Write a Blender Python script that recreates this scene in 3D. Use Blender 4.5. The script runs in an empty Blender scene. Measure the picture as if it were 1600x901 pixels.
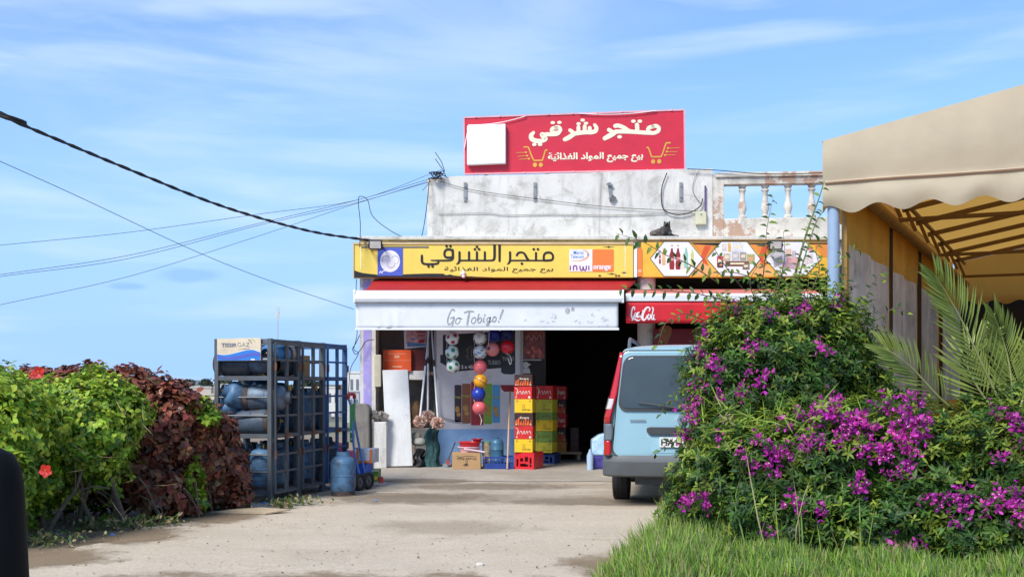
import bpy, bmesh, math, random
import numpy as np
from mathutils import Vector, Matrix, Euler
R = math.radians
sc = bpy.context.scene
COL = sc.collection
rng = random.Random(7)
nr = np.random.default_rng(7)

# ------------------------------------------------------------------ camera, sky, sun, exposure
F, CX, HY, CH = 1800.0, 800.0, 600.0, 1.35        # photo pixels: focal length, centre, horizon; eye height
cam = bpy.data.cameras.new('camera')
cam.lens = 40.5
cam.sensor_width = 36
cam.shift_y = (HY - 450.5) / 1600
cam.clip_start = 0.05
cam.clip_end = 3000
camo = bpy.data.objects.new('camera', cam)
COL.objects.link(camo)
camo.location = (0, 0, CH)
camo.rotation_euler = (R(90), 0, 0)
sc.camera = camo

SUN_DIR = Vector((-0.42, -0.56, 0.72)).normalized()    # towards the sun
world = bpy.data.worlds.new('World')
sc.world = world
world.use_nodes = True
wt = world.node_tree
for n in list(wt.nodes):
    wt.nodes.remove(n)
wo = wt.nodes.new('ShaderNodeOutputWorld')
bg = wt.nodes.new('ShaderNodeBackground')
sky = wt.nodes.new('ShaderNodeTexSky')
sky.sky_type = 'NISHITA'
sky.sun_disc = False
sky.sun_elevation = math.asin(SUN_DIR.z)
sky.sun_rotation = math.atan2(SUN_DIR.x, SUN_DIR.y)
sky.air_density = 1.0
sky.dust_density = 0.3
sky.ozone_density = 4.0
bg.inputs['Strength'].default_value = 0.122
# thin high cloud: wisps made from stretched noise over the sky direction
tcw = wt.nodes.new('ShaderNodeTexCoord')
def wmap(scale, loc=(0, 0, 0), rot=(0, 0, 0)):
    m = wt.nodes.new('ShaderNodeMapping')
    m.inputs['Scale'].default_value = scale
    m.inputs['Location'].default_value = loc
    m.inputs['Rotation'].default_value = rot
    wt.links.new(tcw.outputs['Generated'], m.inputs['Vector'])
    return m
def wnoise(m, s, det, rough, dist=0.0):
    n = wt.nodes.new('ShaderNodeTexNoise')
    n.inputs['Scale'].default_value = s
    n.inputs['Detail'].default_value = det
    n.inputs['Roughness'].default_value = rough
    n.inputs['Distortion'].default_value = dist
    wt.links.new(m.outputs[0], n.inputs['Vector'])
    return n
def wramp(src, a, b, va=0.0, vb=1.0):
    r = wt.nodes.new('ShaderNodeMapRange')
    r.interpolation_type = 'SMOOTHSTEP'
    r.inputs[1].default_value = a; r.inputs[2].default_value = b
    r.inputs[3].default_value = va; r.inputs[4].default_value = vb
    wt.links.new(src, r.inputs[0])
    return r
def wmath(op, a, b):
    m = wt.nodes.new('ShaderNodeMath'); m.operation = op
    for i, v in enumerate((a, b)):
        if isinstance(v, (int, float)): m.inputs[i].default_value = v
        else: wt.links.new(v, m.inputs[i])
    return m
n1 = wnoise(wmap((1.0, 1.0, 4.2), (0.3, 0, 0.1), (0, R(17), 0)), 2.6, 6, 0.55, 0.6)
n2 = wnoise(wmap((1.0, 1.0, 2.0), (1.7, 0.4, 0)), 1.5, 3, 0.5)
c1 = wramp(n1.outputs['Fac'], 0.44, 0.78, 0, 0.68)
c2 = wramp(n2.outputs['Fac'], 0.36, 0.60)
cl = wmath('MULTIPLY', c1.outputs[0], c2.outputs[0])
n3 = wnoise(wmap((1.0, 1.0, 7.0), (0.1, 0.2, 0.33)), 3.4, 5, 0.5, 0.3)
c3 = wramp(n3.outputs['Fac'], 0.46, 0.76, 0, 0.55)
cl = wmath('MAXIMUM', cl.outputs[0], c3.outputs[0])
tint = wt.nodes.new('ShaderNodeMix'); tint.data_type = 'RGBA'; tint.blend_type = 'MULTIPLY'
tint.inputs[0].default_value = 1.0
tint.inputs[7].default_value = (0.86, 1.0, 1.10, 1)
# pale blue haze towards the horizon
sep = wt.nodes.new('ShaderNodeSeparateXYZ'); wt.links.new(tcw.outputs['Generated'], sep.inputs[0])
hz = wramp(sep.outputs['Z'], -0.02, 0.42, 1.0, 0.0)
hm = wt.nodes.new('ShaderNodeMix'); hm.data_type = 'RGBA'
hm.inputs[7].default_value = (2.65, 3.85, 6.3, 1)
wt.links.new(hz.outputs[0], hm.inputs[0])
wt.links.new(sky.outputs[0], hm.inputs[6])
wt.links.new(hm.outputs[2], tint.inputs[6])
cm = wt.nodes.new('ShaderNodeMix'); cm.data_type = 'RGBA'
cm.inputs[7].default_value = (4.6, 5.5, 6.7, 1)
wt.links.new(cl.outputs[0], cm.inputs[0])
wt.links.new(tint.outputs[2], cm.inputs[6])
# two small grey-blue cloudlets low on the left
last = cm.outputs[2]
for (px, py, rx, rz) in ((302, 430, .030, .0085), (198, 447, .018, .004)):
    dv = Vector(((px - CX) / F, 1, (HY - py) / F)).normalized()
    mp_ = wt.nodes.new('ShaderNodeVectorMath'); mp_.operation = 'SUBTRACT'; mp_.inputs[1].default_value = dv
    wt.links.new(tcw.outputs['Generated'], mp_.inputs[0])
    sc2 = wt.nodes.new('ShaderNodeVectorMath'); sc2.operation = 'MULTIPLY'; sc2.inputs[1].default_value = (1 / rx, 1 / .4, 1 / rz)
    wt.links.new(mp_.outputs[0], sc2.inputs[0])
    ln = wt.nodes.new('ShaderNodeVectorMath'); ln.operation = 'LENGTH'; wt.links.new(sc2.outputs[0], ln.inputs[0])
    nn_ = wnoise(wmap((1, 1, 2.2)), 26, 5, .6)
    ad = wmath('ADD', ln.outputs['Value'], wmath('MULTIPLY', nn_.outputs['Fac'], 1.3).outputs[0])
    f_ = wramp(ad.outputs[0], 1.05, 1.7, .62, 0)
    m2 = wt.nodes.new('ShaderNodeMix'); m2.data_type = 'RGBA'; m2.inputs[7].default_value = (1.75, 3.2, 5.9, 1)
    wt.links.new(f_.outputs[0], m2.inputs[0]); wt.links.new(last, m2.inputs[6]); last = m2.outputs[2]
wt.links.new(last, bg.inputs['Color'])
wt.links.new(bg.outputs[0], wo.inputs[0])

sl = bpy.data.lights.new('sun', 'SUN')
sl.energy = 3.05
sl.angle = R(20)
sl.color = (1.0, 0.95, 0.87)
so = bpy.data.objects.new('sun', sl)
COL.objects.link(so)
so.location = (0, 0, 30)
so.rotation_euler = SUN_DIR.to_track_quat('Z', 'Y').to_euler()

vs = sc.view_settings
vs.view_transform = 'Standard'
vs.look = 'None'
vs.gamma = 1
vs.use_curve_mapping = False
vs.exposure = 0.56
sc.cycles.max_bounces = 6
sc.cycles.transparent_max_bounces = 8
sc.cycles.use_denoising = True

# ------------------------------------------------------------------ helpers
def P(px, py, d):
    return Vector(((px - CX) / F * d, d, CH + (HY - py) / F * d))
def PX(px, d): return (px - CX) / F * d
def PZ(py, d): return CH + (HY - py) / F * d
def G(px, py, z=0.0):
    d = (CH - z) * F / (py - HY)
    return Vector(((px - CX) / F * d, d, z))

def s2l(c):
    return tuple(((v / 255) / 12.92 if v / 255 <= 0.04045 else ((v / 255 + 0.055) / 1.055) ** 2.4) for v in c)

MATS = {}
def mat(name, col, rough=0.6, metal=0.0, var=0.14, scale=5.0, dirt=None, damt=0.5, dscale=3.0, bump=0.0, bscale=60.0,
        spec=0.5, trans=0.0, island=0.0, objvar=0.0, coat=0.0, stretch=None, huevar=0.0):
    """a procedural material: base colour with cloudy variation, optional grime patches, optional bump,
    optional per-leaf (island) and per-object variation"""
    if name in MATS: return MATS[name]
    m = bpy.data.materials.new(name)
    m.use_nodes = True
    nt = m.node_tree
    N, L = nt.nodes, nt.links
    b = N['Principled BSDF']
    tc = N.new('ShaderNodeTexCoord')
    mp = N.new('ShaderNodeMapping')
    L.new(tc.outputs['Object'], mp.inputs['Vector'])
    if stretch: mp.inputs['Scale'].default_value = stretch
    oi = N.new('ShaderNodeObjectInfo')
    L.new(oi.outputs['Random'], mp.inputs['Location'])
    vec = mp.outputs[0]
    def noise(s, det=5, rough_=0.6):
        n = N.new('ShaderNodeTexNoise')
        n.inputs['Scale'].default_value = s
        n.inputs['Detail'].default_value = det
        n.inputs['Roughness'].default_value = rough_
        L.new(vec, n.inputs['Vector'])
        return n.outputs['Fac']
    def mr(src, a, b_, c, d):
        r = N.new('ShaderNodeMapRange')
        r.inputs[1].default_value = a; r.inputs[2].default_value = b_
        r.inputs[3].default_value = c; r.inputs[4].default_value = d
        L.new(src, r.inputs[0])
        return r.outputs[0]
    def mth(op, a, b_):
        x = N.new('ShaderNodeMath'); x.operation = op
        L.new(a, x.inputs[0]); L.new(b_, x.inputs[1])
        return x.outputs[0]
    val = mr(noise(scale), 0.3, 0.7, 1 - var, 1 + var)
    if island:
        ge = N.new('ShaderNodeNewGeometry')
        val = mth('MULTIPLY', val, mr(ge.outputs['Random Per Island'], 0, 1, 1 - island, 1 + island))
    if objvar:
        val = mth('MULTIPLY', val, mr(oi.outputs['Random'], 0, 1, 1 - objvar, 1 + objvar))
    hs = N.new('ShaderNodeHueSaturation')
    hs.inputs['Color'].default_value = (*col, 1)
    L.new(val, hs.inputs['Value'])
    if huevar:
        ge2 = N.new('ShaderNodeNewGeometry')
        wn = N.new('ShaderNodeTexWhiteNoise'); wn.noise_dimensions = '1D'
        L.new(ge2.outputs['Random Per Island'], wn.inputs['W'])
        L.new(mr(wn.outputs['Value'], 0, 1, 0.5 - huevar, 0.5 + huevar), hs.inputs['Hue'])
    c = hs.outputs[0]
    if dirt is not None:
        mx = N.new('ShaderNodeMix'); mx.data_type = 'RGBA'
        mx.inputs[7].default_value = (*dirt, 1)
        L.new(mr(noise(dscale, 8, 0.7), 0.62 - 0.25 * damt, 0.80 - 0.2 * damt, 0, min(1, 0.35 + damt)), mx.inputs[0])
        L.new(c, mx.inputs[6])
        c = mx.outputs[2]
    L.new(c, b.inputs['Base Color'])
    b.inputs['Roughness'].default_value = rough
    b.inputs['Metallic'].default_value = metal
    b.inputs['Specular IOR Level'].default_value = spec
    b.inputs['Coat Weight'].default_value = coat
    if bump:
        bp = N.new('ShaderNodeBump')
        bp.inputs['Strength'].default_value = bump
        bp.inputs['Distance'].default_value = 0.02
        L.new(noise(bscale, 6, 0.6), bp.inputs['Height'])
        L.new(bp.outputs[0], b.inputs['Normal'])
    if trans:
        tr = N.new('ShaderNodeBsdfTranslucent')
        L.new(c, tr.inputs['Color'])
        ms = N.new('ShaderNodeMixShader')
        ms.inputs[0].default_value = trans
        L.new(b.outputs[0], ms.inputs[1]); L.new(tr.outputs[0], ms.inputs[2])
        L.new(ms.outputs[0], N['Material Output'].inputs['Surface'])
    MATS[name] = m
    return m

def tag(o, label=None, cat=None, group=None, kind=None):
    if label: o['label'] = label
    if cat: o['category'] = cat
    if group: o['group'] = group
    if kind: o['kind'] = kind
    return o

def wloc(o):
    v = Vector(o.location)
    while o.parent:
        o = o.parent
        v += Vector(o.location)
    return v

def empty(name, loc, label=None, cat=None, group=None, rotz=0.0):
    o = bpy.data.objects.new(name, None)
    o.empty_display_size = 0.2
    COL.objects.link(o)
    o.location = loc
    o.rotation_euler = (0, 0, rotz)
    return tag(o, label, cat, group)

KIDS = {}
def copy_tree(o, parent=None):
    c = o.copy(); COL.objects.link(c)
    c.parent = parent
    if parent is not None: KIDS.setdefault(parent.name, []).append(c)
    for ch in list(KIDS.get(o.name, [])): copy_tree(ch, c)
    return c

def link_mesh(name, me, parent=None, loc=None):
    o = bpy.data.objects.new(name, me)
    COL.objects.link(o)
    if parent is not None:
        o.parent = parent
        KIDS.setdefault(parent.name, []).append(o)
    if loc is not None: o.location = loc
    return o

class MB:
    """collects geometry, builds ONE mesh object"""
    def __init__(s): s.v = []; s.f = []; s.m = []; s.mi = 0
    def add(s, vs_, fs):
        o = len(s.v)
        s.v += [tuple(p) for p in vs_]
        s.f += [tuple(i + o for i in f) for f in fs]
        s.m += [s.mi] * len(fs)
        return s
    def box(s, c, size, rot=None):
        hx, hy, hz = size[0] / 2, size[1] / 2, size[2] / 2
        pts = [Vector((x * hx, y * hy, z * hz)) for z in (-1, 1) for y in (-1, 1) for x in (-1, 1)]
        if rot is not None: pts = [rot @ p for p in pts]
        c = Vector(c)
        return s.add([p + c for p in pts], [(0, 2, 3, 1), (4, 5, 7, 6), (0, 1, 5, 4), (2, 6, 7, 3), (0, 4, 6, 2), (1, 3, 7, 5)])
    def bx(s, x0, x1, y0, y1, z0, z1):
        return s.box(((x0 + x1) / 2, (y0 + y1) / 2, (z0 + z1) / 2), (x1 - x0, y1 - y0, z1 - z0))
    def beam(s, a, b, w, h, up=(0, 0, 1)):
        a, b = Vector(a), Vector(b)
        d = (b - a); ln = d.length; d.normalize()
        up = Vector(up)
        if abs(d.dot(up)) > 0.98: up = Vector((0, 1, 0))
        x = d.cross(up).normalized(); z = x.cross(d)
        rot = Matrix((x, d, z)).transposed()
        return s.box((a + b) / 2, (w, ln, h), rot)
    def tube(s, pts, r, seg=8, cap=True):
        pts = [Vector(p) for p in pts]
        n = len(pts)
        rs = r if isinstance(r, (list, tuple)) else [r] * n
        vs_, fs = [], []
        prev = None
        for i, p in enumerate(pts):
            t = (pts[min(i + 1, n - 1)] - pts[max(i - 1, 0)])
            if t.length < 1e-9: t = Vector((0, 0, 1))
            t.normalize()
            if prev is None:
                a = Vector((0, 0, 1)) if abs(t.z) < 0.9 else Vector((1, 0, 0))
                u = t.cross(a).normalized()
            else:
                u = (prev - t * prev.dot(t))
                u = u.normalized() if u.length > 1e-6 else t.orthogonal().normalized()
            prev = u
            w = t.cross(u)
            for k in range(seg):
                a = 2 * math.pi * k / seg
                vs_.append(p + (u * math.cos(a) + w * math.sin(a)) * rs[i])
        for i in range(n - 1):
            for k in range(seg):
                k2 = (k + 1) % seg
                fs.append((i * seg + k, i * seg + k2, (i + 1) * seg + k2, (i + 1) * seg + k))
        if cap:
            fs.append(tuple(reversed(range(seg))))
            fs.append(tuple((n - 1) * seg + k for k in range(seg)))
        return s.add(vs_, fs)
    def cyl(s, a, b, r, r2=None, seg=16):
        return s.tube([a, b], [r, r if r2 is None else r2], seg)
    def lathe(s, prof, seg=24, c=(0, 0, 0), rot=None):
        vs_, fs = [], []
        c = Vector(c)
        n = len(prof)
        for (r, z) in prof:
            for k in range(seg):
                a = 2 * math.pi * k / seg
                p = Vector((r * math.cos(a), r * math.sin(a), z))
                if rot is not None: p = rot @ p
                vs_.append(p + c)
        for i in range(n - 1):
            for k in range(seg):
                k2 = (k + 1) % seg
                fs.append((i * seg + k, i * seg + k2, (i + 1) * seg + k2, (i + 1) * seg + k))
        if prof[0][0] > 1e-6: fs.append(tuple(reversed(range(seg))))
        if prof[-1][0] > 1e-6: fs.append(tuple((n - 1) * seg + k for k in range(seg)))
        return s.add(vs_, fs)
    def sphere(s, c, r, seg=16, rings=10, sc_=(1, 1, 1)):
        prof = [(math.sin(math.pi * i / rings) * r, -math.cos(math.pi * i / rings) * r) for i in range(rings + 1)]
        prof[0] = (1e-4 * r, -r); prof[-1] = (1e-4 * r, r)
        return s.lathe(prof, seg, c, Matrix.Diagonal(Vector(sc_)))
    def prism(s, pts, ext):
        """polygon (3D points, planar) extruded by vector ext"""
        pts = [Vector(p) for p in pts]; ext = Vector(ext); n = len(pts)
        fs = [tuple(range(n)), tuple(reversed(range(n, 2 * n)))]
        fs += [(i, i + n, (i + 1) % n + n, (i + 1) % n) for i in range(n)]
        return s.add(pts + [p + ext for p in pts], fs)
    def poly(s, pts): return s.add(pts, [tuple(range(len(pts)))])
    def build(s, name, m, parent=None, smooth=False, bevel=0.0, sub=0, origin=None, seg=2, thick=0.0):
        me = bpy.data.meshes.new(name)
        if parent is not None: org = wloc(parent)
        elif origin is not None: org = Vector(origin)
        else:
            a = np.array(s.v)
            org = Vector(((a[:, 0].min() + a[:, 0].max()) / 2, (a[:, 1].min() + a[:, 1].max()) / 2, a[:, 2].min()))
        me.from_pydata([(p[0] - org.x, p[1] - org.y, p[2] - org.z) for p in s.v], [], s.f)
        bm = bmesh.new(); bm.from_mesh(me)
        bmesh.ops.recalc_face_normals(bm, faces=bm.faces)
        bm.to_mesh(me); bm.free()
        for mm in (m if isinstance(m, (list, tuple)) else [m]): me.materials.append(mm)
        me.polygons.foreach_set('material_index', s.m)
        if smooth:
            me.polygons.foreach_set('use_smooth', [True] * len(me.polygons))
        o = link_mesh(name, me, parent, None if parent is not None else org)
        if thick:
            md = o.modifiers.new('solid', 'SOLIDIFY'); md.thickness = thick; md.offset = 0
        if bevel:
            md = o.modifiers.new('bevel', 'BEVEL'); md.width = bevel; md.segments = seg
            md.limit_method = 'ANGLE'; md.angle_limit = R(35)
            if smooth:
                pass
        if sub:
            md = o.modifiers.new('sub', 'SUBSURF'); md.levels = sub; md.render_levels = sub
        if smooth and not sub:
            try:
                me.set_sharp_from_angle(angle=R(38))
            except Exception:
                pass
        return o

def catmull(pts, n=8):
    pts = [Vector(p) for p in pts]
    if len(pts) < 3: return pts
    out = []
    q = [pts[0] * 2 - pts[1]] + pts + [pts[-1] * 2 - pts[-2]]
    for i in range(1, len(q) - 2):
        a, b, c, d = q[i - 1], q[i], q[i + 1], q[i + 2]
        for k in range(n):
            t = k / n
            out.append(0.5 * ((2 * b) + (c - a) * t + (2 * a - 5 * b + 4 * c - d) * t * t + (3 * b - a - 3 * c + d) * t ** 3))
    out.append(pts[-1])
    return out

# ---- flat artwork on a sign face -------------------------------------------------
class Face:
    """a flat sign face: point o, unit vectors u (right), w (up), n (towards the viewer)"""
    def __init__(s, o, u, w):
        s.o = Vector(o); s.u = Vector(u).normalized(); s.w = Vector(w).normalized()
        s.n = s.u.cross(s.w).normalized()
        if s.n.y > 0: s.n = -s.n
    def at(s, px, py, off=0.0):
        """the point of the face where the photo shows it"""
        d = Vector(((px - CX) / F, 1, (HY - py) / F))
        o = Vector((0, 0, CH))
        t = (s.o - o).dot(s.n) / d.dot(s.n)
        return o + d * t + s.n * off
    def lay(s, mb, pts, off=0.004):
        mb.poly([s.at(x, y, off) for x, y in pts])
    def disc(s, mb, x, y, r, off=0.004, ry=None, n=20):
        ry = ry or r
        s.lay(mb, [(x + r * math.cos(2 * math.pi * k / n), y + ry * math.sin(2 * math.pi * k / n)) for k in range(n)], off)
    def rect(s, mb, x0, y0, x1, y1, off=0.004):
        s.lay(mb, [(x0, y0), (x1, y0), (x1, y1), (x0, y1)], off)
    def stroke(s, mb, pts, w, off=0.004, n=7, round_=True, smooth=True):
        """a brush stroke in photo pixels; w one width or one per point"""
        ws = w if isinstance(w, (list, tuple)) else [w] * len(pts)
        p3 = [Vector((p[0], p[1], ww)) for p, ww in zip(pts, ws)]
        c = catmull(p3, n) if smooth and len(pts) > 2 else p3
        L_, R_ = [], []
        for i, p in enumerate(c):
            t = c[min(i + 1, len(c) - 1)] - c[max(i - 1, 0)]
            t = Vector((t.x, t.y)); t = t.normalized() if t.length > 1e-6 else Vector((1, 0))
            nn = Vector((-t.y, t.x)) * (p.z / 2)
            k = 1.0
            if not smooth and 0 < i < len(c) - 1:
                t1 = Vector((c[i].x - c[i - 1].x, c[i].y - c[i - 1].y)).normalized()
                k = 1 / max(0.5, t.dot(t1))
            L_.append((p.x + nn.x * k, p.y + nn.y * k)); R_.append((p.x - nn.x * k, p.y - nn.y * k))
        vs_ = [s.at(x, y, off) for x, y in L_] + [s.at(x, y, off) for x, y in R_]
        m = len(c)
        mb.add(vs_, [(i, i + 1, m + i + 1, m + i) for i in range(m - 1)])
        if round_:
            for e, q in ((c[0], c[1]), (c[-1], c[-2])):
                d = Vector((e.x - q.x, e.y - q.y)); a0 = math.atan2(d.y, d.x)
                s.lay(mb, [(e.x + math.cos(a0 + a) * e.z / 2, e.y + math.sin(a0 + a) * e.z / 2)
                           for a in [R(-90 + 22.5 * k) for k in range(9)]], off)

def text_mesh(s_, bold=0.0, shear=0.0, spacing=1.0):
    cu = bpy.data.curves.new('t', 'FONT')
    cu.body = s_; cu.align_x = 'LEFT'; cu.fill_mode = 'FRONT'
    cu.offset = bold; cu.shear = shear; cu.space_character = spacing
    cu.resolution_u = 3
    ob = bpy.data.objects.new('t', cu); COL.objects.link(ob)
    dg = bpy.context.evaluated_depsgraph_get(); dg.update()
    me = bpy.data.meshes.new_from_object(ob.evaluated_get(dg))
    v = np.empty(len(me.vertices) * 3); me.vertices.foreach_get('co', v)
    f = [tuple(p.vertices) for p in me.polygons]
    bpy.data.objects.remove(ob); bpy.data.curves.remove(cu); bpy.data.meshes.remove(me)
    return v.reshape(-1, 3), f

def lay_text(mb, face, s_, x0, y0, x1, y1, off=0.004, bold=0.0, shear=0.0, slope=0.0, flip=False):
    """text stretched to the photo rectangle x0..x1, y0 (top)..y1 (bottom) on a face"""
    v, f = text_mesh(s_, bold, shear)
    a, b = v.min(0), v.max(0)
    vs_ = []
    for p in v:
        tx = (p[0] - a[0]) / max(1e-6, b[0] - a[0]); ty = (p[1] - a[1]) / max(1e-6, b[1] - a[1])
        if flip: tx, ty = 1 - tx, 1 - ty
        vs_.append(face.at(x0 + (x1 - x0) * tx, y1 + (y0 - y1) * ty + slope * tx, off))
    mb.add(vs_, f)

# ---- fast leaf meshes --------------------------------------------------------------
def leaves_mesh(name, pos, dirs, nrm, length, width, mats, midx=None, parent=None, loc=None, fold=0.25, droop=0.15, tipw=0.0):
    """many small pointed leaves (6 corners each) as one mesh; arrays n x 3"""
    n = len(pos)
    d = dirs / (np.linalg.norm(dirs, axis=1, keepdims=True) + 1e-9)
    s = np.cross(d, nrm); s /= (np.linalg.norm(s, axis=1, keepdims=True) + 1e-9)
    u = np.cross(s, d)
    L = length.reshape(-1, 1); W = width.reshape(-1, 1)
    v = np.empty((n, 8, 3))
    def row(t, w, f):
        c = pos + d * L * t - u * L * droop * t * t
        return c - s * W * w + u * W * f, c, c + s * W * w + u * W * f
    v[:, 0] = pos
    v[:, 1], v[:, 2], v[:, 3] = row(.40, .5, fold)
    v[:, 4], v[:, 5], v[:, 6] = row(.76, .33, fold * .6)
    v[:, 7] = pos + d * L - u * L * droop
    v = v.reshape(-1, 3)
    pat = np.array([0, 2, 1, 0, 3, 2, 1, 2, 5, 4, 2, 3, 6, 5, 4, 5, 7, 5, 6, 7])
    st_ = np.array([0, 3, 6, 10, 14, 17]); tot = np.array([3, 3, 4, 4, 3, 3])
    k = np.arange(n)
    idx = (k[:, None] * 8 + pat[None]).ravel()
    me = bpy.data.meshes.new(name)
    me.vertices.add(n * 8); me.loops.add(n * 20); me.polygons.add(n * 6)
    org = np.zeros(3)
    if parent is not None: org = np.array(wloc(parent))
    elif loc is not None: org = np.array(loc)
    me.vertices.foreach_set('co', (v - org).astype(np.float32).ravel())
    me.loops.foreach_set('vertex_index', idx.astype(np.int32))
    me.polygons.foreach_set('loop_start', (k[:, None] * 20 + st_[None]).ravel().astype(np.int32))
    me.polygons.foreach_set('loop_total', np.tile(tot, n).astype(np.int32))
    for m in (mats if isinstance(mats, (list, tuple)) else [mats]): me.materials.append(m)
    if midx is not None:
        me.polygons.foreach_set('material_index', np.repeat(midx, 6).astype(np.int32))
    me.update(calc_edges=True)
    return link_mesh(name, me, parent, None if parent is not None else Vector(org))

def rand_dirs(n):
    v = nr.normal(size=(n, 3))
    return v / np.linalg.norm(v, axis=1, keepdims=True)
# ------------------------------------------------------------------ materials of the place
white_paint = mat('white_paint', (0.78, 0.78, 0.76), 0.55, dirt=(0.42, 0.40, 0.37), damt=0.35, dscale=4)
dark_metal = mat('dark_metal', (0.03, 0.03, 0.032), 0.45)
black_rubber = mat('black_rubber', (0.016, 0.016, 0.017), 0.75)
grey_steel = mat('grey_steel', (0.32, 0.33, 0.34), 0.45, 0.7)
black_wire = mat('black_wire', (0.012, 0.014, 0.02), 0.6)
white_vinyl = mat('white_vinyl', (0.84, 0.85, 0.85), 0.4, var=0.05, dirt=(0.50, 0.51, 0.52), damt=0.22, dscale=5)
white_print = mat('white_print', (0.82, 0.82, 0.84), 0.45, var=0.04)
cream_print = mat('cream_print', (0.80, 0.74, 0.55), 0.5, var=0.06)
black_print = mat('black_print', (0.012, 0.012, 0.012), 0.5)
red_print = mat('red_print', (0.58, 0.016, 0.040), 0.42, var=0.08, dirt=(0.45, 0.03, 0.05), damt=0.2, dscale=2)
gold_print = mat('gold_print', (0.66, 0.36, 0.04), 0.45)
orange_print = mat('orange_print', (0.86, 0.22, 0.04), 0.45, var=0.05)
yellow_print = mat('yellow_print', (0.86, 0.65, 0.11), 0.42, var=0.06, dirt=(0.72, 0.50, 0.13), damt=0.35, dscale=2.5)
blue_print = mat('blue_print', (0.075, 0.115, 0.52), 0.45)
purple_print = mat('purple_print', (0.22, 0.02, 0.24), 0.45)
sky_print = mat('sky_print', (0.10, 0.33, 0.78), 0.45)
wood_raw = mat('wood_raw', (0.42, 0.29, 0.17), 0.7, scale=9)

def plaster(name, base, stain, peel, bumpy=0.5, pk=.665):
    m = bpy.data.materials.new(name); m.use_nodes = True
    nt = m.node_tree; N, L = nt.nodes, nt.links
    b = N['Principled BSDF']; b.inputs['Roughness'].default_value = 0.85
    tc = N.new('ShaderNodeTexCoord')
    def noise(s, det=8, ro=0.65, stretch=(1, 1, 1), dist=0.0):
        mp = N.new('ShaderNodeMapping'); mp.inputs['Scale'].default_value = stretch
        L.new(tc.outputs['Object'], mp.inputs[0])
        n = N.new('ShaderNodeTexNoise'); n.inputs['Scale'].default_value = s
        n.inputs['Detail'].default_value = det; n.inputs['Roughness'].default_value = ro
        n.inputs['Distortion'].default_value = dist
        L.new(mp.outputs[0], n.inputs['Vector']); return n.outputs['Fac']
    def mr(src, a, b_, c=0.0, d=1.0):
        r = N.new('ShaderNodeMapRange'); r.inputs[1].default_value = a; r.inputs[2].default_value = b_
        r.inputs[3].default_value = c; r.inputs[4].default_value = d
        L.new(src, r.inputs[0]); return r.outputs[0]
    def mix(f, c1, c2):
        x = N.new('ShaderNodeMix'); x.data_type = 'RGBA'
        L.new(f, x.inputs[0])
        for i, c in ((6, c1), (7, c2)):
            if isinstance(c, tuple): x.inputs[i].default_value = (*c, 1)
            else: L.new(c, x.inputs[i])
        return x.outputs[2]
    c = mix(mr(noise(1.6), 0.35, 0.68), base, tuple(v * 0.80 for v in base))
    c = mix(mr(noise(3.2, 9, 0.72, dist=0.6), 0.51, 0.64, 0, 0.72), c, stain)          # grey blotches
    c = mix(mr(noise(6.0, 6, 0.7, (1.0, 1.0, 0.14)), 0.52, 0.74, 0, 0.6), c, tuple(v * 0.75 for v in stain))   # run marks
    c = mix(mr(noise(14.0, 8, 0.75), 0.63, 0.70, 0, 0.8), c, tuple(v * 0.5 for v in stain))   # pitting
    vo = N.new('ShaderNodeTexVoronoi'); vo.feature = 'DISTANCE_TO_EDGE'; vo.inputs['Scale'].default_value = 0.9
    mpv = N.new('ShaderNodeMapping'); L.new(tc.outputs['Object'], mpv.inputs[0])
    nz = N.new('ShaderNodeTexNoise'); nz.inputs['Scale'].default_value = 2.6; nz.inputs['Detail'].default_value = 5
    L.new(tc.outputs['Object'], nz.inputs['Vector'])
    va = N.new('ShaderNodeVectorMath'); va.operation = 'MULTIPLY_ADD'
    va.inputs[1].default_value = (0.7, 0.7, 0.7); L.new(nz.outputs['Color'], va.inputs[0]); L.new(mpv.outputs[0], va.inputs[2])
    L.new(va.outputs[0], vo.inputs['Vector'])
    c = mix(mr(vo.outputs['Distance'], 0.001, 0.006, 0.30, 0.0), c, tuple(v * 0.35 for v in stain))   # cracks
    if peel:
        c = mix(mr(noise(1.15, 7, 0.72), pk, pk + .02), c, peel)
    L.new(c, b.inputs['Base Color'])
    bp = N.new('ShaderNodeBump'); bp.inputs['Strength'].default_value = bumpy; bp.inputs['Distance'].default_value = 0.02
    L.new(noise(7.0, 10, 0.7), bp.inputs['Height']); L.new(bp.outputs[0], b.inputs['Normal'])
    return m
old_plaster = plaster('old_plaster', (0.73, 0.705, 0.65), (0.40, 0.375, 0.325), (0.50, 0.34, 0.25))
peel_plaster = plaster('peeling_plaster', (0.72, 0.67, 0.58), (0.38, 0.34, 0.28), (0.46, 0.30, 0.21), pk=.545)
old_concrete = plaster('old_concrete', (0.235, 0.215, 0.19), (0.12, 0.11, 0.10), None)
inside_paint = mat('inside_paint', (0.48, 0.46, 0.43), 0.8, dirt=(0.14, 0.13, 0.12), damt=0.5)
inside_dark = mat('inside_dark', (0.035, 0.032, 0.03), 0.85)  # near-black, so the shade inside shop and tent lies in the colour

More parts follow.
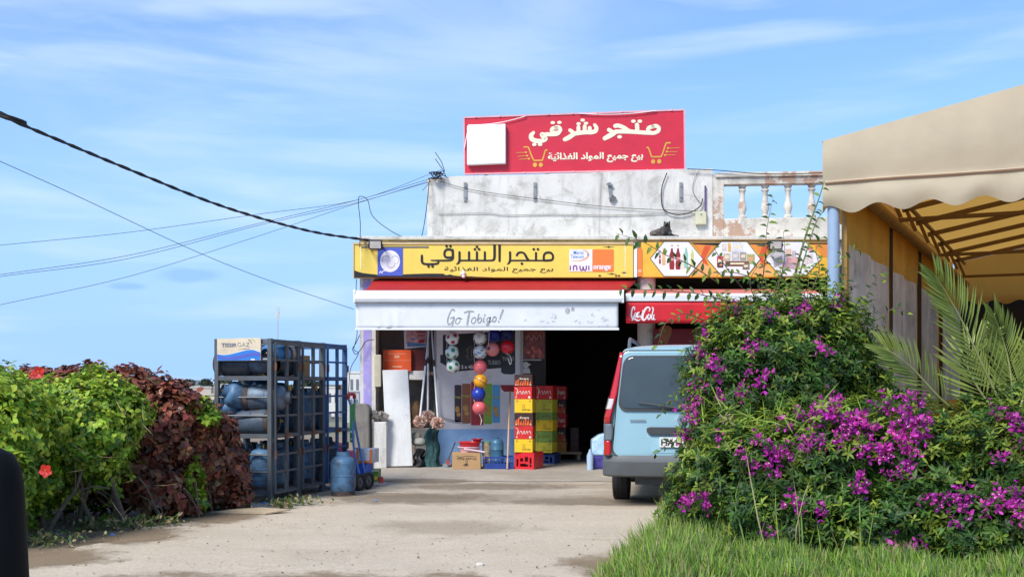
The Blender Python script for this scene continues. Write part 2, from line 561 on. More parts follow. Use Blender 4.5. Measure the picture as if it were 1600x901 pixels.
def ground_mat(name, base, spots, patches, pscale=0.5, plo=0.5, phi=0.62, bumpd=0.6, stretch=(1, 1, 1), pamt=0.7, cracks=0.0):
    m = bpy.data.materials.new(name); m.use_nodes = True
    nt = m.node_tree; N, L = nt.nodes, nt.links
    b = N['Principled BSDF']; b.inputs['Roughness'].default_value = 0.92; b.inputs['Specular IOR Level'].default_value = 0.25
    tc = N.new('ShaderNodeTexCoord')
    mp = N.new('ShaderNodeMapping'); mp.inputs['Scale'].default_value = stretch
    L.new(tc.outputs['Object'], mp.inputs[0])
    def noise(s, det=6, ro=0.6, v=None):
        n = N.new('ShaderNodeTexNoise'); n.inputs['Scale'].default_value = s
        n.inputs['Detail'].default_value = det; n.inputs['Roughness'].default_value = ro
        L.new(v or tc.outputs['Object'], n.inputs['Vector']); return n.outputs['Fac']
    def mr(src, a, b_, c=0.0, d=1.0):
        r = N.new('ShaderNodeMapRange'); r.inputs[1].default_value = a; r.inputs[2].default_value = b_
        r.inputs[3].default_value = c; r.inputs[4].default_value = d
        L.new(src, r.inputs[0]); return r.outputs[0]
    def mix(f, c1, c2):
        x = N.new('ShaderNodeMix'); x.data_type = 'RGBA'; L.new(f, x.inputs[0])
        for i, c in ((6, c1), (7, c2)):
            if isinstance(c, tuple): x.inputs[i].default_value = (*c, 1)
            else: L.new(c, x.inputs[i])
        return x.outputs[2]
    c = mix(mr(noise(1.1, 5), 0.3, 0.7), tuple(v * 1.08 for v in base), tuple(v * 0.86 for v in base))
    c = mix(mr(noise(42, 5, 0.75), 0.38, 0.70), c, tuple(v * 0.66 for v in base))
    c = mix(mr(noise(9, 6, 0.7), 0.52, 0.70, 0, 0.45), c, tuple(v * 0.80 for v in base))               # aggregate
    vo = N.new('ShaderNodeTexVoronoi'); vo.inputs['Scale'].default_value = 60; L.new(tc.outputs['Object'], vo.inputs['Vector'])
    sel = mr(vo.outputs['Distance'], 0.10, 0.30, 0.8, 0.0)
    mm = N.new('ShaderNodeMath'); mm.operation = 'MULTIPLY'
    L.new(sel, mm.inputs[0]); L.new(mr(noise(17, 4), 0.5, 0.62), mm.inputs[1])
    c = mix(mm.outputs[0], c, spots)                                                             # dark grit
    vo2 = N.new('ShaderNodeTexVoronoi'); vo2.inputs['Scale'].default_value = 9; L.new(tc.outputs['Object'], vo2.inputs['Vector'])
    c = mix(mr(vo2.outputs['Distance'], 0.04, 0.09, 0.75, 0.0), c, tuple(v * 0.6 for v in spots))  # scattered pebbles
    c = mix(mr(noise(pscale, 8, 0.68, mp.outputs[0]), plo, phi, 0, pamt), c, patches)              # stains
    c = mix(mr(noise(pscale * 3.1, 8, 0.7, mp.outputs[0]), 0.60, 0.72, 0, pamt * 0.6), c, tuple(v * 0.8 for v in patches))
    if cracks:
        nz = N.new('ShaderNodeTexNoise'); nz.inputs['Scale'].default_value = 1.7; nz.inputs['Detail'].default_value = 6
        L.new(tc.outputs['Object'], nz.inputs['Vector'])
        va = N.new('ShaderNodeVectorMath'); va.operation = 'MULTIPLY_ADD'; va.inputs[1].default_value = (1.3, 1.3, 0)
        L.new(nz.outputs['Color'], va.inputs[0]); L.new(tc.outputs['Object'], va.inputs[2])
        vc = N.new('ShaderNodeTexVoronoi'); vc.feature = 'DISTANCE_TO_EDGE'; vc.inputs['Scale'].default_value = 0.45
        L.new(va.outputs[0], vc.inputs['Vector'])
        c = mix(mr(vc.outputs['Distance'], 0.002, 0.012, cracks, 0.0), c, spots)
    L.new(c, b.inputs['Base Color'])
    bp = N.new('ShaderNodeBump'); bp.inputs['Strength'].default_value = bumpd; bp.inputs['Distance'].default_value = 0.012
    ad = N.new('ShaderNodeMath'); ad.operation = 'ADD'
    L.new(noise(70, 5, 0.7), ad.inputs[0]); L.new(noise(6, 5, 0.6), ad.inputs[1])
    L.new(ad.outputs[0], bp.inputs['Height']); L.new(bp.outputs[0], b.inputs['Normal'])
    return m

# ------------------------------------------------------------------ ground
def terrain_z(x, y):
    s = min(1.0, max(0.0, (y - 30) / 55)); s = s * s * (3 - 2 * s)
    z = -6.5 * s
    s2 = min(1.0, max(0.0, (y - 260) / 330)); s2 = s2 * s2 * (3 - 2 * s2)
    z += s2 * (6.5 + 1.1 + 1.2 * math.sin(x * 0.011 + 1) + 0.8 * math.sin(x * 0.031))
    l = min(1.0, max(0.0, (-x - 5.5) / 6)); l = l * l * (3 - 2 * l)
    return z - 0.35 * l * (1 - s)
ys = [-40, -20, -8, 0, 4, 8, 12, 16, 20, 26, 30] + list(range(36, 92, 7)) + [100, 130, 170, 220, 260] + list(range(300, 601, 30)) + [700, 900, 1200]
xs = [-700, -450, -300, -220] + list(range(-180, 181, 20)) + [220, 300, 450, 700]
xs = sorted(set(xs + [-12, -10, -9, -8, -7, -6, -5.5, -5, 8, 12]))
def terrain(name, yy, m):
    mb = MB(); mb.add([(x, y, terrain_z(x, y)) for y in yy for x in xs],
       [(j * len(xs) + i, j * len(xs) + i + 1, (j + 1) * len(xs) + i + 1, (j + 1) * len(xs) + i) for j in range(len(yy) - 1) for i in range(len(xs) - 1)])
    tag(mb.build(name, m, smooth=True, origin=(0, 0, 0)), kind='structure')
terrain('ground', [y for y in ys if y <= 30], ground_mat('dry_earth', (0.30, 0.235, 0.165), (0.16, 0.12, 0.085), (0.22, 0.17, 0.12)))
terrain('hills', [y for y in ys if y >= 30], ground_mat('scrub_land', (0.30, 0.275, 0.19), (0.12, 0.12, 0.07), (0.10, 0.12, 0.06), 0.02, .44, .56, .3))

def sheet(name, outline, z, m, n=6, wob=0.025):
    """a flat sheet with a slightly ragged outline"""
    pts = []
    for i, (x, y) in enumerate(outline):
        x2, y2 = outline[(i + 1) % len(outline)]
        k = max(1, int(math.hypot(x2 - x, y2 - y) / 0.10))
        for j in range(k):
            t = j / k
            xx, yy = x + (x2 - x) * t, y + (y2 - y) * t
            pts.append((xx + .09 * math.sin(yy * 3.1 + xx) + .05 * math.sin(yy * 9.7) + rng.uniform(-wob, wob), yy + .10 * math.sin(xx * 2.7 + yy) + .05 * math.sin(xx * 8.3) + rng.uniform(-wob, wob), z))
    mb = MB(); mb.poly(pts)
    o = mb.build(name, m, origin=(0, 0, 0))
    return tag(o, kind='structure')
drive_m = ground_mat('worn_asphalt', (0.64, 0.54, 0.415), (0.27, 0.215, 0.16), (0.43, 0.335, 0.235), 0.42, 0.52, 0.72, 0.5, (0.45, 1.2, 1), 0.7, 0.18)
court_m = ground_mat('stained_concrete', (0.56, 0.47, 0.365), (0.22, 0.17, 0.125), (0.30, 0.225, 0.155), 0.75, 0.49, 0.60, 0.6, (0.42, 1.5, 1), 0.6, 0.3)
sheet('driveway', [(-3.72, 3.0), (-3.5, 7.6), (-3.66, 8.6), (-3.60, 9.4), (-3.35, 10.8), (-2.80, 12.5), (-2.2, 12.75), (-0.6, 12.95), (1.0, 12.75), (2.6, 12.6), (5.0, 12.2), (5.0, 9.4), (1.8, 9.3), (0.75, 8.0), (0.65, 3.0)], 0.006, drive_m)
sheet('forecourt', [(-2.9, 12.3), (6.2, 12.0), (6.2, 18.6), (-4.6, 18.6), (-4.2, 14.0)], 0.002, court_m)

# concrete apron in front of the shop, with a worn ramp edge
mb = MB()
nx = 40
rows = []
for (y, z) in ((15.95, 0.008), (16.35, 0.030), (16.75, 0.072), (17.0, 0.085), (19.0, 0.085)):
    rows.append([(-2.05 + 7.6 * i / nx, y + (rng.uniform(-0.09, 0.09) if z < 0.08 else 0) + 0.0 * i, z) for i in range(nx + 1)])
for r_ in rows: mb.v += r_
for j in range(len(rows) - 1):
    for i in range(nx):
        a = j * (nx + 1) + i
        mb.f.append((a, a + 1, a + nx + 2, a + nx + 1)); mb.m.append(0)
tag(mb.build('pavement', ground_mat('apron_concrete', (0.47, 0.41, 0.335), (0.22, 0.18, 0.14), (0.28, 0.235, 0.18), 0.8, 0.46, 0.60, 0.5, (0.6, 1.3, 1), 0.6, 0.3), origin=(0, 0, 0)), kind='structure')
FZ = 0.085     # shop floor

# ------------------------------------------------------------------ the shop
shop = empty('shop_building', (1.5, 19, 0), 'low white shop with stained plaster parapet and broken balustrade behind two awnings', 'shop')
b_ = MB()
b_.bx(-2.36, -2.12, 17.90, 18.35, 0, 3.02)                    # corner pillar
b_.bx(-2.36, -2.20, 18.35, 26.0, 0, 3.02)                     # side wall
b_.build('side_wall', old_plaster, shop)
b_ = MB(); b_.bx(-2.31, -2.19, 17.892, 17.90, 1.0, 3.0); b_.bx(-2.368, -2.36, 17.93, 18.02, 1.0, 3.0)
b_.build('painted_stripe', mat('lilac_paint', (0.36, 0.30, 0.68), 0.7, dirt=(0.62, 0.58, 0.66), damt=0.5, dscale=6), shop)
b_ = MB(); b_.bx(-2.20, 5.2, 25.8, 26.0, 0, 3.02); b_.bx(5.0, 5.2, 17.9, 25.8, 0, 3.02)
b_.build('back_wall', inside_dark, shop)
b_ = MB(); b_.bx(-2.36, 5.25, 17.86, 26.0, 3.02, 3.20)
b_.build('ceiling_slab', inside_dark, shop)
b_ = MB(); b_.bx(-2.20, 5.0, 19.02, 25.8, 0.02, FZ)
b_.build('shop_floor', mat('shop_floor', (0.16, 0.15, 0.14), 0.6), shop)
b_ = MB(); b_.bx(-2.36, 5.25, 17.93, 19.1, 3.20, 3.585); b_.bx(-2.38, 5.26, 17.82, 19.2, 3.585, 3.64)
b_.build('ledge', old_plaster, shop, bevel=0.008)
# the bay on the left: wall between bay and shop, low shelf wall
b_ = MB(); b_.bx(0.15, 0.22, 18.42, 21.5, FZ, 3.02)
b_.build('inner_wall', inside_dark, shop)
b_ = MB(); b_.bx(-2.20, -1.25, 19.25, 19.4, FZ, 3.02); b_.bx(-1.25, -1.20, 18.45, 19.4, FZ, 3.02)
b_.build('alcove_wall', inside_paint, shop)
# round column
b_ = MB(); b_.lathe([(0.145, 0.0), (0.145, 0.5), (0.14, 1.6), (0.142, 3.02)], 28, (2.10, 18.0, 0))
b_.build('round_column', old_plaster, shop, smooth=True)
b_ = MB(); b_.tube(catmull([(2.245, 18.0, 1.62), (2.17, 17.868, 1.70), (2.08, 17.855, 1.73), (1.97, 17.93, 1.80)], 6), 0.008, 6)
b_.build('column_cable', mat('grey_cable', (0.3, 0.29, 0.27), 0.6), shop, smooth=True)
# parapet
def lean(x): return 18.6 - (x + 1.36) * 0.1                # the parapet is not square to the ledge
b_ = MB()
top = [(-1.37, 4.665), (-0.9, 4.70), (0.2, 4.70), (1.1, 4.715), (2.2, 4.735), (3.16, 4.745)]
for i in range(len(top) - 1):
    (x0, z0), (x1, z1) = top[i], top[i + 1]
    b_.add([(x0, lean(x0), 3.58), (x1, lean(x1), 3.58), (x1, lean(x1), z1), (x0, lean(x0), z0),
            (x0, lean(x0) + 0.25, 3.58), (x1, lean(x1) + 0.25, 3.58), (x1, lean(x1) + 0.25, z1), (x0, lean(x0) + 0.25, z0)],
           [(0, 1, 2, 3), (5, 4, 7, 6), (3, 2, 6, 7)] + ([(0, 3, 7, 4)] if i == 0 else []) + ([(1, 5, 6, 2)] if i == len(top) - 2 else []))
b_.build('parapet_wall', old_plaster, shop)
b_ = MB()
for c0, c1, z0, z1, pr in ((3.16, 3.34, 3.58, 4.66, 0.0), (4.98, 5.15, 3.58, 4.66, 0.0), (3.34, 4.98, 3.58, 3.955, 0.0), (3.34, 4.98, 4.49, 4.60, 0.0), (3.20, 5.2, 4.66 - 0.055, 4.69, -0.035)):
    if pr: z0 = 4.602; z1 = 4.675
    a0, a1 = lean(c0) + pr + 0.01, lean(c1) + pr + 0.01; t = 0.2 + 2 * abs(pr)
    b_.add([(c0, a0, z0), (c1, a1, z0), (c1, a1 + t, z0), (c0, a0 + t, z0), (c0, a0, z1), (c1, a1, z1), (c1, a1 + t, z1), (c0, a0 + t, z1)],
           [(0, 1, 2, 3), (4, 5, 6, 7), (0, 1, 5, 4), (1, 2, 6, 5), (2, 3, 7, 6), (3, 0, 4, 7)])
b_.v = b_.v; bal = b_.build('balustrade', peel_plaster, shop, bevel=0.01)
prof = [(0.055, 0), (0.055, 0.04), (0.035, 0.06), (0.04, 0.10), (0.056, 0.16), (0.052, 0.22), (0.036, 0.29), (0.030, 0.36), (0.034, 0.42), (0.05, 0.45), (0.032, 0.48), (0.05, 0.50), (0.052, 0.536)]
for i, px in enumerate((1161, 1196, 1231, 1267)):
    x = PX(px, 18.15)
    b_ = MB(); b_.lathe([(r_ * 1.22 * (1 + rng.uniform(-.07, .07)), z) for r_, z in prof], 14, (x, lean(x) + 0.11, 3.955))
    b_.build('baluster', peel_plaster, bal, smooth=True)
# fixings on the parapet face
strap_m = mat('galvanised_strap', (0.33, 0.34, 0.34), 0.5, 0.5, dirt=(0.20, 0.13, 0.08), damt=0.4, dscale=20)
def wallpt(px, py, off=0.02):
    d = 18.45
    for _ in range(4): d = lean(PX(px, d)) - off
    return P(px, py, d)
for i, px in enumerate((727, 836, 952, 1064)):
    a = wallpt(px, 285, 0.015); c = wallpt(px + (3 if i == 2 else 0), 314, 0.015)
    b_ = MB(); b_.beam(a, c, 0.05, 0.02, (0, 1, 0))
    for t in (0.2, 0.8): b_.cyl(a.lerp(c, t), a.lerp(c, t) + Vector((0, -0.03, 0)), 0.013, seg=8)
    if i == 2:
        b_.box(a.lerp(c, .85) + Vector((0.02, -.03, 0)), (0.09, 0.05, 0.08), Euler((0.3, 0.5, 0.4)).to_matrix())
        b_.box(a.lerp(c, .15) + Vector((0.0, -.03, 0)), (0.10, 0.03, 0.025), Euler((0, 0.3, 0.2)).to_matrix())
    tag(b_.build('wall_bracket', strap_m), ['galvanised strap on the parapet right under the white box of the red sign',
        'galvanised strap on the parapet between white sign box and bent strap',
        'bent rusty strap with a broken clamp on the white parapet', 'galvanised strap on the parapet near the hanging black cable loop'][i], 'bracket', 'straps on the parapet')
p = wallpt(1095, 341, 0.04)
b_ = MB(); b_.box(p, (0.17, 0.07, 0.20)); bxo = b_.build('junction_box', mat('cream_plastic', (0.66, 0.63, 0.42), 0.5), bevel=0.01)
tag(bxo, 'pale yellow junction box on the parapet beside the balustrade', 'junction box')
b_ = MB(); b_.cyl(p + Vector((0.0, -0.036, 0.06)), p + Vector((0, -0.044, 0.06)), 0.012, seg=10); b_.build('screw', grey_steel, bxo)
b_ = MB(); b_.tube([wallpt(1102, 331, .03), wallpt(1102, 290, .03)], 0.014, 8)
tag(b_.build('conduit', mat('violet_plastic', (0.13, 0.08, 0.20), 0.5), smooth=True), 'dark violet conduit rising from the pale junction box', 'conduit')
# flat grey stone lying on the ledge
b_ = MB(); b_.prism([P(733, 377, 18.1), P(745, 373, 18.1), P(760, 370.2, 18.1), P(773, 370, 18.1), P(774, 377, 18.1)], (0.0, 0.25, 0))
tag(b_.build('stone_slab', old_concrete, bevel=0.01), 'broken grey slab lying on the ledge above the yellow sign', 'slab')

# pillar foot and the stub of low wall
b_ = MB()
b_.prism([(-2.41, 17.36, 0), (-2.15, 17.36, 0), (-2.15, 17.36, 0.99), (-2.20, 17.36, 1.05), (-2.38, 17.36, 1.06), (-2.41, 17.36, 1.02)], (0, 0.34, 0))
tag(b_.build('concrete_block', old_concrete, bevel=0.02), 'waist-high grey concrete block in front of the lilac striped pillar', 'block')
lw = MB(); lw.bx(-2.10, -1.90, 17.45, 17.95, 0.02, 0.78)
lwo = lw.build('low_wall', plaster('flaking_white', (0.72, 0.70, 0.66), (0.30, 0.28, 0.25), (0.36, 0.33, 0.29)), bevel=0.012)
tag(lwo, 'stub of flaking white wall with a broken top beside the leaning white door', 'wall')
lw = MB()
for k in range(9):
    lw.box((-2.0 + rng.uniform(-.13, .12), 17.62 + rng.uniform(-.12, .2), 0.80 + rng.uniform(-0.01, .10)), (rng.uniform(.06, .15), rng.uniform(.06, .14), rng.uniform(.04, .09)),
           Euler((rng.random() * 3, rng.random() * 3, rng.random() * 3)).to_matrix())
lw.build('rubble', old_concrete, lwo)

# ------------------------------------------------------------------ red roof sign
rl, rr = PX(725.5, 18.72), PX(1069.5, 18.36)
fr = Face((rl, 18.72, 4.76), (rr - rl, 18.36 - 18.72, 0.0), (0, 0, 1))
sign = empty('roof_sign', fr.at(897, 268), 'large red signboard with cream Arabic lettering standing on the parapet', 'sign')
b_ = MB()
cs = [fr.at(725, 184), fr.at(1069, 172), fr.at(1070, 265), fr.at(726, 272)]
b_.prism(cs, -fr.n * 0.10)
b_.build('panel', red_print, sign, bevel=0.006)
b_ = MB()
for a, c in ((0, 1), (1, 2), (2, 3), (3, 0)):
    b_.beam(cs[a] + fr.n * 0.002, cs[c] + fr.n * 0.002, 0.022, 0.022, (0, 1, 0))
for k in range(9):
    t = (k + .5) / 9
    b_.sphere(cs[3].lerp(cs[2], t) + fr.n * .012, 0.017, 8, 6); b_.sphere(cs[0].lerp(cs[1], t) + fr.n * .012, 0.017, 8, 6)
b_.build('edge_trim', mat('pale_pink_trim', (0.75, 0.35, 0.38), 0.5), sign)
for (x0, y0, x1, y1, sag) in ((732, 196, 822, 182, 5), (905, 178, 1026, 173.5, 4.5), (726, 232, 733, 197, 3)):
    b_ = MB(); b_.tube([fr.at(x0 + (x1 - x0) * t, y0 + (y1 - y0) * t + sag * 4 * t * (1 - t) * (0.8 if x0 > 727 else -0.3), 0.03) for t in [k / 10 for k in range(11)]], 0.007, 6); b_.build('tie_cord', white_print, sign, smooth=True)
for k in range(4):
    x = fr.at(760 + k * 95, 268)
    b_ = MB(); b_.bx(x.x - .03, x.x + .03, x.y + .03, x.y + .09, 4.60, 4.90); b_.build('foot', grey_steel, sign)
b_ = MB(); q = [fr.at(731, 198.5, .003), fr.at(791, 195.5, .003), fr.at(791, 257, .003), fr.at(731, 259.5, .003)]
b_.prism(q, fr.n * 0.10)
b_.build('light_box', white_print, sign, bevel=0.012)
def zr(p): return (810 + p[0] * 270 / 1600, 170 + p[1] * 100 / 593)      # measured on an enlargement
def strokes(mb, face, zm, off, *ss):
    for i, (pts, w) in enumerate(ss): face.stroke(mb, [zm(p) for p in pts], w, off + 0.0003 * i)
def dots(mb, face, zm, off, rx, ry, *pp):
    for p in pp: x, y = zm(p); face.disc(mb, x, y, rx, off, ry, 16)
ink = MB()
S = 270 / 1600
strokes(ink, fr, zr, 0.004,
    ([(1245, 165), (1205, 180), (1205, 212), (1245, 226), (1290, 210), (1300, 180), (1275, 160), (1245, 165)], 36 * S),
    ([(1230, 224), (1170, 222), (1110, 218), (1000, 212), (930, 212), (905, 214)], 38 * S),
    ([(1098, 150), (1100, 185), (1095, 215)], 40 * S),
    ([(897, 160), (930, 158), (980, 178), (1020, 205), (1060, 214)], 38 * S),
    ([(905, 212), (885, 226), (845, 250), (800, 275)], [40 * S, 44 * S, 46 * S, 40 * S]),
    ([(838, 196), (862, 210), (880, 222)], 36 * S))
dots(ink, fr, zr, 0.0062, 22 * S, 16 * S, (1065, 117), (1124, 117), (937, 261))
strokes(ink, fr, zr, 0.004,
    ([(706, 150), (722, 175), (715, 205), (680, 218), (640, 218), (580, 222), (520, 232)], [30 * S, 36 * S, 40 * S, 40 * S, 40 * S, 40 * S, 40 * S]),
    ([(614, 165), (614, 212)], 36 * S),
    ([(556, 172), (556, 218)], 36 * S),
    ([(660, 178), (664, 212)], 36 * S),
    ([(525, 228), (500, 245), (465, 268), (430, 285)], [38 * S, 42 * S, 44 * S, 38 * S]),
    ([(478, 200), (500, 215), (512, 230)], 34 * S),
    ([(355, 178), (318, 182), (308, 205), (335, 222), (375, 218), (390, 195), (375, 172), (345, 172)], 33 * S),
    ([(385, 205), (360, 232), (310, 238), (262, 238), (225, 248)], [38 * S] * 5),
    ([(250, 240), (215, 235), (225, 262), (255, 275), (235, 295), (180, 300), (130, 285), (118, 250), (140, 222)], [30 * S, 32 * S, 30 * S, 34 * S, 36 * S, 42 * S, 44 * S, 42 * S, 30 * S]))
dots(ink, fr, zr, 0.0062, 21 * S, 15 * S, (318, 130), (380, 128), (558, 140), (626, 136), (595, 107), (148, 332), (201, 332))
ink.build('lettering', cream_print, sign)
AR = '\uFE94\uFEF4\uFE8B\uFE8D\uFEAC\uFED0\uFEDF\uFE8D \uFEA9\uFE8D\uFEEE\uFEE4\uFEDF\uFE8D \uFECA\uFEF4\uFEE4\uFE9F \uFECA\uFEF4\uFE91'
ink = MB(); lay_text(ink, fr, AR, 856, 238.5, 1005, 255, 0.004, bold=0.035, slope=-2.0)
ink.build('small_lettering', cream_print, sign)
for side in (0, 1):
    cart = MB()
    zm = zr
    if side: 
        strokes(cart, fr, zm, 0.004, ([(1190, 360), (1205, 365), (1232, 440), (1240, 445)], 13 * S), ([(1235, 447), (1318, 444)], 13 * S),
                ([(1318, 446), (1335, 415), (1365, 325), (1378, 318), (1405, 316)], 13 * S))
        dots(cart, fr, zm, 0.006, 19 * S, 21 * S, (1247, 490), (1304, 488))
        dots(cart, fr, zm, 0.006, 10 * S, 10 * S, (1385, 366), (1374, 398), (1358, 430))
        strokes(cart, fr, zm, 0.0055, ([(1385, 366), (1490, 362)], 5 * S), ([(1374, 398), (1470, 400)], 5 * S), ([(1358, 430), (1450, 428)], 5 * S))
    else:
        strokes(cart, fr, zm, 0.004, ([(265, 385), (250, 388), (225, 468), (215, 478)], 13 * S), ([(220, 478), (145, 480)], 13 * S),
                ([(145, 478), (128, 450), (95, 365), (82, 355), (52, 356)], 13 * S))
        dots(cart, fr, zm, 0.006, 19 * S, 21 * S, (153, 520), (208, 520))
        dots(cart, fr, zm, 0.006, 10 * S, 10 * S, (70, 405), (82, 436), (98, 464))
        strokes(cart, fr, zm, 0.0055, ([(70, 405), (-20, 408)], 5 * S), ([(82, 436), (-5, 442)], 5 * S), ([(98, 464), (10, 470)], 5 * S))
    cart.build('cart_emblem', gold_print, sign)

# ------------------------------------------------------------------ yellow fascia sign
fy = Face((0, 17.75, 3), (1, 0, 0), (0, 0, 1))
ys_ = empty('shop_sign', fy.at(772, 433), 'long yellow shop sign with black Arabic lettering above the white awning', 'sign')
b_ = MB()
q = fy.at(553, 380.5); q2 = fy.at(989.5, 433.5)
b_.bx(q.x, q2.x, 17.75, 17.93, q2.z, q.z)
b_.build('panel', yellow_print, ys_, bevel=0.006)
b_ = MB()
wave = [(553, 422), (560, 424.5), (567, 426.5), (580, 428), (592, 429.3), (612, 429.5), (630, 428.5), (648, 427.8), (668, 427.2), (690, 427.3), (708, 429), (722, 430.5), (740, 432), (770, 433.0)]
fy.lay(b_, wave + [(770, 433.4), (553, 433.4)], 0.003)
b_.build('black_swoosh', black_print, ys_)
b_ = MB()
fy.lay(b_, [(702, 428.2), (712, 427.6), (730, 430), (742, 431.2), (728, 431.8), (710, 430.4)], 0.0045)
fy.disc(b_, 698, 428.6, 4, 0.0045, 0.8)
b_.build('yellow_flash', yellow_print, ys_)
b_ = MB(); b_.bx(q.x - .01, q2.x, 17.735, 17.80, q.z - 0.012, q.z + 0.02)
b_.bx(q.x - .014, q.x + .004, 17.738, 17.93, q2.z, q.z - .013)
b_.build('wooden_edge', mat('pale_wood', (0.62, 0.47, 0.25), 0.7), ys_)
b_ = MB(); b_.bx(q.x + 0.12, q.x + 1.15, 17.742, 17.7495, q.z - .065, q.z - .04); b_.build('torn_strip', mat('bare_backing', (0.20, 0.18, 0.15), 0.8), ys_)
def zy(p): return (650 + p[0] * 230 / 1600, 375 + p[1] * 65 / 452)
S = 230 / 1600
ink = MB()
T = 24 * S
strokes(ink, fy, zy, 0.004,
    ([(1390, 215), (1388, 190), (1395, 155), (1420, 137), (1460, 137), (1485, 160), (1488, 195), (1475, 215), (1440, 221), (1395, 222)], T),
    ([(1400, 222), (1280, 222), (1150, 222), (1050, 222), (1022, 224)], 18 * S),
    ([(1304, 140), (1304, 218)], T),
    ([(1095, 165), (1112, 140), (1150, 133), (1180, 150), (1205, 195), (1225, 220)], [T, T, 20 * S, T, 28 * S, 22 * S]),
    ([(1022, 132), (1022, 215), (1012, 245), (992, 262)], [T, T, 22 * S, 8 * S]),
    ([(908, 48), (908, 226)], [28 * S, 24 * S]),
    ([(853, 48), (853, 180), (840, 214), (800, 221), (660, 221), (500, 221), (476, 224)], [28 * S, 28 * S, 24 * S, 18 * S, 18 * S, 18 * S, 18 * S]),
    ([(748, 132), (748, 218)], T), ([(662, 132), (662, 218)], T), ([(576, 132), (576, 218)], T),
    ([(472, 132), (472, 215), (462, 245), (440, 262)], [T, T, 22 * S, 8 * S]),
    ([(395, 115), (365, 100), (325, 108), (308, 145), (318, 180), (350, 190), (398, 186)], T),
    ([(398, 108), (400, 150), (398, 195), (380, 216), (330, 221), (240, 221), (162, 219)], [26 * S, 26 * S, 26 * S, 20 * S, 18 * S, 17 * S, 10 * S]),
    ([(225, 221), (245, 232), (235, 252), (190, 260), (110, 260), (75, 250), (64, 225), (64, 168)], [16 * S, 16 * S, 20 * S, 22 * S, 22 * S, 24 * S, 26 * S, 24 * S]))
dots(ink, fy, zy, 0.0085, 15 * S, 13 * S, (1279, 99), (1325, 99), (1151, 255), (640, 99), (685, 99), (662, 73), (332, 66), (374, 66), (136, 286), (180, 286))
ink.build('lettering', black_print, ys_)
ink = MB(); lay_text(ink, fy, AR, 694, 416.5, 864.5, 426.2, 0.004, bold=0.008)
ink.build('small_lettering', black_print, ys_)
b_ = MB()
for x in (563, 976): fy.rect(b_, x, 384, x + 1.6, 421 if x < 600 else 431, 0.0025)
b_.build('panel_joint', mat('faded_joint', (.88, .78, .42), .4), ys_)
# stickers
b_ = MB(); fy.rect(b_, 590, 386.5, 629.5, 430.5, 0.0055); st = b_.build('blue_sticker', blue_print, ys_)
b_ = MB(); fy.disc(b_, 609.5, 408, 15.6, 0.0075, 17, 28); b_.build('white_disc', white_print, st)
b_ = MB()
for (x, y, a0) in ((603, 406, 140), (617.5, 406, 200), (611, 412, 330)):
    fy.stroke(b_, [(x + 6 * math.cos(R(a0 + k * 32)), y + 6.2 * math.sin(R(a0 + k * 32))) for k in range(9)], [0.3, .5, .8, 1, 1, .9, .7, .5, .3], 0.009, 4)
b_.build('ring_mark', mat('grey_ring', (0.32, 0.33, 0.36), 0.5), st)
b_ = MB(); fy.stroke(b_, [(593, 426.5), (595, 423.5), (596.5, 426.5), (599, 423), (602, 423.4)], 1.1, 0.0075); b_.build('sticker_print', white_print, st)
b_ = MB(); fy.rect(b_, 889.5, 389.5, 925.5, 424, 0.0055); st = b_.build('operator_sticker', white_print, ys_)
b_ = MB(); lay_text(b_, fy, 'Maroc', 896, 391.5, 912, 397.3, 0.0075, 0.01); lay_text(b_, fy, 'Telecom', 891.5, 398, 912.5, 403.6, 0.0075, 0.01)
fy.disc(b_, 918.6, 398, 1.6, 0.009); b_.build('operator_name', sky_print, st)
b_ = MB(); fy.stroke(b_, [(911, 390.5), (916, 392.5), (919.5, 397), (917, 402.5), (909, 406.5), (900, 407.5), (892, 406.5)], [.6, 1.6, 2.2, 2, 1.4, .9, .4], 0.0075); b_.build('orange_arc', mat('amber_print', (0.80, 0.36, 0.06), 0.5), st)
b_ = MB()
for pts in ([(891, 415), (891, 422)], [(896, 422), (896, 416.5), (898.5, 415), (901, 416.5), (901, 422)], [(906, 415), (906.3, 420), (908.5, 422), (910.7, 420), (911, 416.5), (911.3, 420), (913.5, 422), (915.7, 420), (916, 415)], [(920, 415), (920, 422)]):
    fy.stroke(b_, pts, 1.8, 0.0075 + 0.0003 * len(pts), round_=False)
b_.build('operator_wordmark', purple_print, st)
b_ = MB(); fy.rect(b_, 926, 389.5, 958.7, 424.3, 0.0055); st = b_.build('orange_sticker', orange_print, ys_)
b_ = MB(); lay_text(b_, fy, 'orange', 926.8, 414.5, 954.3, 423.2, 0.0075, 0.035); lay_text(b_, fy, 'TM', 954.8, 414.4, 957.6, 415.8, 0.0075); b_.build('orange_wordmark', white_print, st)
b_ = MB()
for (x, y, w) in ((951, 385.8, 11), (980.5, 381.2, 6), (956, 427.8, 9), (975, 425.8, 5), (967, 430.5, 3), (937, 430.5, 3), (962.5, 430.6, 2.5)):
    fy.lay(b_, [(x - w, y), (x - 1.5, y - 0.5), (x, y - 1.6), (x + 1.5, y - .5), (x + w, y), (x + 1.5, y + .5), (x, y + 1.4), (x - 1.5, y + .5)], 0.0065)
b_.build('worn_mark', mat('worn_brown', (0.06, 0.045, 0.02), 0.8), ys_)
# bulb camera under the sign
b_ = MB(); p = fy.at(723.5, 428, 0.05); b_.sphere(p, 0.040, 14, 9, (1, 1, 0.9)); b_.cyl(p + Vector((0, 0.05, .03)), p + Vector((0, 0, .02)), 0.03, seg=12); b_.sphere(p + Vector((0.01, -.012, -.045)), 0.028, 12, 8)
cm_ = b_.build('camera', white_print, smooth=True); tag(cm_, 'small white camera fixed to the lower edge of the yellow sign', 'camera')

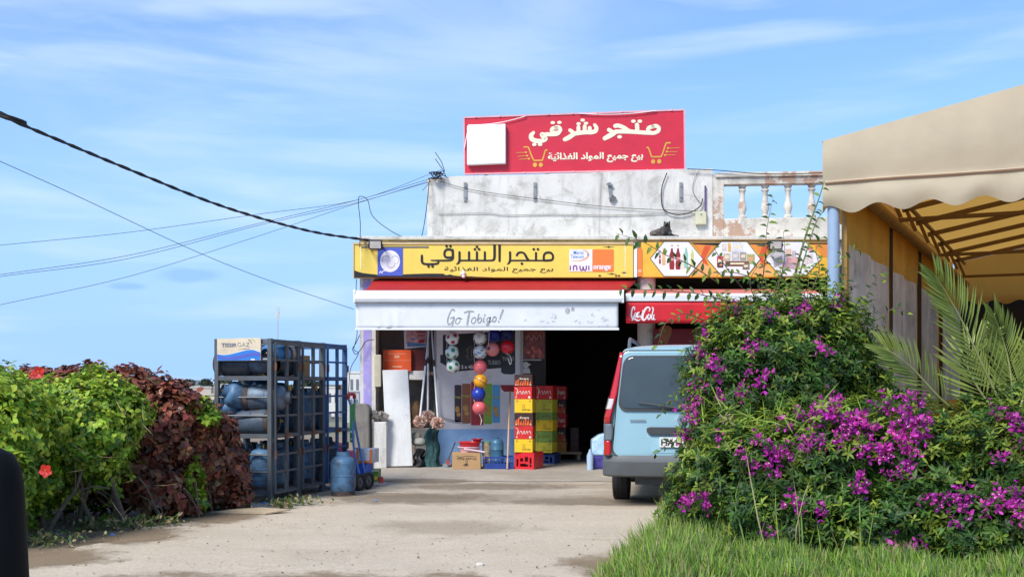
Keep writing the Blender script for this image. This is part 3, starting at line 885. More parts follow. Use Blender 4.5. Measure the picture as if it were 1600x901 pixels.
# floodlights
def flood(px, py, d, yaw, label):
    e = empty('floodlight', P(px, py, d), label, 'floodlight', 'floodlights on the shop signs')
    rot = Euler((R(14), 0, R(yaw))).to_matrix(); c = P(px, py, d)
    b_ = MB(); b_.box(c, (0.205, 0.05, 0.145), rot); b_.build('housing', dark_metal, e, bevel=0.012)
    b_ = MB(); b_.box(c + rot @ Vector((0, -0.0285, 0)), (0.165, 0.008, 0.108), rot); b_.build('glass', mat('flood_glass', (0.58, 0.57, 0.52), 0.25), e)
    b_ = MB(); b_.beam(c + rot @ Vector((-0.11, 0, 0)), c + rot @ Vector((-0.11, 0.13, -0.05)), 0.012, 0.03); b_.beam(c + rot @ Vector((0.11, 0, 0)), c + rot @ Vector((0.11, 0.13, -0.05)), 0.012, 0.03)
    b_.beam(c + rot @ Vector((-0.115, 0.13, -0.05)), c + rot @ Vector((0.115, 0.13, -0.05)), 0.03, 0.012); b_.build('bracket', dark_metal, e)
flood(586.5, 382, 17.58, 4, 'black framed floodlight above the blue sticker of the yellow sign')
flood(1212, 382.5, 17.58, -5, 'grey floodlight on the top edge of the product picture sign')

# ------------------------------------------------------------------ product picture sign
fp = Face((0, 17.76, 3), (1, 0, 0), (0, 0, 1))
pse = empty('picture_sign', fp.at(1150, 433), 'orange sign with three white hexagons of drinks and groceries over the red awning', 'sign')
b_ = MB(); q = fp.at(1002.5, 378.5); q2 = fp.at(1300, 432.8)
b_.bx(q.x, q2.x, 17.76, 17.93, q2.z, q.z); b_.build('panel', mat('warm_yellow_print', (0.83, 0.48, 0.05), 0.45, var=0.1), pse, bevel=0.005)
b_ = MB(); b_.bx(fy.at(990.5, 400).x, fy.at(995.6, 400).x, 17.752, 17.90, q2.z, q.z - .02); b_.build('white_joint', white_print, pse)
b_ = MB(); fp.rect(b_, 996.2, 388, 1003, 432, 0.012); b_.build('orange_end', orange_print, pse)
b_ = MB(); lay_text(b_, fp, 'www', 996.6, 421, 1002.4, 426, 0.014); b_.build('end_print', cream_print, pse)
hexes = [((1016, 404), (1037.5, 377.5), (1076, 377.5), (1098.5, 404.5), (1076, 431.5), (1037.5, 431.5)),
         ((1104, 404), (1127, 377.5), (1167, 377.5), (1188, 404.5), (1167, 431.5), (1128, 431.5)),
         ((1195, 404), (1219, 377.5), (1258, 377.5), (1283, 404.5), (1258, 431.5), (1219, 431.5))]
for q_ in ([(1080, 379), (1124, 379), (1103, 403), (1100, 403)], [(1170, 379), (1216, 379), (1193, 403), (1190, 403)], [(1268, 379), (1300, 379), (1300, 400), (1286, 402)]):
    b_ = MB(); fp.lay(b_, q_, 0.003); b_.build('orange_field', mat('orange_field', (0.78, 0.27, 0.05), 0.45), pse)
for q_ in ([(1099, 404), (1122, 430), (1080, 430)], [(1189, 404), (1214, 430), (1172, 430)]):
    b_ = MB(); fp.lay(b_, q_, 0.003); b_.build('peach_field', mat('peach_field', (0.84, 0.42, 0.16), 0.45), pse)
for x in (1101, 1191.5):
    b_ = MB(); fp.lay(b_, [(x, 384), (x + 10, 384), (x + 1, 403), (x + 7, 416), (x - 3, 410), (x - 6, 400)], 0.0036); b_.build('red_chevron', mat('red_chevron', (0.70, 0.10, 0.03), 0.45), pse)
b_ = MB(); fp.lay(b_, [(1078, 379.2), (1128, 379.2), (1120, 383.5), (1084, 381.5)], 0.0045); fp.lay(b_, [(1168, 379.2), (1206, 379.2), (1200, 382.5), (1172, 381.5)], 0.0045); fp.lay(b_, [(1262, 379.2), (1299, 379.2), (1299, 381.5), (1264, 381.5)], 0.0045)
b_.build('torn_gap', black_print, pse)
for hi, hx in enumerate(hexes):
    b_ = MB(); fp.lay(b_, hx, 0.006); h = b_.build('hexagon', white_print, pse)
    b_ = MB(); fp.stroke(b_, list(hx) + [hx[0]], 0.9, 0.0075, smooth=False, round_=False); b_.build('outline', black_print, h)
    if hi == 0:
        cola = mat('cola_red', (0.30, 0.03, 0.025), 0.4); 
        for (x, m_, w, y0, y1) in ((1049.7, cola, 8, 388, 421), (1059.3, cola, 8, 388, 421), (1037, mat('juice_amber', (0.75, 0.50, 0.22), 0.4), 6, 388, 414), (1031, cola, 3, 396, 412), (1072, mat('bottle_green', (0.30, 0.55, 0.42), 0.4), 6.5, 387, 419), (1081.5, mat('bottle_lime', (0.62, 0.66, 0.22), 0.4), 5.5, 390, 416), (1066, mat('bottle_pale', (0.74, 0.70, 0.55), 0.4), 5, 398, 420)):
            b_ = MB(); H = y1 - y0
            fp.stroke(b_, [(x, y0), (x, y0 + H * .14), (x, y0 + H * .32), (x, y0 + H * .52), (x, y0 + H * .75), (x, y1)], [w * .36, w * .5, w * .95, w * .78, w, w * .85], 0.008, 4, round_=False)
            bo = b_.build('bottle_picture', m_, h)
            if m_ is cola:
                b_ = MB(); fp.rect(b_, x - w * .43, y0 + H * .42, x + w * .43, y0 + H * .58, 0.0095)
                fp.stroke(b_, [(x, y0 - 5.5), (x, y0 - 3.5)], 2.6, 0.0095, round_=False); b_.build('bottle_label', mat('pink_print', (0.75, 0.30, 0.30), .5), h)
    elif hi == 1:
        for (x0, y0, x1, y1, c) in ((1120, 400, 1130, 417, (0.55, .07, .08)), (1121, 410, 1130, 418, (.10, .03, .03)), (1128, 381, 1135, 392, (.62, .60, .55)), (1137, 379.5, 1142, 393, (.75, .50, .12)), (1144, 379, 1161, 393, (.70, .71, .74)), (1130, 396, 1141, 408, (.55, .48, .36)), (1143, 393, 1155, 408, (.52, .53, .52)), (1156, 394, 1166, 407, (.36, .33, .27)), (1167, 397, 1179, 412, (.42, .42, .16)), (1133, 408, 1170, 416, (.20, .08, .05)), (1160, 411, 1171, 421, (.22, .17, .13))):
            b_ = MB(); k = 0.008 + 0.0004 * (y1 - 379) / 10
            fp.rect(b_, x0, y0, x1, y1, k); bo = b_.build('package_picture', mat('pack_%d_%d' % (x0, y0), c, 0.5, var=.3, scale=40), h)
            b_ = MB(); fp.rect(b_, x0 + (x1 - x0) * .2, y0 + (y1 - y0) * .3, x1 - (x1 - x0) * .2, y0 + (y1 - y0) * .62, k + 0.0015)
            b_.build('package_label', mat('pack_label%d' % (int(x0 + y0) % 3), ((.70, .66, .60), (.75, .35, .18), (.8, .74, .5))[int(x0 + y0) % 3], .5, var=.3, scale=60), h)
    else:
        for (x0, y0, x1, y1, c, sl) in ((1209, 399, 1222, 412, (.40, .42, .40), 6), (1228, 389, 1236, 402, (.72, .52, .38), 0), (1237, 392, 1244, 402, (.55, .5, .55), 0), (1229, 402, 1250, 411, (.72, .40, .38), 1), (1222, 411, 1250, 421, (.55, .38, .42), -2), (1262, 386, 1268, 391, (.7, .2, .2), 0), (1258, 396, 1270, 410, (.68, .60, .58), 3)):
            b_ = MB(); fp.lay(b_, [(x0, y0 + sl), (x1, y0), (x1, y1), (x0, y1 + sl)], 0.008 + (y1 - 380) * 2e-5); b_.build('package_picture', mat('pack_%d_%d' % (x0, y0), c, 0.5, var=.35, scale=40), h)

# ------------------------------------------------------------------ white awning
fa = Face((0, 16.80, 2.3), (1, 0, 0), (0, 0, 1))
awn = empty('white_awning', fa.at(763, 513), 'white roller awning with grey script lettering on a stained valance', 'awning')
za = lambda y: PZ(y, 16.8)
xl, xr = PX(555, 16.8), PX(972, 16.8)
b_ = MB(); nxx = 24
xw0, xw1 = PX(584, 17.9), PX(996, 17.9)
for j, t in enumerate((0, .25, .5, .75, 1)):
    for i in range(nxx + 1):
        u = i / nxx
        b_.v.append((xw0 + (xw1 - xw0) * u + ((xl + .1) + (xr - xl - .1) * u - (xw0 + (xw1 - xw0) * u)) * t, 17.9 + (16.86 - 17.9) * t, PZ(436.5, 17.9) + (za(455) - PZ(436.5, 17.9)) * t - 0.03 * math.sin(math.pi * t)))
for j in range(4):
    for i in range(nxx): a = j * (nxx + 1) + i; b_.f.append((a, a + 1, a + nxx + 2, a + nxx + 1)); b_.m.append(0)
b_.build('canopy', mat('red_awning_cloth', (0.46, 0.012, 0.016), 0.7, trans=0.15), awn, smooth=True, thick=0.004)
b_ = MB(); prof = [(16.74, za(472)), (16.72, za(467)), (16.735, za(460)), (16.78, za(454.5)), (16.86, za(453)), (16.90, za(458)), (16.90, za(472))]
b_.prism([(xl, y, z) for y, z in prof], (xr - xl, 0, 0)); b_.build('front_bar', mat('bar_white', (0.86, 0.87, 0.87), 0.35, var=.04, dirt=(0.60, .60, .58), damt=.15), awn, bevel=0.006)
b_ = MB(); b_.prism([(xl - .02, y, z) for y, z in ((16.73, za(473)), (16.73, za(456)), (16.79, za(452)), (16.91, za(452)), (16.91, za(473)))], (0.025, 0, 0)); b_.build('end_cap', white_print, awn); b_ = MB(); b_.prism([(xr - .005, y, z) for y, z in ((16.73, za(473)), (16.73, za(456)), (16.79, za(452)), (16.91, za(452)), (16.91, za(473)))], (0.025, 0, 0)); b_.build('end_cap', white_print, awn)
b_ = MB(); nzz = 8; nxx = 90
vx0, vx1 = PX(556, 16.8), PX(966, 16.8)
zt, zb = za(472.5), za(512.5)
for j in range(nzz + 1):
    for i in range(nxx + 1):
        u = i / nxx; t = j / nzz
        wv = (0.006 if u < .2 else 0.0012) * math.sin(u * 23 + 2 * t) * t + 0.012 * math.exp(-((u - .12 - .1 * (1 - t)) / .05) ** 2) * math.sin(u * 160 - t * 3) * t
        b_.v.append((vx0 + (vx1 - vx0) * u, 16.80 + wv, zt + (zb - zt) * t))
for j in range(nzz):
    for i in range(nxx): a = j * (nxx + 1) + i; b_.f.append((a, a + 1, a + nxx + 2, a + nxx + 1)); b_.m.append(0)
val = b_.build('valance', mat('valance_cloth', (0.74, 0.75, 0.76), 0.6, var=.05, scale=3, dirt=(0.50, 0.51, 0.53), damt=0.30, dscale=2.6, bump=0.15, bscale=9), awn, smooth=True, thick=0.003)
b_ = MB(); b_.beam((vx0 - .01, 16.80, zb - .01), (vx1 + .01, 16.80, zb - .012), 0.02, 0.03); b_.build('hem_bar', white_vinyl, val)
ink = MB()
def zg(p): return (690 + p[0] * 290 / 1600, 475 + p[1] * 45 / 248)
S = 290 / 1600
strokes(ink, fa, zg, 0.0045,
    ([(112, 62), (104, 46), (84, 54), (62, 100), (52, 150), (66, 176), (92, 150), (106, 112)], [9 * S] + [12 * S] * 5 + [9 * S] * 2),
    ([(76, 122), (108, 112), (98, 160), (90, 196)], [8 * S, 11 * S, 12 * S, 8 * S]),
    ([(148, 118), (128, 128), (120, 158), (136, 170), (156, 150), (158, 126), (148, 118), (176, 126)], 8.5 * S),
    ([(198, 72), (235, 60), (274, 64)], 13 * S), ([(240, 62), (230, 120), (220, 176)], [14 * S, 17 * S, 14 * S]),
    ([(280, 114), (262, 128), (258, 156), (274, 166), (292, 146), (294, 120), (280, 114)], 8.5 * S),
    ([(322, 82), (310, 130), (318, 160), (338, 150), (344, 122), (330, 116), (314, 134)], 8.5 * S),
    ([(366, 112), (358, 146), (370, 152)], 8.5 * S),
    ([(410, 112), (392, 124), (392, 150), (412, 140), (420, 110), (410, 160), (398, 184), (386, 176), (404, 158), (430, 144)], 7.5 * S),
    ([(458, 108), (442, 120), (440, 144), (454, 150), (468, 132), (468, 112), (458, 108)], 7.5 * S),
    ([(528, 50), (512, 90), (500, 128)], [14 * S, 12 * S, 7 * S]))
dots(ink, fa, zg, 0.009, 7 * S, 7 * S, (372, 92), (490, 148))
grey_ink = mat('faded_grey_ink', (0.34, 0.35, 0.37), 0.6, var=.25, scale=20)
ink.build('lettering', grey_ink, val)
ink = MB()
for (x, y, r_, q_) in ((1085, 58, 22, 26), (1130, 42, 17, 18)): fa.disc(ink, *zg((x, y)), r_ * S, 0.0045, q_ * S)
ink.build('heart_print', mat('heart_grey', (0.42, 0.42, 0.45), 0.6, var=.3, scale=30), val)
ink = MB()
for (x, y) in ((735, 135), (850, 150), (870, 152), (915, 155), (960, 150), (975, 90), (945, 108), (990, 110), (1160, 150), (1180, 158), (1265, 155), (1290, 158), (1285, 80), (1310, 105), (1350, 60), (1362, 188), (1392, 120), (1410, 130), (1420, 145), (1400, 155), (1430, 178), (970, 130)):
    for k in range(2):
        px, py = zg((x + rng.uniform(-12, 12), y + rng.uniform(-8, 8)))
        a = rng.uniform(-1, 1); l = rng.uniform(1.0, 2.6)
        fa.stroke(ink, [(px - l * math.cos(a), py - l * math.sin(a)), (px + rng.uniform(-.6, .6), py + rng.uniform(-.6, .6)), (px + l * math.cos(a), py + l * math.sin(a))], [.3, rng.uniform(.8, 1.5), .3], 0.0045 + k * .0004 + (x % 7) * .00005, 3)
ink.build('print_remnant', mat('faint_grey_ink', (0.50, 0.51, 0.54), 0.6, var=.3, scale=30), val)
for x in (xl + .25, xr - .3):
    b_ = MB(); b_.tube([(x, 17.88, 2.62), (x + .05, 17.35, 2.50), (x, 16.9, 2.60)], 0.02, 8); b_.build('folding_arm', white_print, awn)

# ------------------------------------------------------------------ red awning beside it
fc = Face((0, 16.95, 2.3), (1, 0, 0), (0, 0, 1))
rawn = empty('red_awning', fc.at(1130, 505), 'red awning with white script drink lettering half hidden by the bougainvillea', 'awning')
zc = lambda y: PZ(y, 16.95)
xl, xr = PX(978, 16.95), PX(1285, 16.95)
b_ = MB()
b_.add([(xl + .03, 17.9, PZ(452, 17.9)), (xr, 17.9, PZ(452, 17.9)), (xr, 17.35, PZ(454.5, 17.35)), (xl + .03, 17.35, PZ(454.5, 17.35)), (xr, 16.98, zc(460)), (xl + .03, 16.98, zc(460))], [(0, 1, 2, 3), (3, 2, 4, 5)])
b_.build('canopy', mat('salmon_cloth', (0.66, 0.20, 0.16), 0.7, trans=.15), rawn, thick=0.004)
b_ = MB(); b_.prism([(xl, y, z) for y, z in ((16.93, zc(470.5)), (16.92, zc(461)), (16.96, zc(458)), (17.02, zc(459)), (17.02, zc(470.5)))], (xr - xl, 0, 0)); b_.build('front_bar', white_vinyl, rawn, bevel=0.005)
b_ = MB(); nxx = 40
for j in range(6):
    for i in range(nxx + 1):
        u = i / nxx; t = j / 5
        b_.v.append((xl + (xr - xl) * u, 16.95 + 0.0025 * math.sin(u * 40 + t * 2) * t, zc(470) + (zc(505) - zc(470)) * t))
for j in range(5):
    for i in range(nxx): a = j * (nxx + 1) + i; b_.f.append((a, a + 1, a + nxx + 2, a + nxx + 1)); b_.m.append(0)
val = b_.build('valance', mat('cola_valance', (0.64, 0.015, 0.025), 0.5, var=.12), rawn, smooth=True, thick=0.003)
ink = MB()
def zk(p): return (970 + p[0] * 100 / 858, 445 + p[1] * 105 / 901)
S = 100 / 858
strokes(ink, fc, zk, 0.005,
    ([(184, 338), (186, 306), (168, 298), (148, 340), (142, 398), (150, 440), (168, 434), (180, 408)], [8 * S, 12 * S] + [18 * S] * 4 + [12 * S] * 2),
    ([(200, 366), (188, 392), (190, 428), (202, 432), (209, 398), (200, 366)], 11 * S),
    ([(232, 370), (220, 376), (213, 410), (220, 434), (230, 424)], 12 * S),
    ([(250, 366), (228, 378), (222, 420), (236, 432), (256, 400), (262, 356), (258, 420), (272, 430)], 16 * S),
    ([(380, 352), (390, 322), (378, 304), (350, 302), (318, 340), (292, 400), (290, 450), (308, 470), (336, 448), (350, 410)], [12 * S, 16 * S, 18 * S, 22 * S, 28 * S, 30 * S, 28 * S, 24 * S, 18 * S, 12 * S]),
    ([(388, 388), (366, 404), (362, 440), (376, 462), (394, 440), (396, 404), (388, 388)], 16 * S),
    ([(424, 300), (434, 330), (420, 390), (412, 440), (424, 462), (436, 448)], 15 * S),
    ([(446, 400), (438, 430), (446, 462), (456, 462)], 14 * S),
    ([(152, 470), (175, 452), (205, 468), (235, 476), (262, 462)], [16 * S, 16 * S, 20 * S, 16 * S, 6 * S]))
dots(ink, fc, zk, 0.0095, 9 * S, 10 * S, (294, 346))
ink.build('lettering', white_print, val)
b_ = MB(); b_.box(((PX(1022, 17.8) + PX(1150, 17.8)) / 2, 17.85, 1.16), (PX(1150, 17.8) - PX(1022, 17.8), 0.12, 2.1)); rp = b_.build('drinks_panel', mat('deep_red_panel', (0.22, 0.012, 0.016), 0.35), bevel=.01)
tag(rp, 'deep red drinks advertisement panel under the red awning behind the van', 'panel')
fd = Face((0, 17.79, 1.5), (1, 0, 0), (0, 0, 1))
b_ = MB(); fd.lay(b_, [(1029, 515), (1034, 509), (1044, 508), (1050, 512), (1049, 522), (1043, 535), (1040, 538), (1032, 527)], .004); b_.build('glass_picture', mat('amber_glass_print', (0.36, 0.13, 0.05), .4), rp)

# ------------------------------------------------------------------ dirt and damp marks on the ground
def patch_mat(name, col, amt, sc_=2.2):
    m = bpy.data.materials.new(name); m.use_nodes = True; nt = m.node_tree; N, L = nt.nodes, nt.links
    b = N['Principled BSDF']; b.inputs['Roughness'].default_value = .95; b.inputs['Specular IOR Level'].default_value = .15
    tc = N.new('ShaderNodeTexCoord'); n = N.new('ShaderNodeTexNoise'); n.inputs['Scale'].default_value = sc_; n.inputs['Detail'].default_value = 9; n.inputs['Roughness'].default_value = .7
    L.new(tc.outputs['Object'], n.inputs['Vector'])
    v = N.new('ShaderNodeVectorMath'); v.operation = 'SUBTRACT'; v.inputs[1].default_value = (.5, .5, 0); L.new(tc.outputs['Generated'], v.inputs[0])
    v2 = N.new('ShaderNodeVectorMath'); v2.operation = 'MULTIPLY'; v2.inputs[1].default_value = (2, 2, 0); L.new(v.outputs[0], v2.inputs[0])
    ln = N.new('ShaderNodeVectorMath'); ln.operation = 'LENGTH'; L.new(v2.outputs[0], ln.inputs[0])
    a = N.new('ShaderNodeMath'); a.operation = 'MULTIPLY_ADD'; a.inputs[1].default_value = 1.5; L.new(n.outputs['Fac'], a.inputs[0])
    ng = N.new('ShaderNodeMath'); ng.operation = 'MULTIPLY'; ng.inputs[1].default_value = -.85; L.new(ln.outputs['Value'], ng.inputs[0]); L.new(ng.outputs[0], a.inputs[2])
    r = N.new('ShaderNodeMapRange'); r.interpolation_type = 'SMOOTHSTEP'; r.inputs[1].default_value = .02; r.inputs[2].default_value = .42; r.inputs[4].default_value = amt; L.new(a.outputs[0], r.inputs[0])
    n2 = N.new('ShaderNodeTexNoise'); n2.inputs['Scale'].default_value = 45; n2.inputs['Detail'].default_value = 4; L.new(tc.outputs['Object'], n2.inputs['Vector'])
    mx = N.new('ShaderNodeMix'); mx.data_type = 'RGBA'; mx.inputs[6].default_value = (*col, 1); mx.inputs[7].default_value = (*[q * .55 for q in col], 1); L.new(n2.outputs['Fac'], mx.inputs[0]); L.new(mx.outputs[2], b.inputs['Base Color'])
    t = N.new('ShaderNodeBsdfTransparent'); ms = N.new('ShaderNodeMixShader'); L.new(r.outputs[0], ms.inputs[0]); L.new(t.outputs[0], ms.inputs[1]); L.new(b.outputs[0], ms.inputs[2]); L.new(ms.outputs[0], N['Material Output'].inputs['Surface'])
    return m
dirt_p = patch_mat('loose_dirt', (.36, .265, .17), .75); damp_p = patch_mat('damp_mark', (.33, .26, .185), .5, 3.0)
for k, (x0, x1, y0, y1, m_) in enumerate(((-4.1, 1.4, 6.3, 8.55, dirt_p), (-4.3, -2.9, 8.2, 9.6, dirt_p), (-4.0, -2.75, 9.4, 11.0, dirt_p), (-3.6, -2.4, 10.6, 12.9, dirt_p), (.2, 1.5, 7.6, 9.4, dirt_p),
                                          (-2.6, .3, 12.6, 14.6, damp_p), (-1.9, 1.2, 14.4, 15.9, damp_p), (-.6, 2.3, 12.5, 13.9, damp_p), (.9, 3.0, 12.4, 14.0, damp_p), (-2.3, -.2, 15.4, 16.5, damp_p), (-1.6, .4, 10.0, 11.6, patch_mat('faint_track', (.46, .37, .27), .3, 1.6)))):
    b_ = MB(); z = .010 + .0015 * k; b_.poly([(x0, y0, z), (x1, y0, z), (x1, y1, z), (x0, y1, z)]); tag(b_.build('dirt', m_, origin=((x0 + x1) / 2, (y0 + y1) / 2, z)), kind='structure')
# ------------------------------------------------------------------ shopfront goods
def GX(px, d): return PX(px, d)
# big advertising poster on the front wall of the alcove
fw = Face((0, 18.40, 1.2), (1, 0, 0), (0, 0, 1))
pos_ = empty('wall_poster', fw.at(748, 733), 'large white and blue snack poster behind the hanging balls', 'poster')
b_ = MB(); a, c = fw.at(682, 512), fw.at(814, 733); b_.bx(a.x, c.x, 18.40, 18.45, FZ, 2.60)
b_.build('panel', mat('poster_white', (0.84, 0.83, 0.85), 0.45, var=.05, dirt=(0.42, .42, .42), damt=.25, dscale=4), pos_)
b_ = MB(); fw.lay(b_, [(682.5, 671), (700, 670), (813.5, 670), (813.5, 733), (682.5, 733)], .003); b_.build('blue_field', mat('poster_blue', (0.32, 0.56, 0.90), 0.4, var=.5, scale=1.1), pos_)
b_ = MB(); fw.stroke(b_, [(683, 650), (705, 657), (725, 660), (740, 659)], [4, 5, 4, 1], .003); b_.build('grey_wash', mat('poster_grey', (0.50, .50, .52), .5), pos_)
blk = mat('poster_black', (0.014, 0.014, 0.016), 0.35)
b_ = MB(); fw.lay(b_, [(692, 523), (805, 516), (805, 578), (790, 574), (712, 580), (688, 566), (688, 554), (692, 554)], .003)
fw.lay(b_, [(783, 534), (805, 534), (805, 583), (800, 584.5), (787, 584), (783, 581)], .0045)
cans = b_.build('black_cans', blk, pos_)
b_ = MB()
lay_text(b_, fw, '2 x 45', 720.5, 570, 739, 575.6, .006, .03); b_.build('quantity', white_print, pos_)
b_ = MB(); lay_text(b_, fw, 'TURBO', 762, 562.5, 782, 569.5, .006, .05); lay_text(b_, fw, 'TURBO', 785, 557, 803, 563, .006, .05); b_.build('poster_lettering', mat('dim_grey_print', (0.30, .32, .31), .5), pos_)
b_ = MB()
for x in (706, 735): fw.stroke(b_, [(x - 7, 548), (x, 541), (x + 7, 548), (x + 8, 555), (x, 562), (x - 8, 555)], .9, .006); fw.stroke(b_, [(x - 4, 545), (x - 4, 557)], 1.3, .0065); fw.stroke(b_, [(x + 2, 545), (x + 2, 557)], 1.3, .0065)
b_.build('can_emblem', mat('dull_gold_print', (0.22, .17, .08), .5), pos_)
for i, (x0, x1, y0, y1, col) in enumerate(((710.3, 721, 601, 659, (.055, .018, .02)), (721.8, 735.4, 599, 661, (.36, .11, .03)), (736, 755.5, 596, 664, (.50, .02, .03)), (755.8, 769, 599, 662, (.25, .50, .05)), (769.5, 781.2, 601, 660, (.10, .42, .75)))):
    b_ = MB(); fw.lay(b_, [(x0, y0 + 1), (x0 + 1.5, y0), (x1 - 1.5, y0), (x1, y0 + 1), (x1, y1 - 1), (x1 - 2, y1), (x0 + 2, y1), (x0, y1 - 1)], .003 + i * .0002)
    cn = b_.build('crisp_tube_picture', mat('tube_%d' % i, col, .35, var=.12), pos_)
    b_ = MB(); lay_text(b_, fw, 'Pringles', x0 + 1, y0 + 17, x1 - 1, y0 + 22, .006, .03); b_.build('tube_name', mat('yellow_green_print', (.55, .55, .08), .5), cn)
    b_ = MB(); fw.disc(b_, (x0 + x1) / 2 - 1, y0 + 38, (x1 - x0) * .33, .006, 5); fw.disc(b_, (x0 + x1) / 2 + 1, y0 + 46, (x1 - x0) * .30, .0065, 3.5); b_.build('crisp_picture', mat('crisp_gold', (.62, .33, .08), .5, var=.3, scale=30), cn)

# left alcove: shelf, boxes, framed picture
sh = MB(); sh.bx(GX(596, 18.6), GX(681, 18.6), 18.35, 19.2, 1.50, 1.55)
tag(sh.build('wall_shelf', wood_raw), 'wooden shelf in the alcove under the orange box', 'shelf')
sh = MB(); sh.bx(GX(640, 18.3), GX(664, 18.3), 18.26, 18.32, PZ(593, 18.3), PZ(579, 18.3)); o = sh.build('shelf_rail', white_paint, bevel=.005)
for dx in (-.07, .03, .08):
    pass
tag(o, 'short white painted rail under the dark red box', 'rail')
fo = Face((0, 18.22, 1.7), (1, 0, 0), (0, 0, 1))
b_ = MB(); a, c = fo.at(598.5, 546.5), fo.at(642.5, 576); b_.bx(a.x, c.x, 18.22, 18.55, 1.552, a.z); ob = b_.build('orange_box', mat('orange_card', (.80, .10, .015), .55, var=.06), bevel=.004)
tag(ob, 'bright orange cardboard box above the leaning white door', 'box')
b_ = MB(); fo.rect(b_, 616, 555, 624, 559, .003); fo.rect(b_, 613, 571.5, 628, 573.5, .003); fo.rect(b_, 606, 552, 634, 552.8, .003); fo.rect(b_, 599, 562.5, 642, 563.0, .003); b_.build('box_print', mat('peach_print', (.85, .45, .28), .5), ob)
b_ = MB(); b_.bx(GX(643.5, 18.3), GX(664, 18.3), 18.3, 18.6, 1.552, PZ(546, 18.3)); ob = b_.build('dark_red_box', mat('maroon_card', (.12, .014, .012), .6), bevel=.004)
tag(ob, 'dark maroon box beside the bright orange box', 'box')
fpct = Face((0, 18.9, 1.9), (1, .25, 0), (0, 0, 1))
fe = empty('framed_picture', fpct.at(648, 545), 'pale blue framed leaflet hanging crooked behind the mop handles', 'picture')
b_ = MB(); b_.prism([fpct.at(631, 514), fpct.at(669, 513), fpct.at(669, 541), fpct.at(632.5, 545)], -fpct.n * .03); b_.build('frame', mat('pale_blue_frame', (.50, .60, .68), .5), fe)
b_ = MB(); fpct.lay(b_, [(635, 516), (667, 515), (667, 536), (635, 536)], .003); b_.build('leaflet', mat('pink_leaflet', (.52, .30, .32), .5, var=.5, scale=14), fe)
b_ = MB(); fpct.lay(b_, [(635.5, 534), (650, 535.5), (667, 537.5), (667, 539.5), (636.5, 541)], .0045); fpct.lay(b_, [(642, 528), (648, 528), (648, 531), (642, 531)], .0055); b_.build('leaflet_band', mat('leaflet_blue', (.08, .22, .45), .5), fe)
b_ = MB(); fpct.lay(b_, [(654, 531), (663, 530), (663, 535), (654, 535.5)], .0045); fpct.rect(b_, 650, 518, 664, 520, .0045); fpct.rect(b_, 652, 523, 664, 525, .0045); b_.build('leaflet_red', mat('leaflet_red', (.40, .03, .05), .5), fe)
# leaning white door
b_ = MB(); td = 17.55
pts = [P(597.5, 578, 17.75), P(637.5, 577, 17.75), P(645, 727.5, td), P(604.5, 728.5, td)]
b_.prism(pts, (0, .05, 0)); dr = b_.build('panel', plaster('cracked_white_door', (.76, .77, .76), (.62, .62, .60), None, .1), None, bevel=.008)
dr.name = 'leaning_door'
tag(dr, 'old white door panel leaning upright under the orange box', 'door')
b_ = MB(); b_.beam(P(605.5, 730, td + .02), P(650, 731.5, td + .1), .05, .035); b_.build('bottom_rail', dark_metal, dr)
# wall lamp / casing beside the pillar
b_ = MB(); b_.bx(GX(585.5, 17.9), GX(596, 17.9), 17.84, 17.92, PZ(604, 17.9), PZ(554, 17.9)); ob = b_.build('casing', mat('aged_cream', (.52, .47, .34), .6), bevel=.008); ob.name = 'meter_case'
tag(ob, 'narrow cream casing fixed beside the lilac striped pillar', 'casing')
b_ = MB(); b_.bx(GX(596, 17.88), GX(597.2, 17.88), 17.835, 17.86, PZ(600, 17.9), PZ(557, 17.9)); b_.build('casing_edge', dark_metal, ob)

# mops
tuft_m = [mat('mop_cream', (.78, .64, .52), .9, island=.25), mat('mop_pink', (.66, .25, .22), .9, island=.25)]
mopdesc = ['white-handled mop hanging head down, leftmost with a cream pink head', 'white-handled mop hanging in the middle of the mop bunch', 'white-handled mop hanging at the right of the bunch near the poster']
for i, ((tx, ty), (bx_, by), d) in enumerate((((671, 508), (656.5, 658), 17.45), ((669, 508), (668.5, 650), 17.62), ((674, 508), (684, 660), 17.45))):
    hd = P(bx_, by, d)
    e = empty('mop', hd, mopdesc[i], 'mop', 'mops hanging under the awning')
    t_, l_ = P(tx, ty, d + .05), P(bx_, by - 8, d)
    b_ = MB(); b_.tube([t_, t_.lerp(l_, .38)], .012, 8); b_.build('upper_handle', mat('handle_grey', (.50, .48, .55), .4), e, smooth=True)
    b_ = MB(); b_.tube([t_.lerp(l_, .44), l_], .015, 8); b_.build('handle', mat('handle_white', (.80, .80, .80), .4), e, smooth=True)
    b_ = MB(); b_.tube([t_.lerp(l_, .375), t_.lerp(l_, .445)], .018, 8); b_.build('grip', mat('grip_maroon', (.05, .015, .02), .6), e, smooth=True)
    n = 900
    dd = rand_dirs(n); dd[:, 2] *= .85
    pos = np.array(hd) + dd * nr.uniform(.015, .05, (n, 1))
    pink = (np.abs(np.arctan2(dd[:, 0], dd[:, 2]) * 2.5 % 1.0 - .5) < .14).astype(int)
    leaves_mesh('head', pos, dd + nr.normal(size=(n, 3)) * .25, rand_dirs(n), nr.uniform(.05, .085, n), np.full(n, .016), tuft_m, pink, parent=e, droop=.2)
# awning cord / conduit bunch behind mops
b_ = MB(); b_.tube([P(677, 512, 18.3), P(678, 585, 18.3), P(680, 650, 18.3)], .012, 6); b_.tube([P(673, 512, 18.25), P(673, 640, 18.25)], .01, 6); tag(b_.build('dark_pole', dark_metal), 'dark rod hanging behind the mop handles at the poster edge', 'rod')

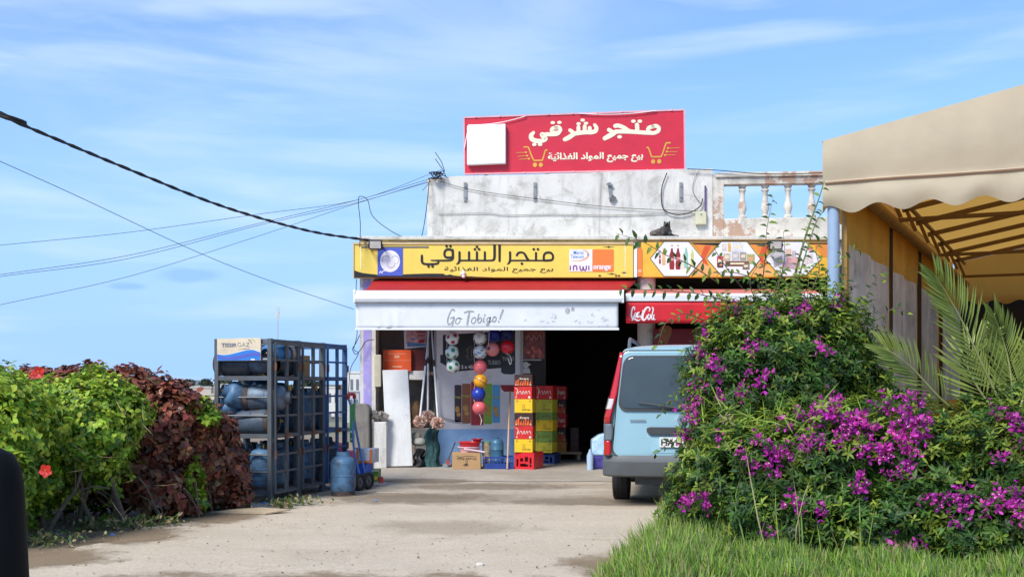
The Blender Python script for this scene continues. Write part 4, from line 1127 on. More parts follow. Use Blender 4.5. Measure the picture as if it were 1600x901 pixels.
# sacks, bags at the foot
def sack(name, label, px0, px1, py0, py1, d, m, seed, taper=.75, depth=.16):
    rr_ = random.Random(seed); x0, x1 = PX(px0, d), PX(px1, d); z0, z1 = FZ, PZ(py0, d)
    cx_ = (x0 + x1) / 2; w = (x1 - x0) / 2
    b_ = MB(); n = 28; K = 12; vs_ = []
    for j in range(K + 1):
        t = j / K
        rad = (1.05 if t < .1 else 1) * (1 - (1 - taper) * t) * (.6 if j == K else 1) 
        for k in range(n):
            a = 2 * math.pi * k / n
            f = 1 + .10 * math.sin(3 * a + j * .22 + seed) + .07 * math.sin(7 * a - j * .35 + seed) + .05 * math.sin(13 * a + j * .6) + .04 * math.sin(j * 1.1 + a * 2)
            vs_.append((cx_ + w * .95 * rad * f * math.cos(a) + .02 * math.sin(j * .9 + seed), d + depth * rad * f * math.sin(a), z0 + (z1 - z0) * t))
    fs = [(j * n + k, j * n + (k + 1) % n, (j + 1) * n + (k + 1) % n, (j + 1) * n + k) for j in range(K) for k in range(n)]
    fs += [tuple(reversed(range(n))), tuple(K * n + k for k in range(n))]
    b_.add(vs_, fs)
    o = b_.build(name, m, smooth=True); 
    return tag(o, label, name.split('_')[-1])
sack('woven_sack', 'tall dark green woven sack standing between mops and poster', 663, 688, 668, 733, 17.75, mat('green_sack', (.035, .085, .088), .9, var=.45, scale=9, bump=1.0, bscale=16, spec=.2), 3, .8)
sack('black_bag', 'black plastic bag on the pavement beside the leaning white door', 645, 665, 700, 733, 17.7, mat('black_bag', (.014, .014, .016), .35, bump=.9, bscale=14), 5, .7)
b_ = MB(); b_.sphere(P(655, 690, 17.75), .12, 14, 8, (1, .7, .55)); b_.sphere(P(650, 681, 17.8), .08, 12, 8, (1, .7, .8)); tag(b_.build('rag_bundle', mat('pale_rags', (.33, .33, .29), .9, var=.4, scale=12, bump=1, bscale=14), smooth=True), 'bundle of pale grey rags on top of the black bag', 'rags')
sack('brown_sack', 'brown paper sack in the alcove behind the mop heads', 642, 663, 626, 668, 18.7, mat('brown_sack', (.26, .15, .08), .8, var=.3, scale=12), 8, .8)
b_ = MB(); b_.bx(GX(641, 18.7), GX(681, 18.7), 18.55, 18.95, FZ, PZ(668, 18.7)); tag(b_.build('low_cabinet', inside_paint, bevel=.01), 'grey low cabinet in the alcove under the brown sack', 'cabinet')
# dustpan
de = empty('dustpan', P(703, 733, 17.5), 'long handled dustpan lying against the blue foot of the poster', 'dustpan')
b_ = MB(); b_.tube([P(700, 718, 17.5), P(706, 703, 17.55), P(711, 691, 17.6)], .011, 8); b_.build('handle', dark_metal, de, smooth=True)
b_ = MB(); b_.prism([P(690, 733, 17.4), P(707, 733, 17.4), P(705, 726, 17.55), P(692, 726, 17.55)], (0, .06, .02)); b_.build('pan', mat('pan_grey', (.20, .27, .30), .5), de, bevel=.004)
b_ = MB(); b_.box(P(700, 722, 17.48), (.045, .04, .08)); b_.build('bracket', mat('bracket_red', (.4, .06, .05), .5), de)

# boxes and crates on the pavement
card = mat('brown_card', (.46, .28, .13), .75, var=.08, dirt=(.34, .2, .1), damt=.3)
fk = Face((0, 17.18, .3), (1, 0.0, 0), (0, 0, 1))
b_ = MB(); a, c = fk.at(706.5, 707), fk.at(751, 734); b_.bx(a.x, c.x, 17.18, 17.5, FZ, a.z); ob = b_.build('cardboard_box', card, bevel=.005)
tag(ob, 'brown cardboard box with a black leaf print carrying the pink basin', 'box')
b_ = MB()
for k in range(5):
    an = R(-65 + 32.5 * k + 90); fk.stroke(b_, [(728.5, 724), (728.5 + 5.5 * math.cos(an), 724 + 5 * math.sin(an))], [1.4, .4], .003 + .0003 * k, round_=False)
fk.stroke(b_, [(728, 717), (728.3, 724)], .8, .0026); fk.stroke(b_, [(731, 718), (730, 724)], .6, .0023)
lay_text(b_, fk, 'Fruits frais', 714, 714.5, 744, 718, .003, .01, flip=True); fk.stroke(b_, [(714, 712), (720, 713.5), (730, 712), (744, 713)], .6, .003)
b_.v = b_.v; b_.build('box_print', mat('box_ink', (.04, .03, .025), .6), ob)
def basin(label, name, px, py, d, r0, r1, h, m, name2=None):
    b_ = MB(); c = P(px, py, d)
    b_.lathe([(r0 * .2, 0.0), (r0, 0.0), (r1, h), (r1 + .02, h), (r1 + .02, h + .012), (r1 - .012, h + .012), (r0 - .01, .012), (r0 * .2, .012)], 36, c)
    return tag(b_.build(name, m, smooth=True), label, 'basin')
zt = fk.at(0, 707).z
def at_z(px, z, d): return Vector((PX(px, d), d, z))
def basin_at(label, px, z, d, r0, r1, h, m, nm='basin'):
    b_ = MB(); c = at_z(px, z, d)
    b_.lathe([(r0 * .2, 0.0), (r0, 0.0), (r1, h), (r1 + .018, h), (r1 + .018, h + .012), (r1 - .012, h + .012), (r0 - .01, .012), (r0 * .2, .012)], 36, c)
    return tag(b_.build(nm, m, smooth=True), label, 'basin')
basin_at('pale pink basin upright on the brown cardboard box', 733.5, zt, 17.36, .13, .165, .075, mat('pink_plastic', (.78, .46, .54), .35))
basin_at('bright red basin stacked in the pale pink basin', 734, zt + .092, 17.36, .14, .16, .055, mat('red_plastic', (.62, .02, .025), .3))
basin_at('small dark red bowl on top of the stacked basins', 745.5, zt + .162, 17.36, .055, .07, .03, mat('dark_red_plastic', (.34, .015, .03), .35), 'bowl')['category'] = 'bowl'
b_ = MB(); b_.beam(at_z(725, zt + .062, 17.17), at_z(758, zt + .012, 17.17), .02, .022); tag(b_.build('scoop_handle', mat('pale_pink_plastic', (.82, .62, .66), .35), bevel=.006), 'pale pink plastic handle sticking out below the basins', 'handle')
b_ = MB(); b_.lathe([(.068, 0), (.068, .20), (.064, .205), (.001, .205)], 24, at_z(760.5, zt - .055, 17.42)); ob = b_.build('food_tin', mat('tin_brown', (.34, .26, .17), .4, var=.5, scale=18), smooth=True); tag(ob, 'printed tin with a green lid between basins and blue barrel', 'tin')
b_ = MB(); b_.lathe([(.072, 0.195), (.072, .212), (.001, .214)], 24, at_z(760.5, zt - .055, 17.42)); b_.build('lid', mat('lid_green', (.16, .34, .12), .5), ob, smooth=True)
b_ = MB(); b_.bx(GX(755, 17.5), GX(766, 17.5), 17.33, 17.5, FZ, zt - .058); tag(b_.build('tin_stand', card), 'small brown carton under the green lidded tin', 'carton')

def crate(name, label, c, w, dpt, h, m, yaw, style, group=None):
    """open plastic crate; perforated walls built bar by bar in one mesh"""
    rot = Matrix.Rotation(yaw, 3, 'Z'); b_ = MB()
    c = Vector(c)
    def bxl(x0, x1, y0, y1, z0, z1): b_.box(c + rot @ Vector(((x0 + x1) / 2, (y0 + y1) / 2, (z0 + z1) / 2)), (x1 - x0, y1 - y0, z1 - z0), rot)
    hw, hd, t = w / 2, dpt / 2, .012
    bxl(-hw + t, hw - t, -hd + t, hd - t, 0.002, .015)
    for sx in (-1, 1): bxl(sx * hw - (t if sx > 0 else 0), sx * hw + (t if sx < 0 else 0), -hd + t, hd - t, 0.004, h - .002)
    for sy in (-1, 1):
        y0, y1 = (-hd, -hd + t) if sy < 0 else (hd - t, hd)
        if style == 'holes':
            zs = [0, .42 * h, .5 * h, .66 * h, .74 * h, .90 * h, h]
            bxl(-hw, hw, y0, y1, 0, zs[1]); 
            for za_, zb_ in ((zs[2], zs[2] + .001),): pass
            rows = [(.45 * h, .62 * h), (.68 * h, .85 * h)]
            bxl(-hw, hw, y0, y1, .62 * h, .68 * h); bxl(-hw, hw, y0, y1, .85 * h, h); bxl(-hw, hw, y0, y1, .42 * h + .0005, .45 * h)
            n = 9
            for (ra, rb) in rows:
                for k in range(n + 1):
                    xc = -hw + w * k / n; ww = .016
                    bxl(max(-hw, xc - ww / 2), min(hw, xc + ww / 2), y0 + .001, y1 - .001, ra, rb)
        else:
            def cut(rects):
                xs_ = sorted({-hw, hw, *[v for r_ in rects for v in (r_[0], r_[1])]})
                for i in range(len(xs_) - 1):
                    xm = (xs_[i] + xs_[i + 1]) / 2
                    hol = sorted([(r_[2], r_[3]) for r_ in rects if r_[0] < xm < r_[1]]); z = 0
                    for (za_, zb_) in hol:
                        bxl(xs_[i], xs_[i + 1], y0, y1, z, za_); z = zb_
                    bxl(xs_[i], xs_[i + 1], y0, y1, z, h)
            cut([(-.40 * w, -.30 * w, .16 * h, .60 * h), (-.21 * w, -.06 * w, .46 * h, .66 * h), (.04 * w, .20 * w, .46 * h, .74 * h), (-.21 * w, .20 * w, .16 * h, .33 * h), (.28 * w, .38 * w, .16 * h, .70 * h)])
    o = b_.build(name, m); o['label'] = label; o['category'] = 'crate'
    return o
crate('plastic_crate', 'dark blue perforated plastic crate holding the blue barrel', (PX(780, 17.35), 17.37, FZ), PX(803, 17.2) - PX(757.5, 17.2), .32, PZ(713, 17.2) - FZ, mat('blue_plastic', (.022, .055, .26), .35), 0.0, 'holes')
crate('plastic_crate', 'red bottle crate at the foot of the front carton stack', (PX(826.5, 17.4), 17.36, FZ), .31, .40, PZ(706.5, 17.15) - FZ, mat('crate_red', (.66, .02, .03), .35), R(-22), 'slots')
crate('plastic_crate', 'blue crate in shadow under the second carton stack', (PX(855, 18.4), 18.5, FZ), .34, .40, PZ(709, 18.3) - FZ, mat('blue_plastic2', (.02, .05, .20), .4), R(-15), 'slots')
be = empty('blue_barrel', at_z(777, FZ + .02, 17.4), 'small blue domed barrel standing in the blue crate', 'barrel')
b_ = MB(); b_.lathe([(.001, 0), (.096, 0), (.101, .02), (.101, .10), (.104, .105), (.101, .11), (.101, .26), (.104, .265), (.101, .27), (.101, .35), (.09, .395), (.06, .42), (.001, .43)], 28, at_z(776.5, FZ + .02, 17.4)); b_.build('body', mat('barrel_blue', (.045, .14, .24), .4), be, smooth=True)
b_ = MB(); b_.lathe([(.001, .0), (.03, 0), (.03, .02), (.001, .022)], 12, at_z(776.5, FZ + .448, 17.4)); b_.build('cap', mat('barrel_cap', (.04, .1, .17), .5), be, smooth=True)
br = empty('broom', at_z(793, FZ, 17.1), 'broom leaning head up with a red brush and a wooden handle', 'broom')
b_ = MB(); b_.tube([at_z(792.5, FZ + .01, 17.1), P(797, 611, 17.95)], .013, 8); b_.build('handle', mat('broom_wood', (.50, .34, .22), .6), br, smooth=True)
b_ = MB(); b_.prism([P(781, 601, 17.95), P(808, 601, 17.95), P(807, 609, 17.95), P(803, 611.5, 17.95), P(788, 611.5, 17.95), P(784, 608, 17.95)], (0, .07, 0)); b_.build('brush', mat('broom_red', (.26, .012, .02), .6), br, bevel=.006)

# cartons
cc = {'red': mat('carton_red', (.60, .02, .018), .5, var=.2, scale=12), 'yellow': mat('carton_yellow', (.80, .52, .015), .5, var=.06), 'dark': mat('carton_dark', (.05, .016, .012), .5, var=.5, scale=10),
      'green': mat('carton_green', (.20, .34, .06), .5, var=.2), 'lime': mat('carton_lime', (.55, .50, .04), .5), 'orange': mat('carton_orange', (.55, .22, .03), .5)}
ink_w = mat('carton_white', (.72, .64, .52), .5); ink_r = mat('carton_ink_red', (.55, .10, .02), .5); ink_k = mat('carton_ink', (.24, .13, .02), .5); flame = mat('carton_flame', (.70, .12, .02), .5, var=.5, scale=20)
def carton(kind, px0, px1, z0, z1, d, dp, yaw, label, group, plain=False):
    x0, x1 = PX(px0, d), PX(px1, d); w = x1 - x0; h = z1 - z0 - .003
    c = Vector(((x0 + x1) / 2, d + dp / 2, z0))
    b_ = MB(); b_.box(c + Vector((0, 0, h / 2)), (w, dp, h)); o = b_.build('carton', cc[kind], origin=c, bevel=.003)
    o.rotation_euler = (0, 0, yaw)
    tag(o, label, 'carton', group)
    if plain: return o
    f = Face((c.x, d, c.z), (1, 0, 0), (0, 0, 1))
    zy_ = lambda t: HY - ((z0 + h * t) - CH) / d * F
    X = lambda t: px0 + (px1 - px0) * t
    b_ = MB()
    if kind in ('yellow', 'lime', 'orange'):
        f.disc(b_, X(.14), zy_(.86), 1.1, .003); f.disc(b_, X(.86), zy_(.86), 1.1, .003)
        f.stroke(b_, [(X(.45), zy_(.55)), (X(.5), zy_(.62)), (X(.58), zy_(.5)), (X(.5), zy_(.38)), (X(.44), zy_(.45))], .6, .003)
        lay_text(b_, f, 'CAFE', X(.40), zy_(.30), X(.66), zy_(.17), .003, .02); f.rect(b_, X(.70), zy_(.26), X(.88), zy_(.18), .003)
        b_.build('carton_print', ink_k, o)
    elif kind in ('red', 'green'):
        for k in range(5): f.stroke(b_, [(X(.14 + .16 * k), zy_(.45 + .1 * math.sin(k * 2))), (X(.20 + .16 * k), zy_(.62)), (X(.26 + .16 * k), zy_(.40))], .8, .003 + .0002 * k)
        f.rect(b_, X(.80), zy_(.22), X(.92), zy_(.06), .003); f.disc(b_, X(.12), zy_(.15), 1.2, .003); f.stroke(b_, [(X(.08), zy_(.85)), (X(.2), zy_(.7)), (X(.14), zy_(.3))], .9, .0045)
        b_.build('carton_print', ink_w if kind == 'red' else ink_k, o)
    else:
        for k in range(7): f.stroke(b_, [(X(.08 + .13 * k), zy_(.1)), (X(.10 + .13 * k), zy_(.4 + .2 * math.sin(k * 1.9))), (X(.14 + .13 * k), zy_(.45))], [3, 2, .6], .003 + .0002 * k)
        b_.build('carton_print', flame, o)
        b_ = MB(); lay_text(b_, f, 'Extra', X(.3), zy_(.72), X(.8), zy_(.55), .004, .02); f.disc(b_, X(.1), zy_(.1), 1.0, .005); f.disc(b_, X(.9), zy_(.1), 1.0, .005); b_.build('carton_name', ink_w, o)
    return o
d0 = 17.17
zz = [PZ(y, d0) for y in (706.2, 685.5, 664.7, 644.5, 623, 602.5, 584.5)]
names = ['yellow carton at the bottom of the front stack on the red crate', 'red carton just above the lowest yellow carton of the front stack', 'dark flame-printed carton in the middle of the front stack',
         'yellow carton in the upper half of the front stack', 'red carton under the topmost dark carton of the front stack', 'dark carton with red flames topping the front stack']
for i, k in enumerate(('yellow', 'red', 'dark', 'yellow', 'red', 'dark')):
    carton(k, 806 + rng.uniform(-.4, .4), 834.5 + rng.uniform(-.4, .4), zz[i], zz[i + 1], d0 + rng.uniform(0, .015), .36, R(-8 + rng.uniform(-2, 2)), names[i], 'cartons stacked at the shop door')
d1 = 18.25
zz = [PZ(y, d1) for y in (707, 690.5, 673, 655.5, 644, 623.5, 602)]
names = ['lime yellow carton at the bottom of the second stack', 'green carton second from the bottom of the shaded second stack', 'yellow carton third from the bottom of the second stack', 'flat green carton in the middle of the second stack',
         'lime carton below the red top carton of the second stack', 'red carton topping the second stack']
for i, k in enumerate(('lime', 'green', 'yellow', 'green', 'lime', 'red')):
    carton(k, 841, 868, zz[i], zz[i + 1], d1, .36, R(-14 + rng.uniform(-2, 2)), names[i], 'cartons stacked at the shop door')
tb = empty('display_table', (PX(892, 19.6), 19.7, FZ), 'low wooden table carrying cartons in the dark shop', 'table')
b_ = MB(); b_.bx(PX(868, 19.4), PX(908, 19.4), 19.3, 20.2, PZ(709, 19.3), PZ(706, 19.3)); b_.build('table_top', wood_raw, tb)
for (x, y) in ((PX(873, 19.4), 19.35), (PX(904, 19.4), 19.35), (PX(873, 19.4), 20.1), (PX(904, 19.4), 20.1)):
    b_ = MB(); b_.bx(x - .025, x + .025, y - .025, y + .025, FZ, PZ(709, 19.3)); b_.build('leg', wood_raw, tb)
zz = [PZ(y, 19.35) + .001 for y in (706, 689, 668, 646, 624, 603)]
for i, k in enumerate(('orange', 'dark', 'red', 'dark', 'red')):
    carton(k, 871, 886, zz[i], zz[i + 1], 19.35, .3, R(-8), ['orange carton at the foot of the dim third stack', 'dark carton second in the dim third stack', 'red carton in the middle of the dim third stack', 'dark carton fourth up in the dim third stack', 'red carton on top of the dim third stack'][i], 'cartons stacked at the shop door')
for i in range(2):
    carton('dark', 890, 903, zz[i], zz[i + 1], 19.5, .3, R(6), ['dark carton on the display table right of the dim third stack', 'dark carton lying on the rightmost carton of the display table'][i], 'cartons stacked at the shop door', True)
# wall cabinet with posters behind the stack
cb = empty('wall_cabinet', (PX(830, 18.4), 18.5, PZ(602, 18.4)), 'dark wall cabinet with a coffee poster above the carton stack', 'cabinet')
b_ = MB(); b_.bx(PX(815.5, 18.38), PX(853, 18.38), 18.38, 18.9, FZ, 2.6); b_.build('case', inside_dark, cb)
b_ = MB(); b_.bx(PX(813, 18.36), PX(817.5, 18.36), 18.35, 18.40, FZ, 2.6); b_.bx(PX(817.5, 18.36), PX(846, 18.36), 18.35, 18.379, PZ(563, 18.36), PZ(561, 18.36)); b_.build('frame', mat('cabinet_edge', (.40, .40, .38), .5), cb)
fcb = Face((0, 18.375, 2), (1, 0, 0), (0, 0, 1))
b_ = MB(); fcb.rect(b_, 818, 512, 851, 560.5, .003); po = b_.build('coffee_poster', mat('coffee_poster', (.20, .045, .035), .4, var=.7, scale=9), cb)
b_ = MB()
for k in range(9): fcb.disc(b_, 820 + rng.uniform(2, 28), 545 + rng.uniform(-4, 12), rng.uniform(1.5, 4), .0045 + k * .0003, rng.uniform(2, 4), 10)
b_.build('poster_fruit', mat('poster_fruit', (.55, .10, .07), .4, var=.5, scale=15), po)
b_ = MB(); fcb.stroke(b_, [(822, 530), (826, 524), (830, 531), (834, 524), (838, 530), (843, 523), (846, 529)], .8, .0045); b_.build('poster_script', mat('poster_script', (.62, .34, .28), .5), po)
b_ = MB(); fcb.disc(b_, 821.5, 570, 5, .003, 5); fcb.stroke(b_, [(816, 568), (828, 569)], 2.2, .0045); fcb.lay(b_, [(816.5, 575), (827, 575), (829, 583), (815, 583)], .0035); b_.build('pale_figure', mat('pale_figure', (.66, .66, .63), .6), cb)
# water packs by the van
we = empty('water_pack', (PX(935, 17.2), 17.2, FZ), 'pale blue shrink-wrapped water bottles stacked on a violet pack beside the van', 'water pack')
film = mat('blue_film', (.48, .68, .90), .25, var=.25, scale=10)
b_ = MB(); b_.prism([P(925, 711, 17.1), P(950, 711, 17.1), P(950, 676, 17.1), P(937, 679, 17.1), P(925, 687, 17.1)], (0, .3, 0)); b_.build('upper_pack', film, we, bevel=.02)
b_ = MB(); b_.bx(PX(927, 17.1), PX(952, 17.1), 17.1, 17.4, PZ(731, 17.1), PZ(712, 17.1)); b_.build('lower_pack', mat('violet_film', (.07, .06, .30), .3, var=.5, scale=8), we, bevel=.015)
b_ = MB(); b_.bx(PX(926, 17.12), PX(952, 17.12), 17.12, 17.4, FZ, PZ(731.5, 17.1)); b_.build('bottle_row', mat('clear_blue', (.40, .52, .66), .2), we, bevel=.02)
b_ = MB(); b_.lathe([(.001, 0), (.048, 0), (.05, .02), (.046, .08), (.05, .12), (.05, .21), (.02, .28), (.018, .30), (.001, .31)], 18, (PX(922, 17.05), 17.05, FZ)); tag(b_.build('water_bottle', mat('clear_blue', (.45, .56, .68), .2), smooth=True), 'large clear water bottle standing left of the wrapped packs', 'bottle')

# ------------------------------------------------------------------ balls
ico = []
ph = (1 + 5 ** .5) / 2
for a in (-1, 1):
    for b in (-ph, ph): ico += [Vector((0, a, b)).normalized(), Vector((a, b, 0)).normalized(), Vector((b, 0, a)).normalized()]
def ball_mesh(style, rot, mats_, r_=.104):
    bm = bmesh.new(); bmesh.ops.create_icosphere(bm, subdivisions=5, radius=r_)
    q = Euler(rot).to_matrix()
    me = bpy.data.meshes.new('ball')
    for f in bm.faces:
        c = (q @ f.calc_center_median()).normalized(); i = 0
        if style == 'spots':
            dm = max(c.dot(v) for v in ico); i = 1 if dm > .957 else 0
        elif style == 'swirl':
            v = math.sin(5 * math.atan2(c.x, c.z) + 6 * c.y) * math.cos(4 * c.y + 1.5); i = 1 if v > .62 else (2 if v < -.72 else 0)
        elif style == 'line':
            i = 1 if abs(c.z + .25 * c.x + .1) < .05 else (1 if (c - Vector((.3, -.9, .35)).normalized()).length < .22 and math.sin(c.x * 60) > .2 else 0)
        elif style == 'badge':
            dd_ = (c - Vector((.0, -.86, -.5)).normalized()).length; i = 1 if dd_ < .34 and (math.sin(c.x * 24) * math.sin(c.z * 26) > -.1) else 0
        elif style == 'small':
            i = 1 if (c - Vector((-.55, -.8, .1)).normalized()).length < .26 else 0
        f.material_index = i; f.smooth = True
    bm.to_mesh(me); bm.free()
    for m_ in mats_: me.materials.append(m_)
    return me
bw = mat('ball_white', (.74, .74, .70), .35, var=.05); bred = mat('ball_spot_red', (.40, .02, .07), .4); bgreen = mat('ball_spot_green', (.01, .24, .10), .4)
bpk = mat('ball_coral', (.78, .14, .15), .3); brd = mat('ball_red', (.62, .015, .03), .22); bbl = mat('ball_blue', (.015, .04, .34), .3); bdb = mat('ball_navy', (.012, .02, .13), .35)
bor = mat('ball_orange', (.85, .38, .02), .35); bk = mat('ball_dark', (.06, .04, .06), .4); bpat = mat('ball_badge', (.22, .16, .26), .4, var=.6, scale=60); bsw = mat('ball_swirl_blue', (.10, .24, .55), .35)
balls = [((707, 528.5), 'spots', (0.4, .2, .1), (bw, bred), 'white ball with red spots at the top of the left column'), ((706.4, 550), 'spots', (0.1, .7, .3), (bw, bgreen), 'white ball with green spots in the middle of the left column'),
         ((707.7, 572), 'spots', (1.0, .1, .9), (bw, bgreen), 'white ball with green spots at the bottom of the left column'), ((750, 528), 'swirl', (0.2, .5, .1), (bw, bk, bred), 'white ball with dark and red patches topping the long column'),
         ((750, 550), 'swirl', (1.2, .2, .6), (bw, bsw, bk), 'white ball with blue swirls second in the long column'), ((750.3, 573), 'badge', (0, 0, 0), (bpk, bpat), 'coral ball with a badge between the blue-swirl and orange balls'),
         ((750.8, 595), 'line', (.2, -.3, 0), (bor, bk), 'orange ball with a black line in the long column'), ((747.8, 615.7), 'plain', (0, 0, 0), (bbl,), 'plain blue ball below the orange ball'),
         ((749, 637), 'badge', (-.35, .1, 0), (bpk, bpat), 'coral ball with a patterned badge at the bottom of the long column'), ((772, 524), 'plain', (0, 0, 0), (bbl,), 'plain blue ball tucked under the awning above the pink ball'),
         ((791, 522), 'plain', (0, 0, 0), (bdb,), 'dark navy ball tucked under the awning above the shiny red ball'), ((769.7, 545.5), 'small', (0, 0, 0), (mat('ball_salmon', (.80, .24, .22), .3), bk), 'salmon pink ball with a small print on its left'),
         ((793, 542), 'plain', (0, 0, 0), (brd,), 'shiny plain red ball at the right of the hanging balls')]
for i, ((px, py), st_, rt, ms_, lb) in enumerate(balls):
    dd_ = 17.3 if i not in (9, 10) else 17.5
    o = link_mesh('hanging_ball', ball_mesh(st_, rt, ms_), None, P(px, py, dd_)); tag(o, lb, 'ball', 'balls hanging under the awning')
cordm = mat('white_cord', (.62, .60, .56), .7)
for lb, pts in (('white cord carrying the left column of spotted balls', [(700, 510), (699, 528), (698, 550), (700, 574), (708, 584)]), ('white cord carrying the long column of balls', [(743, 510), (741, 550), (742, 595), (740, 620), (747, 647)]),
                ('loop of white cord under the shiny red ball', [(791, 552), (797, 556), (799, 564), (797, 569), (794, 560)]), ('white cord tail under the lowest coral ball', [(749, 647), (752, 655), (751, 664), (753, 655)]), ('short cord holding the salmon pink ball', [(765, 510), (764, 525), (763, 540)])):
    b_ = MB(); b_.tube(catmull([P(x, y, 17.42 if 'column' in lb else 17.19) for x, y in pts], 6), .0045, 6); tag(b_.build('rope', cordm, smooth=True), lb, 'cord', 'cords of the hanging balls')
# ------------------------------------------------------------------ gas cages
O = Vector((-2.73, 13.06, 0)); U = Vector((0.55, 2.13, 0)).normalized(); V = Vector((-U.y, U.x, 0))
LEN, DEP = 0.733, 0.715
LV = [0.12, 0.76, 1.42, 1.84]
RUNG = [1.63, 1.20, 0.99, 0.545, 0.35]
cage_grey = mat('cage_grey', (.11, .127, .14), .5, .3, var=.2, dirt=(.17, .075, .035), damt=.38, dscale=7)
cage_blue = mat('cage_blue', (.05, .115, .25), .5, .2, var=.15, dirt=(.16, .08, .05), damt=.2, dscale=7)
rust = mat('rust', (.20, .075, .03), .85, var=.4, scale=20); brass = mat('brass', (.62, .42, .12), .35, .8)
shelf_m = mat('shelf_steel', (.13, .14, .15), .6, .2, dirt=(.12, .06, .03), damt=.5)
def make_cage(label, m, i):
    e = empty('gas_cage', (0, 0, 0), label, 'gas cage', 'gas cages in a row')
    def part(nm, fn, mm=None, parent=None, bevel=0.0):
        b_ = MB(); fn(b_); return b_.build(nm, mm or m, parent or e, bevel=bevel)
    for (x, y) in ((.025, .025), (LEN - .025, .025), (.025, DEP - .025), (LEN - .025, DEP - .025)):
        part('corner_post', lambda b: b.bx(x - .024, x + .024, y - .024, y + .024, 0.0, 1.87))
    for z in LV:
        h = .05
        def fr_(b):
            for y in (.025, DEP - .025): b.bx(.05, LEN - .05, y - .02, y + .02, z - h / 2, z + h / 2)
            for x in (.025, LEN - .025): b.bx(x - .02, x + .02, .05, DEP - .05, z - h / 2, z + h / 2)
        part('shelf_frame' if z < 1.8 else 'top_frame', fr_)
        if z < 1.8:
            part('shelf', lambda b: [b.bx(.05, LEN - .05, .06 + k * .1, .13 + k * .1, z - .012, z + .006) for k in range(6)], shelf_m)
    for z in RUNG:
        if z == 1.63 or True:
            part('side_bar', lambda b: [b.cyl((.025, .05, z), (.025, DEP - .05, z), .013 if z != 1.63 else .022, seg=8)])
    for z in (1.2, .35): part('side_bar', lambda b: b.cyl((.05, DEP - .02, z), (LEN - .05, DEP - .02, z), .012, seg=8))
    for k in range(2):                                   # two door leaves on the long side
        x0 = .053 + k * (LEN - .106) / 2; x1 = x0 + (LEN - .106) / 2 - .004; y = -.016
        def dl(b):
            b.bx(x0, x0 + .026, y - .013, y + .013, .10, 1.83); b.bx(x1 - .026, x1, y - .013, y + .013, .10, 1.83)
            for z in (.115, 1.815): b.bx(x0 + .026, x1 - .026, y - .012, y + .012, z - .015, z + .015)
            for z in (.76, 1.42): b.bx(x0 + .026, x1 - .026, y - .012, y + .012, z - .018, z + .018)
            for z in RUNG: b.bx(x0 + .026, x1 - .026, y - .009, y + .009, z - .012, z + .012)
        d_ = part('door', dl)
        hx = x0 - .004 if k == 0 else x1 + .004
        for z in (.55, 1.55):
            part('hinge', lambda b: b.cyl((hx, y - .02, z - .045), (hx, y - .02, z + .045), .012, seg=8), rust, d_)
        if k == 0:
            part('latch', lambda b: b.bx(x1 - .05, x1 + .05, y - .03, y - .014, .735, .785), rust, d_)
            if i < 3: part('padlock', lambda b: b.bx(x1 - .022, x1 + .022, y - .052, y - .03, 1.28, 1.34), brass, d_)
    if i > 0:
        part('back_panel', lambda b: b.bx(.05, LEN - .05, DEP - .03, DEP - .022, 1.45, 1.81), mat('grey_board', (.22, .24, .25), .6, var=.1))
    return e
ang = math.atan2(U.y, U.x)
labels = ['nearest grey gas cage with the gas company board on its end', 'middle grey gas cage full of standing cylinders', 'far blue gas cage standing next to the lone cylinder']
cages = []
for i in range(3):
    c_ = make_cage(labels[i], cage_blue if i == 2 else cage_grey, i)
    c_.location = O + U * (LEN + .006) * i; c_.rotation_euler.z = ang
    cages.append(c_)
# the company board on the end of the first cage
pe = O + V * .1 - U * .012 + Vector((0, 0, 1.5))
fb = Face(pe, -V, (0, 0, 1))
bo = empty('company_board', fb.at(374, 563), 'weathered cream board with a blue wave and grey lettering on the gas cage', 'sign')
b_ = MB(); b_.prism([fb.at(340, 529), fb.at(408, 527.5), fb.at(408, 563), fb.at(340, 563.5)], fb.n * .012); b_.build('board', mat('faded_cream', (.70, .58, .41), .6, var=.15, dirt=(.62, .55, .45), damt=.5, dscale=9), bo)
wv = lambda y0, a, s: [(340 + 68 * t, y0 + a * math.sin(s + t * 5.4)) for t in [k / 16 for k in range(17)]]
b_ = MB(); fb.lay(b_, [(340.5, 553), (348, 554), (356, 554), (366, 552), (376, 549.5), (386, 547), (396, 546.5), (403, 548), (407.5, 550), (407.5, 562.5), (340.5, 563)], .0155); w_ = b_.build('blue_wave', mat('wave_blue', (.03, .20, .62), .45, var=.1), bo)
b_ = MB(); fb.lay(b_, [(340.5, 555), (350, 557.5), (362, 557.5), (376, 555), (388, 552), (398, 550.5), (407.5, 551.5), (407.5, 557), (396, 555), (384, 558), (370, 561), (356, 561.5), (346, 560), (340.5, 557.5)], .017); b_.build('violet_wave', mat('wave_violet', (.10, .12, .50), .45), w_)
b_ = MB(); fb.disc(b_, 396, 561.3, 3.6, .017, 1.1); b_.build('white_patch', white_print, w_)
b_ = MB(); fb.stroke(b_, [(341, 552.6), (350, 554), (360, 553), (372, 550), (384, 547), (396, 545.8), (407, 549.5)], .7, .0172); b_.build('white_line', white_print, w_)
b_ = MB(); lay_text(b_, fb, 'TISSIR', 347, 535.8, 371, 541.8, .0155, .03); b_.build('lettering', mat('slate_ink', (.16, .17, .24), .5), bo)
b_ = MB(); lay_text(b_, fb, 'GAZ', 371.7, 534.6, 391, 541.4, .0155, 0); b_.build('thin_lettering', mat('grey_ink2', (.30, .32, .30), .5), bo)
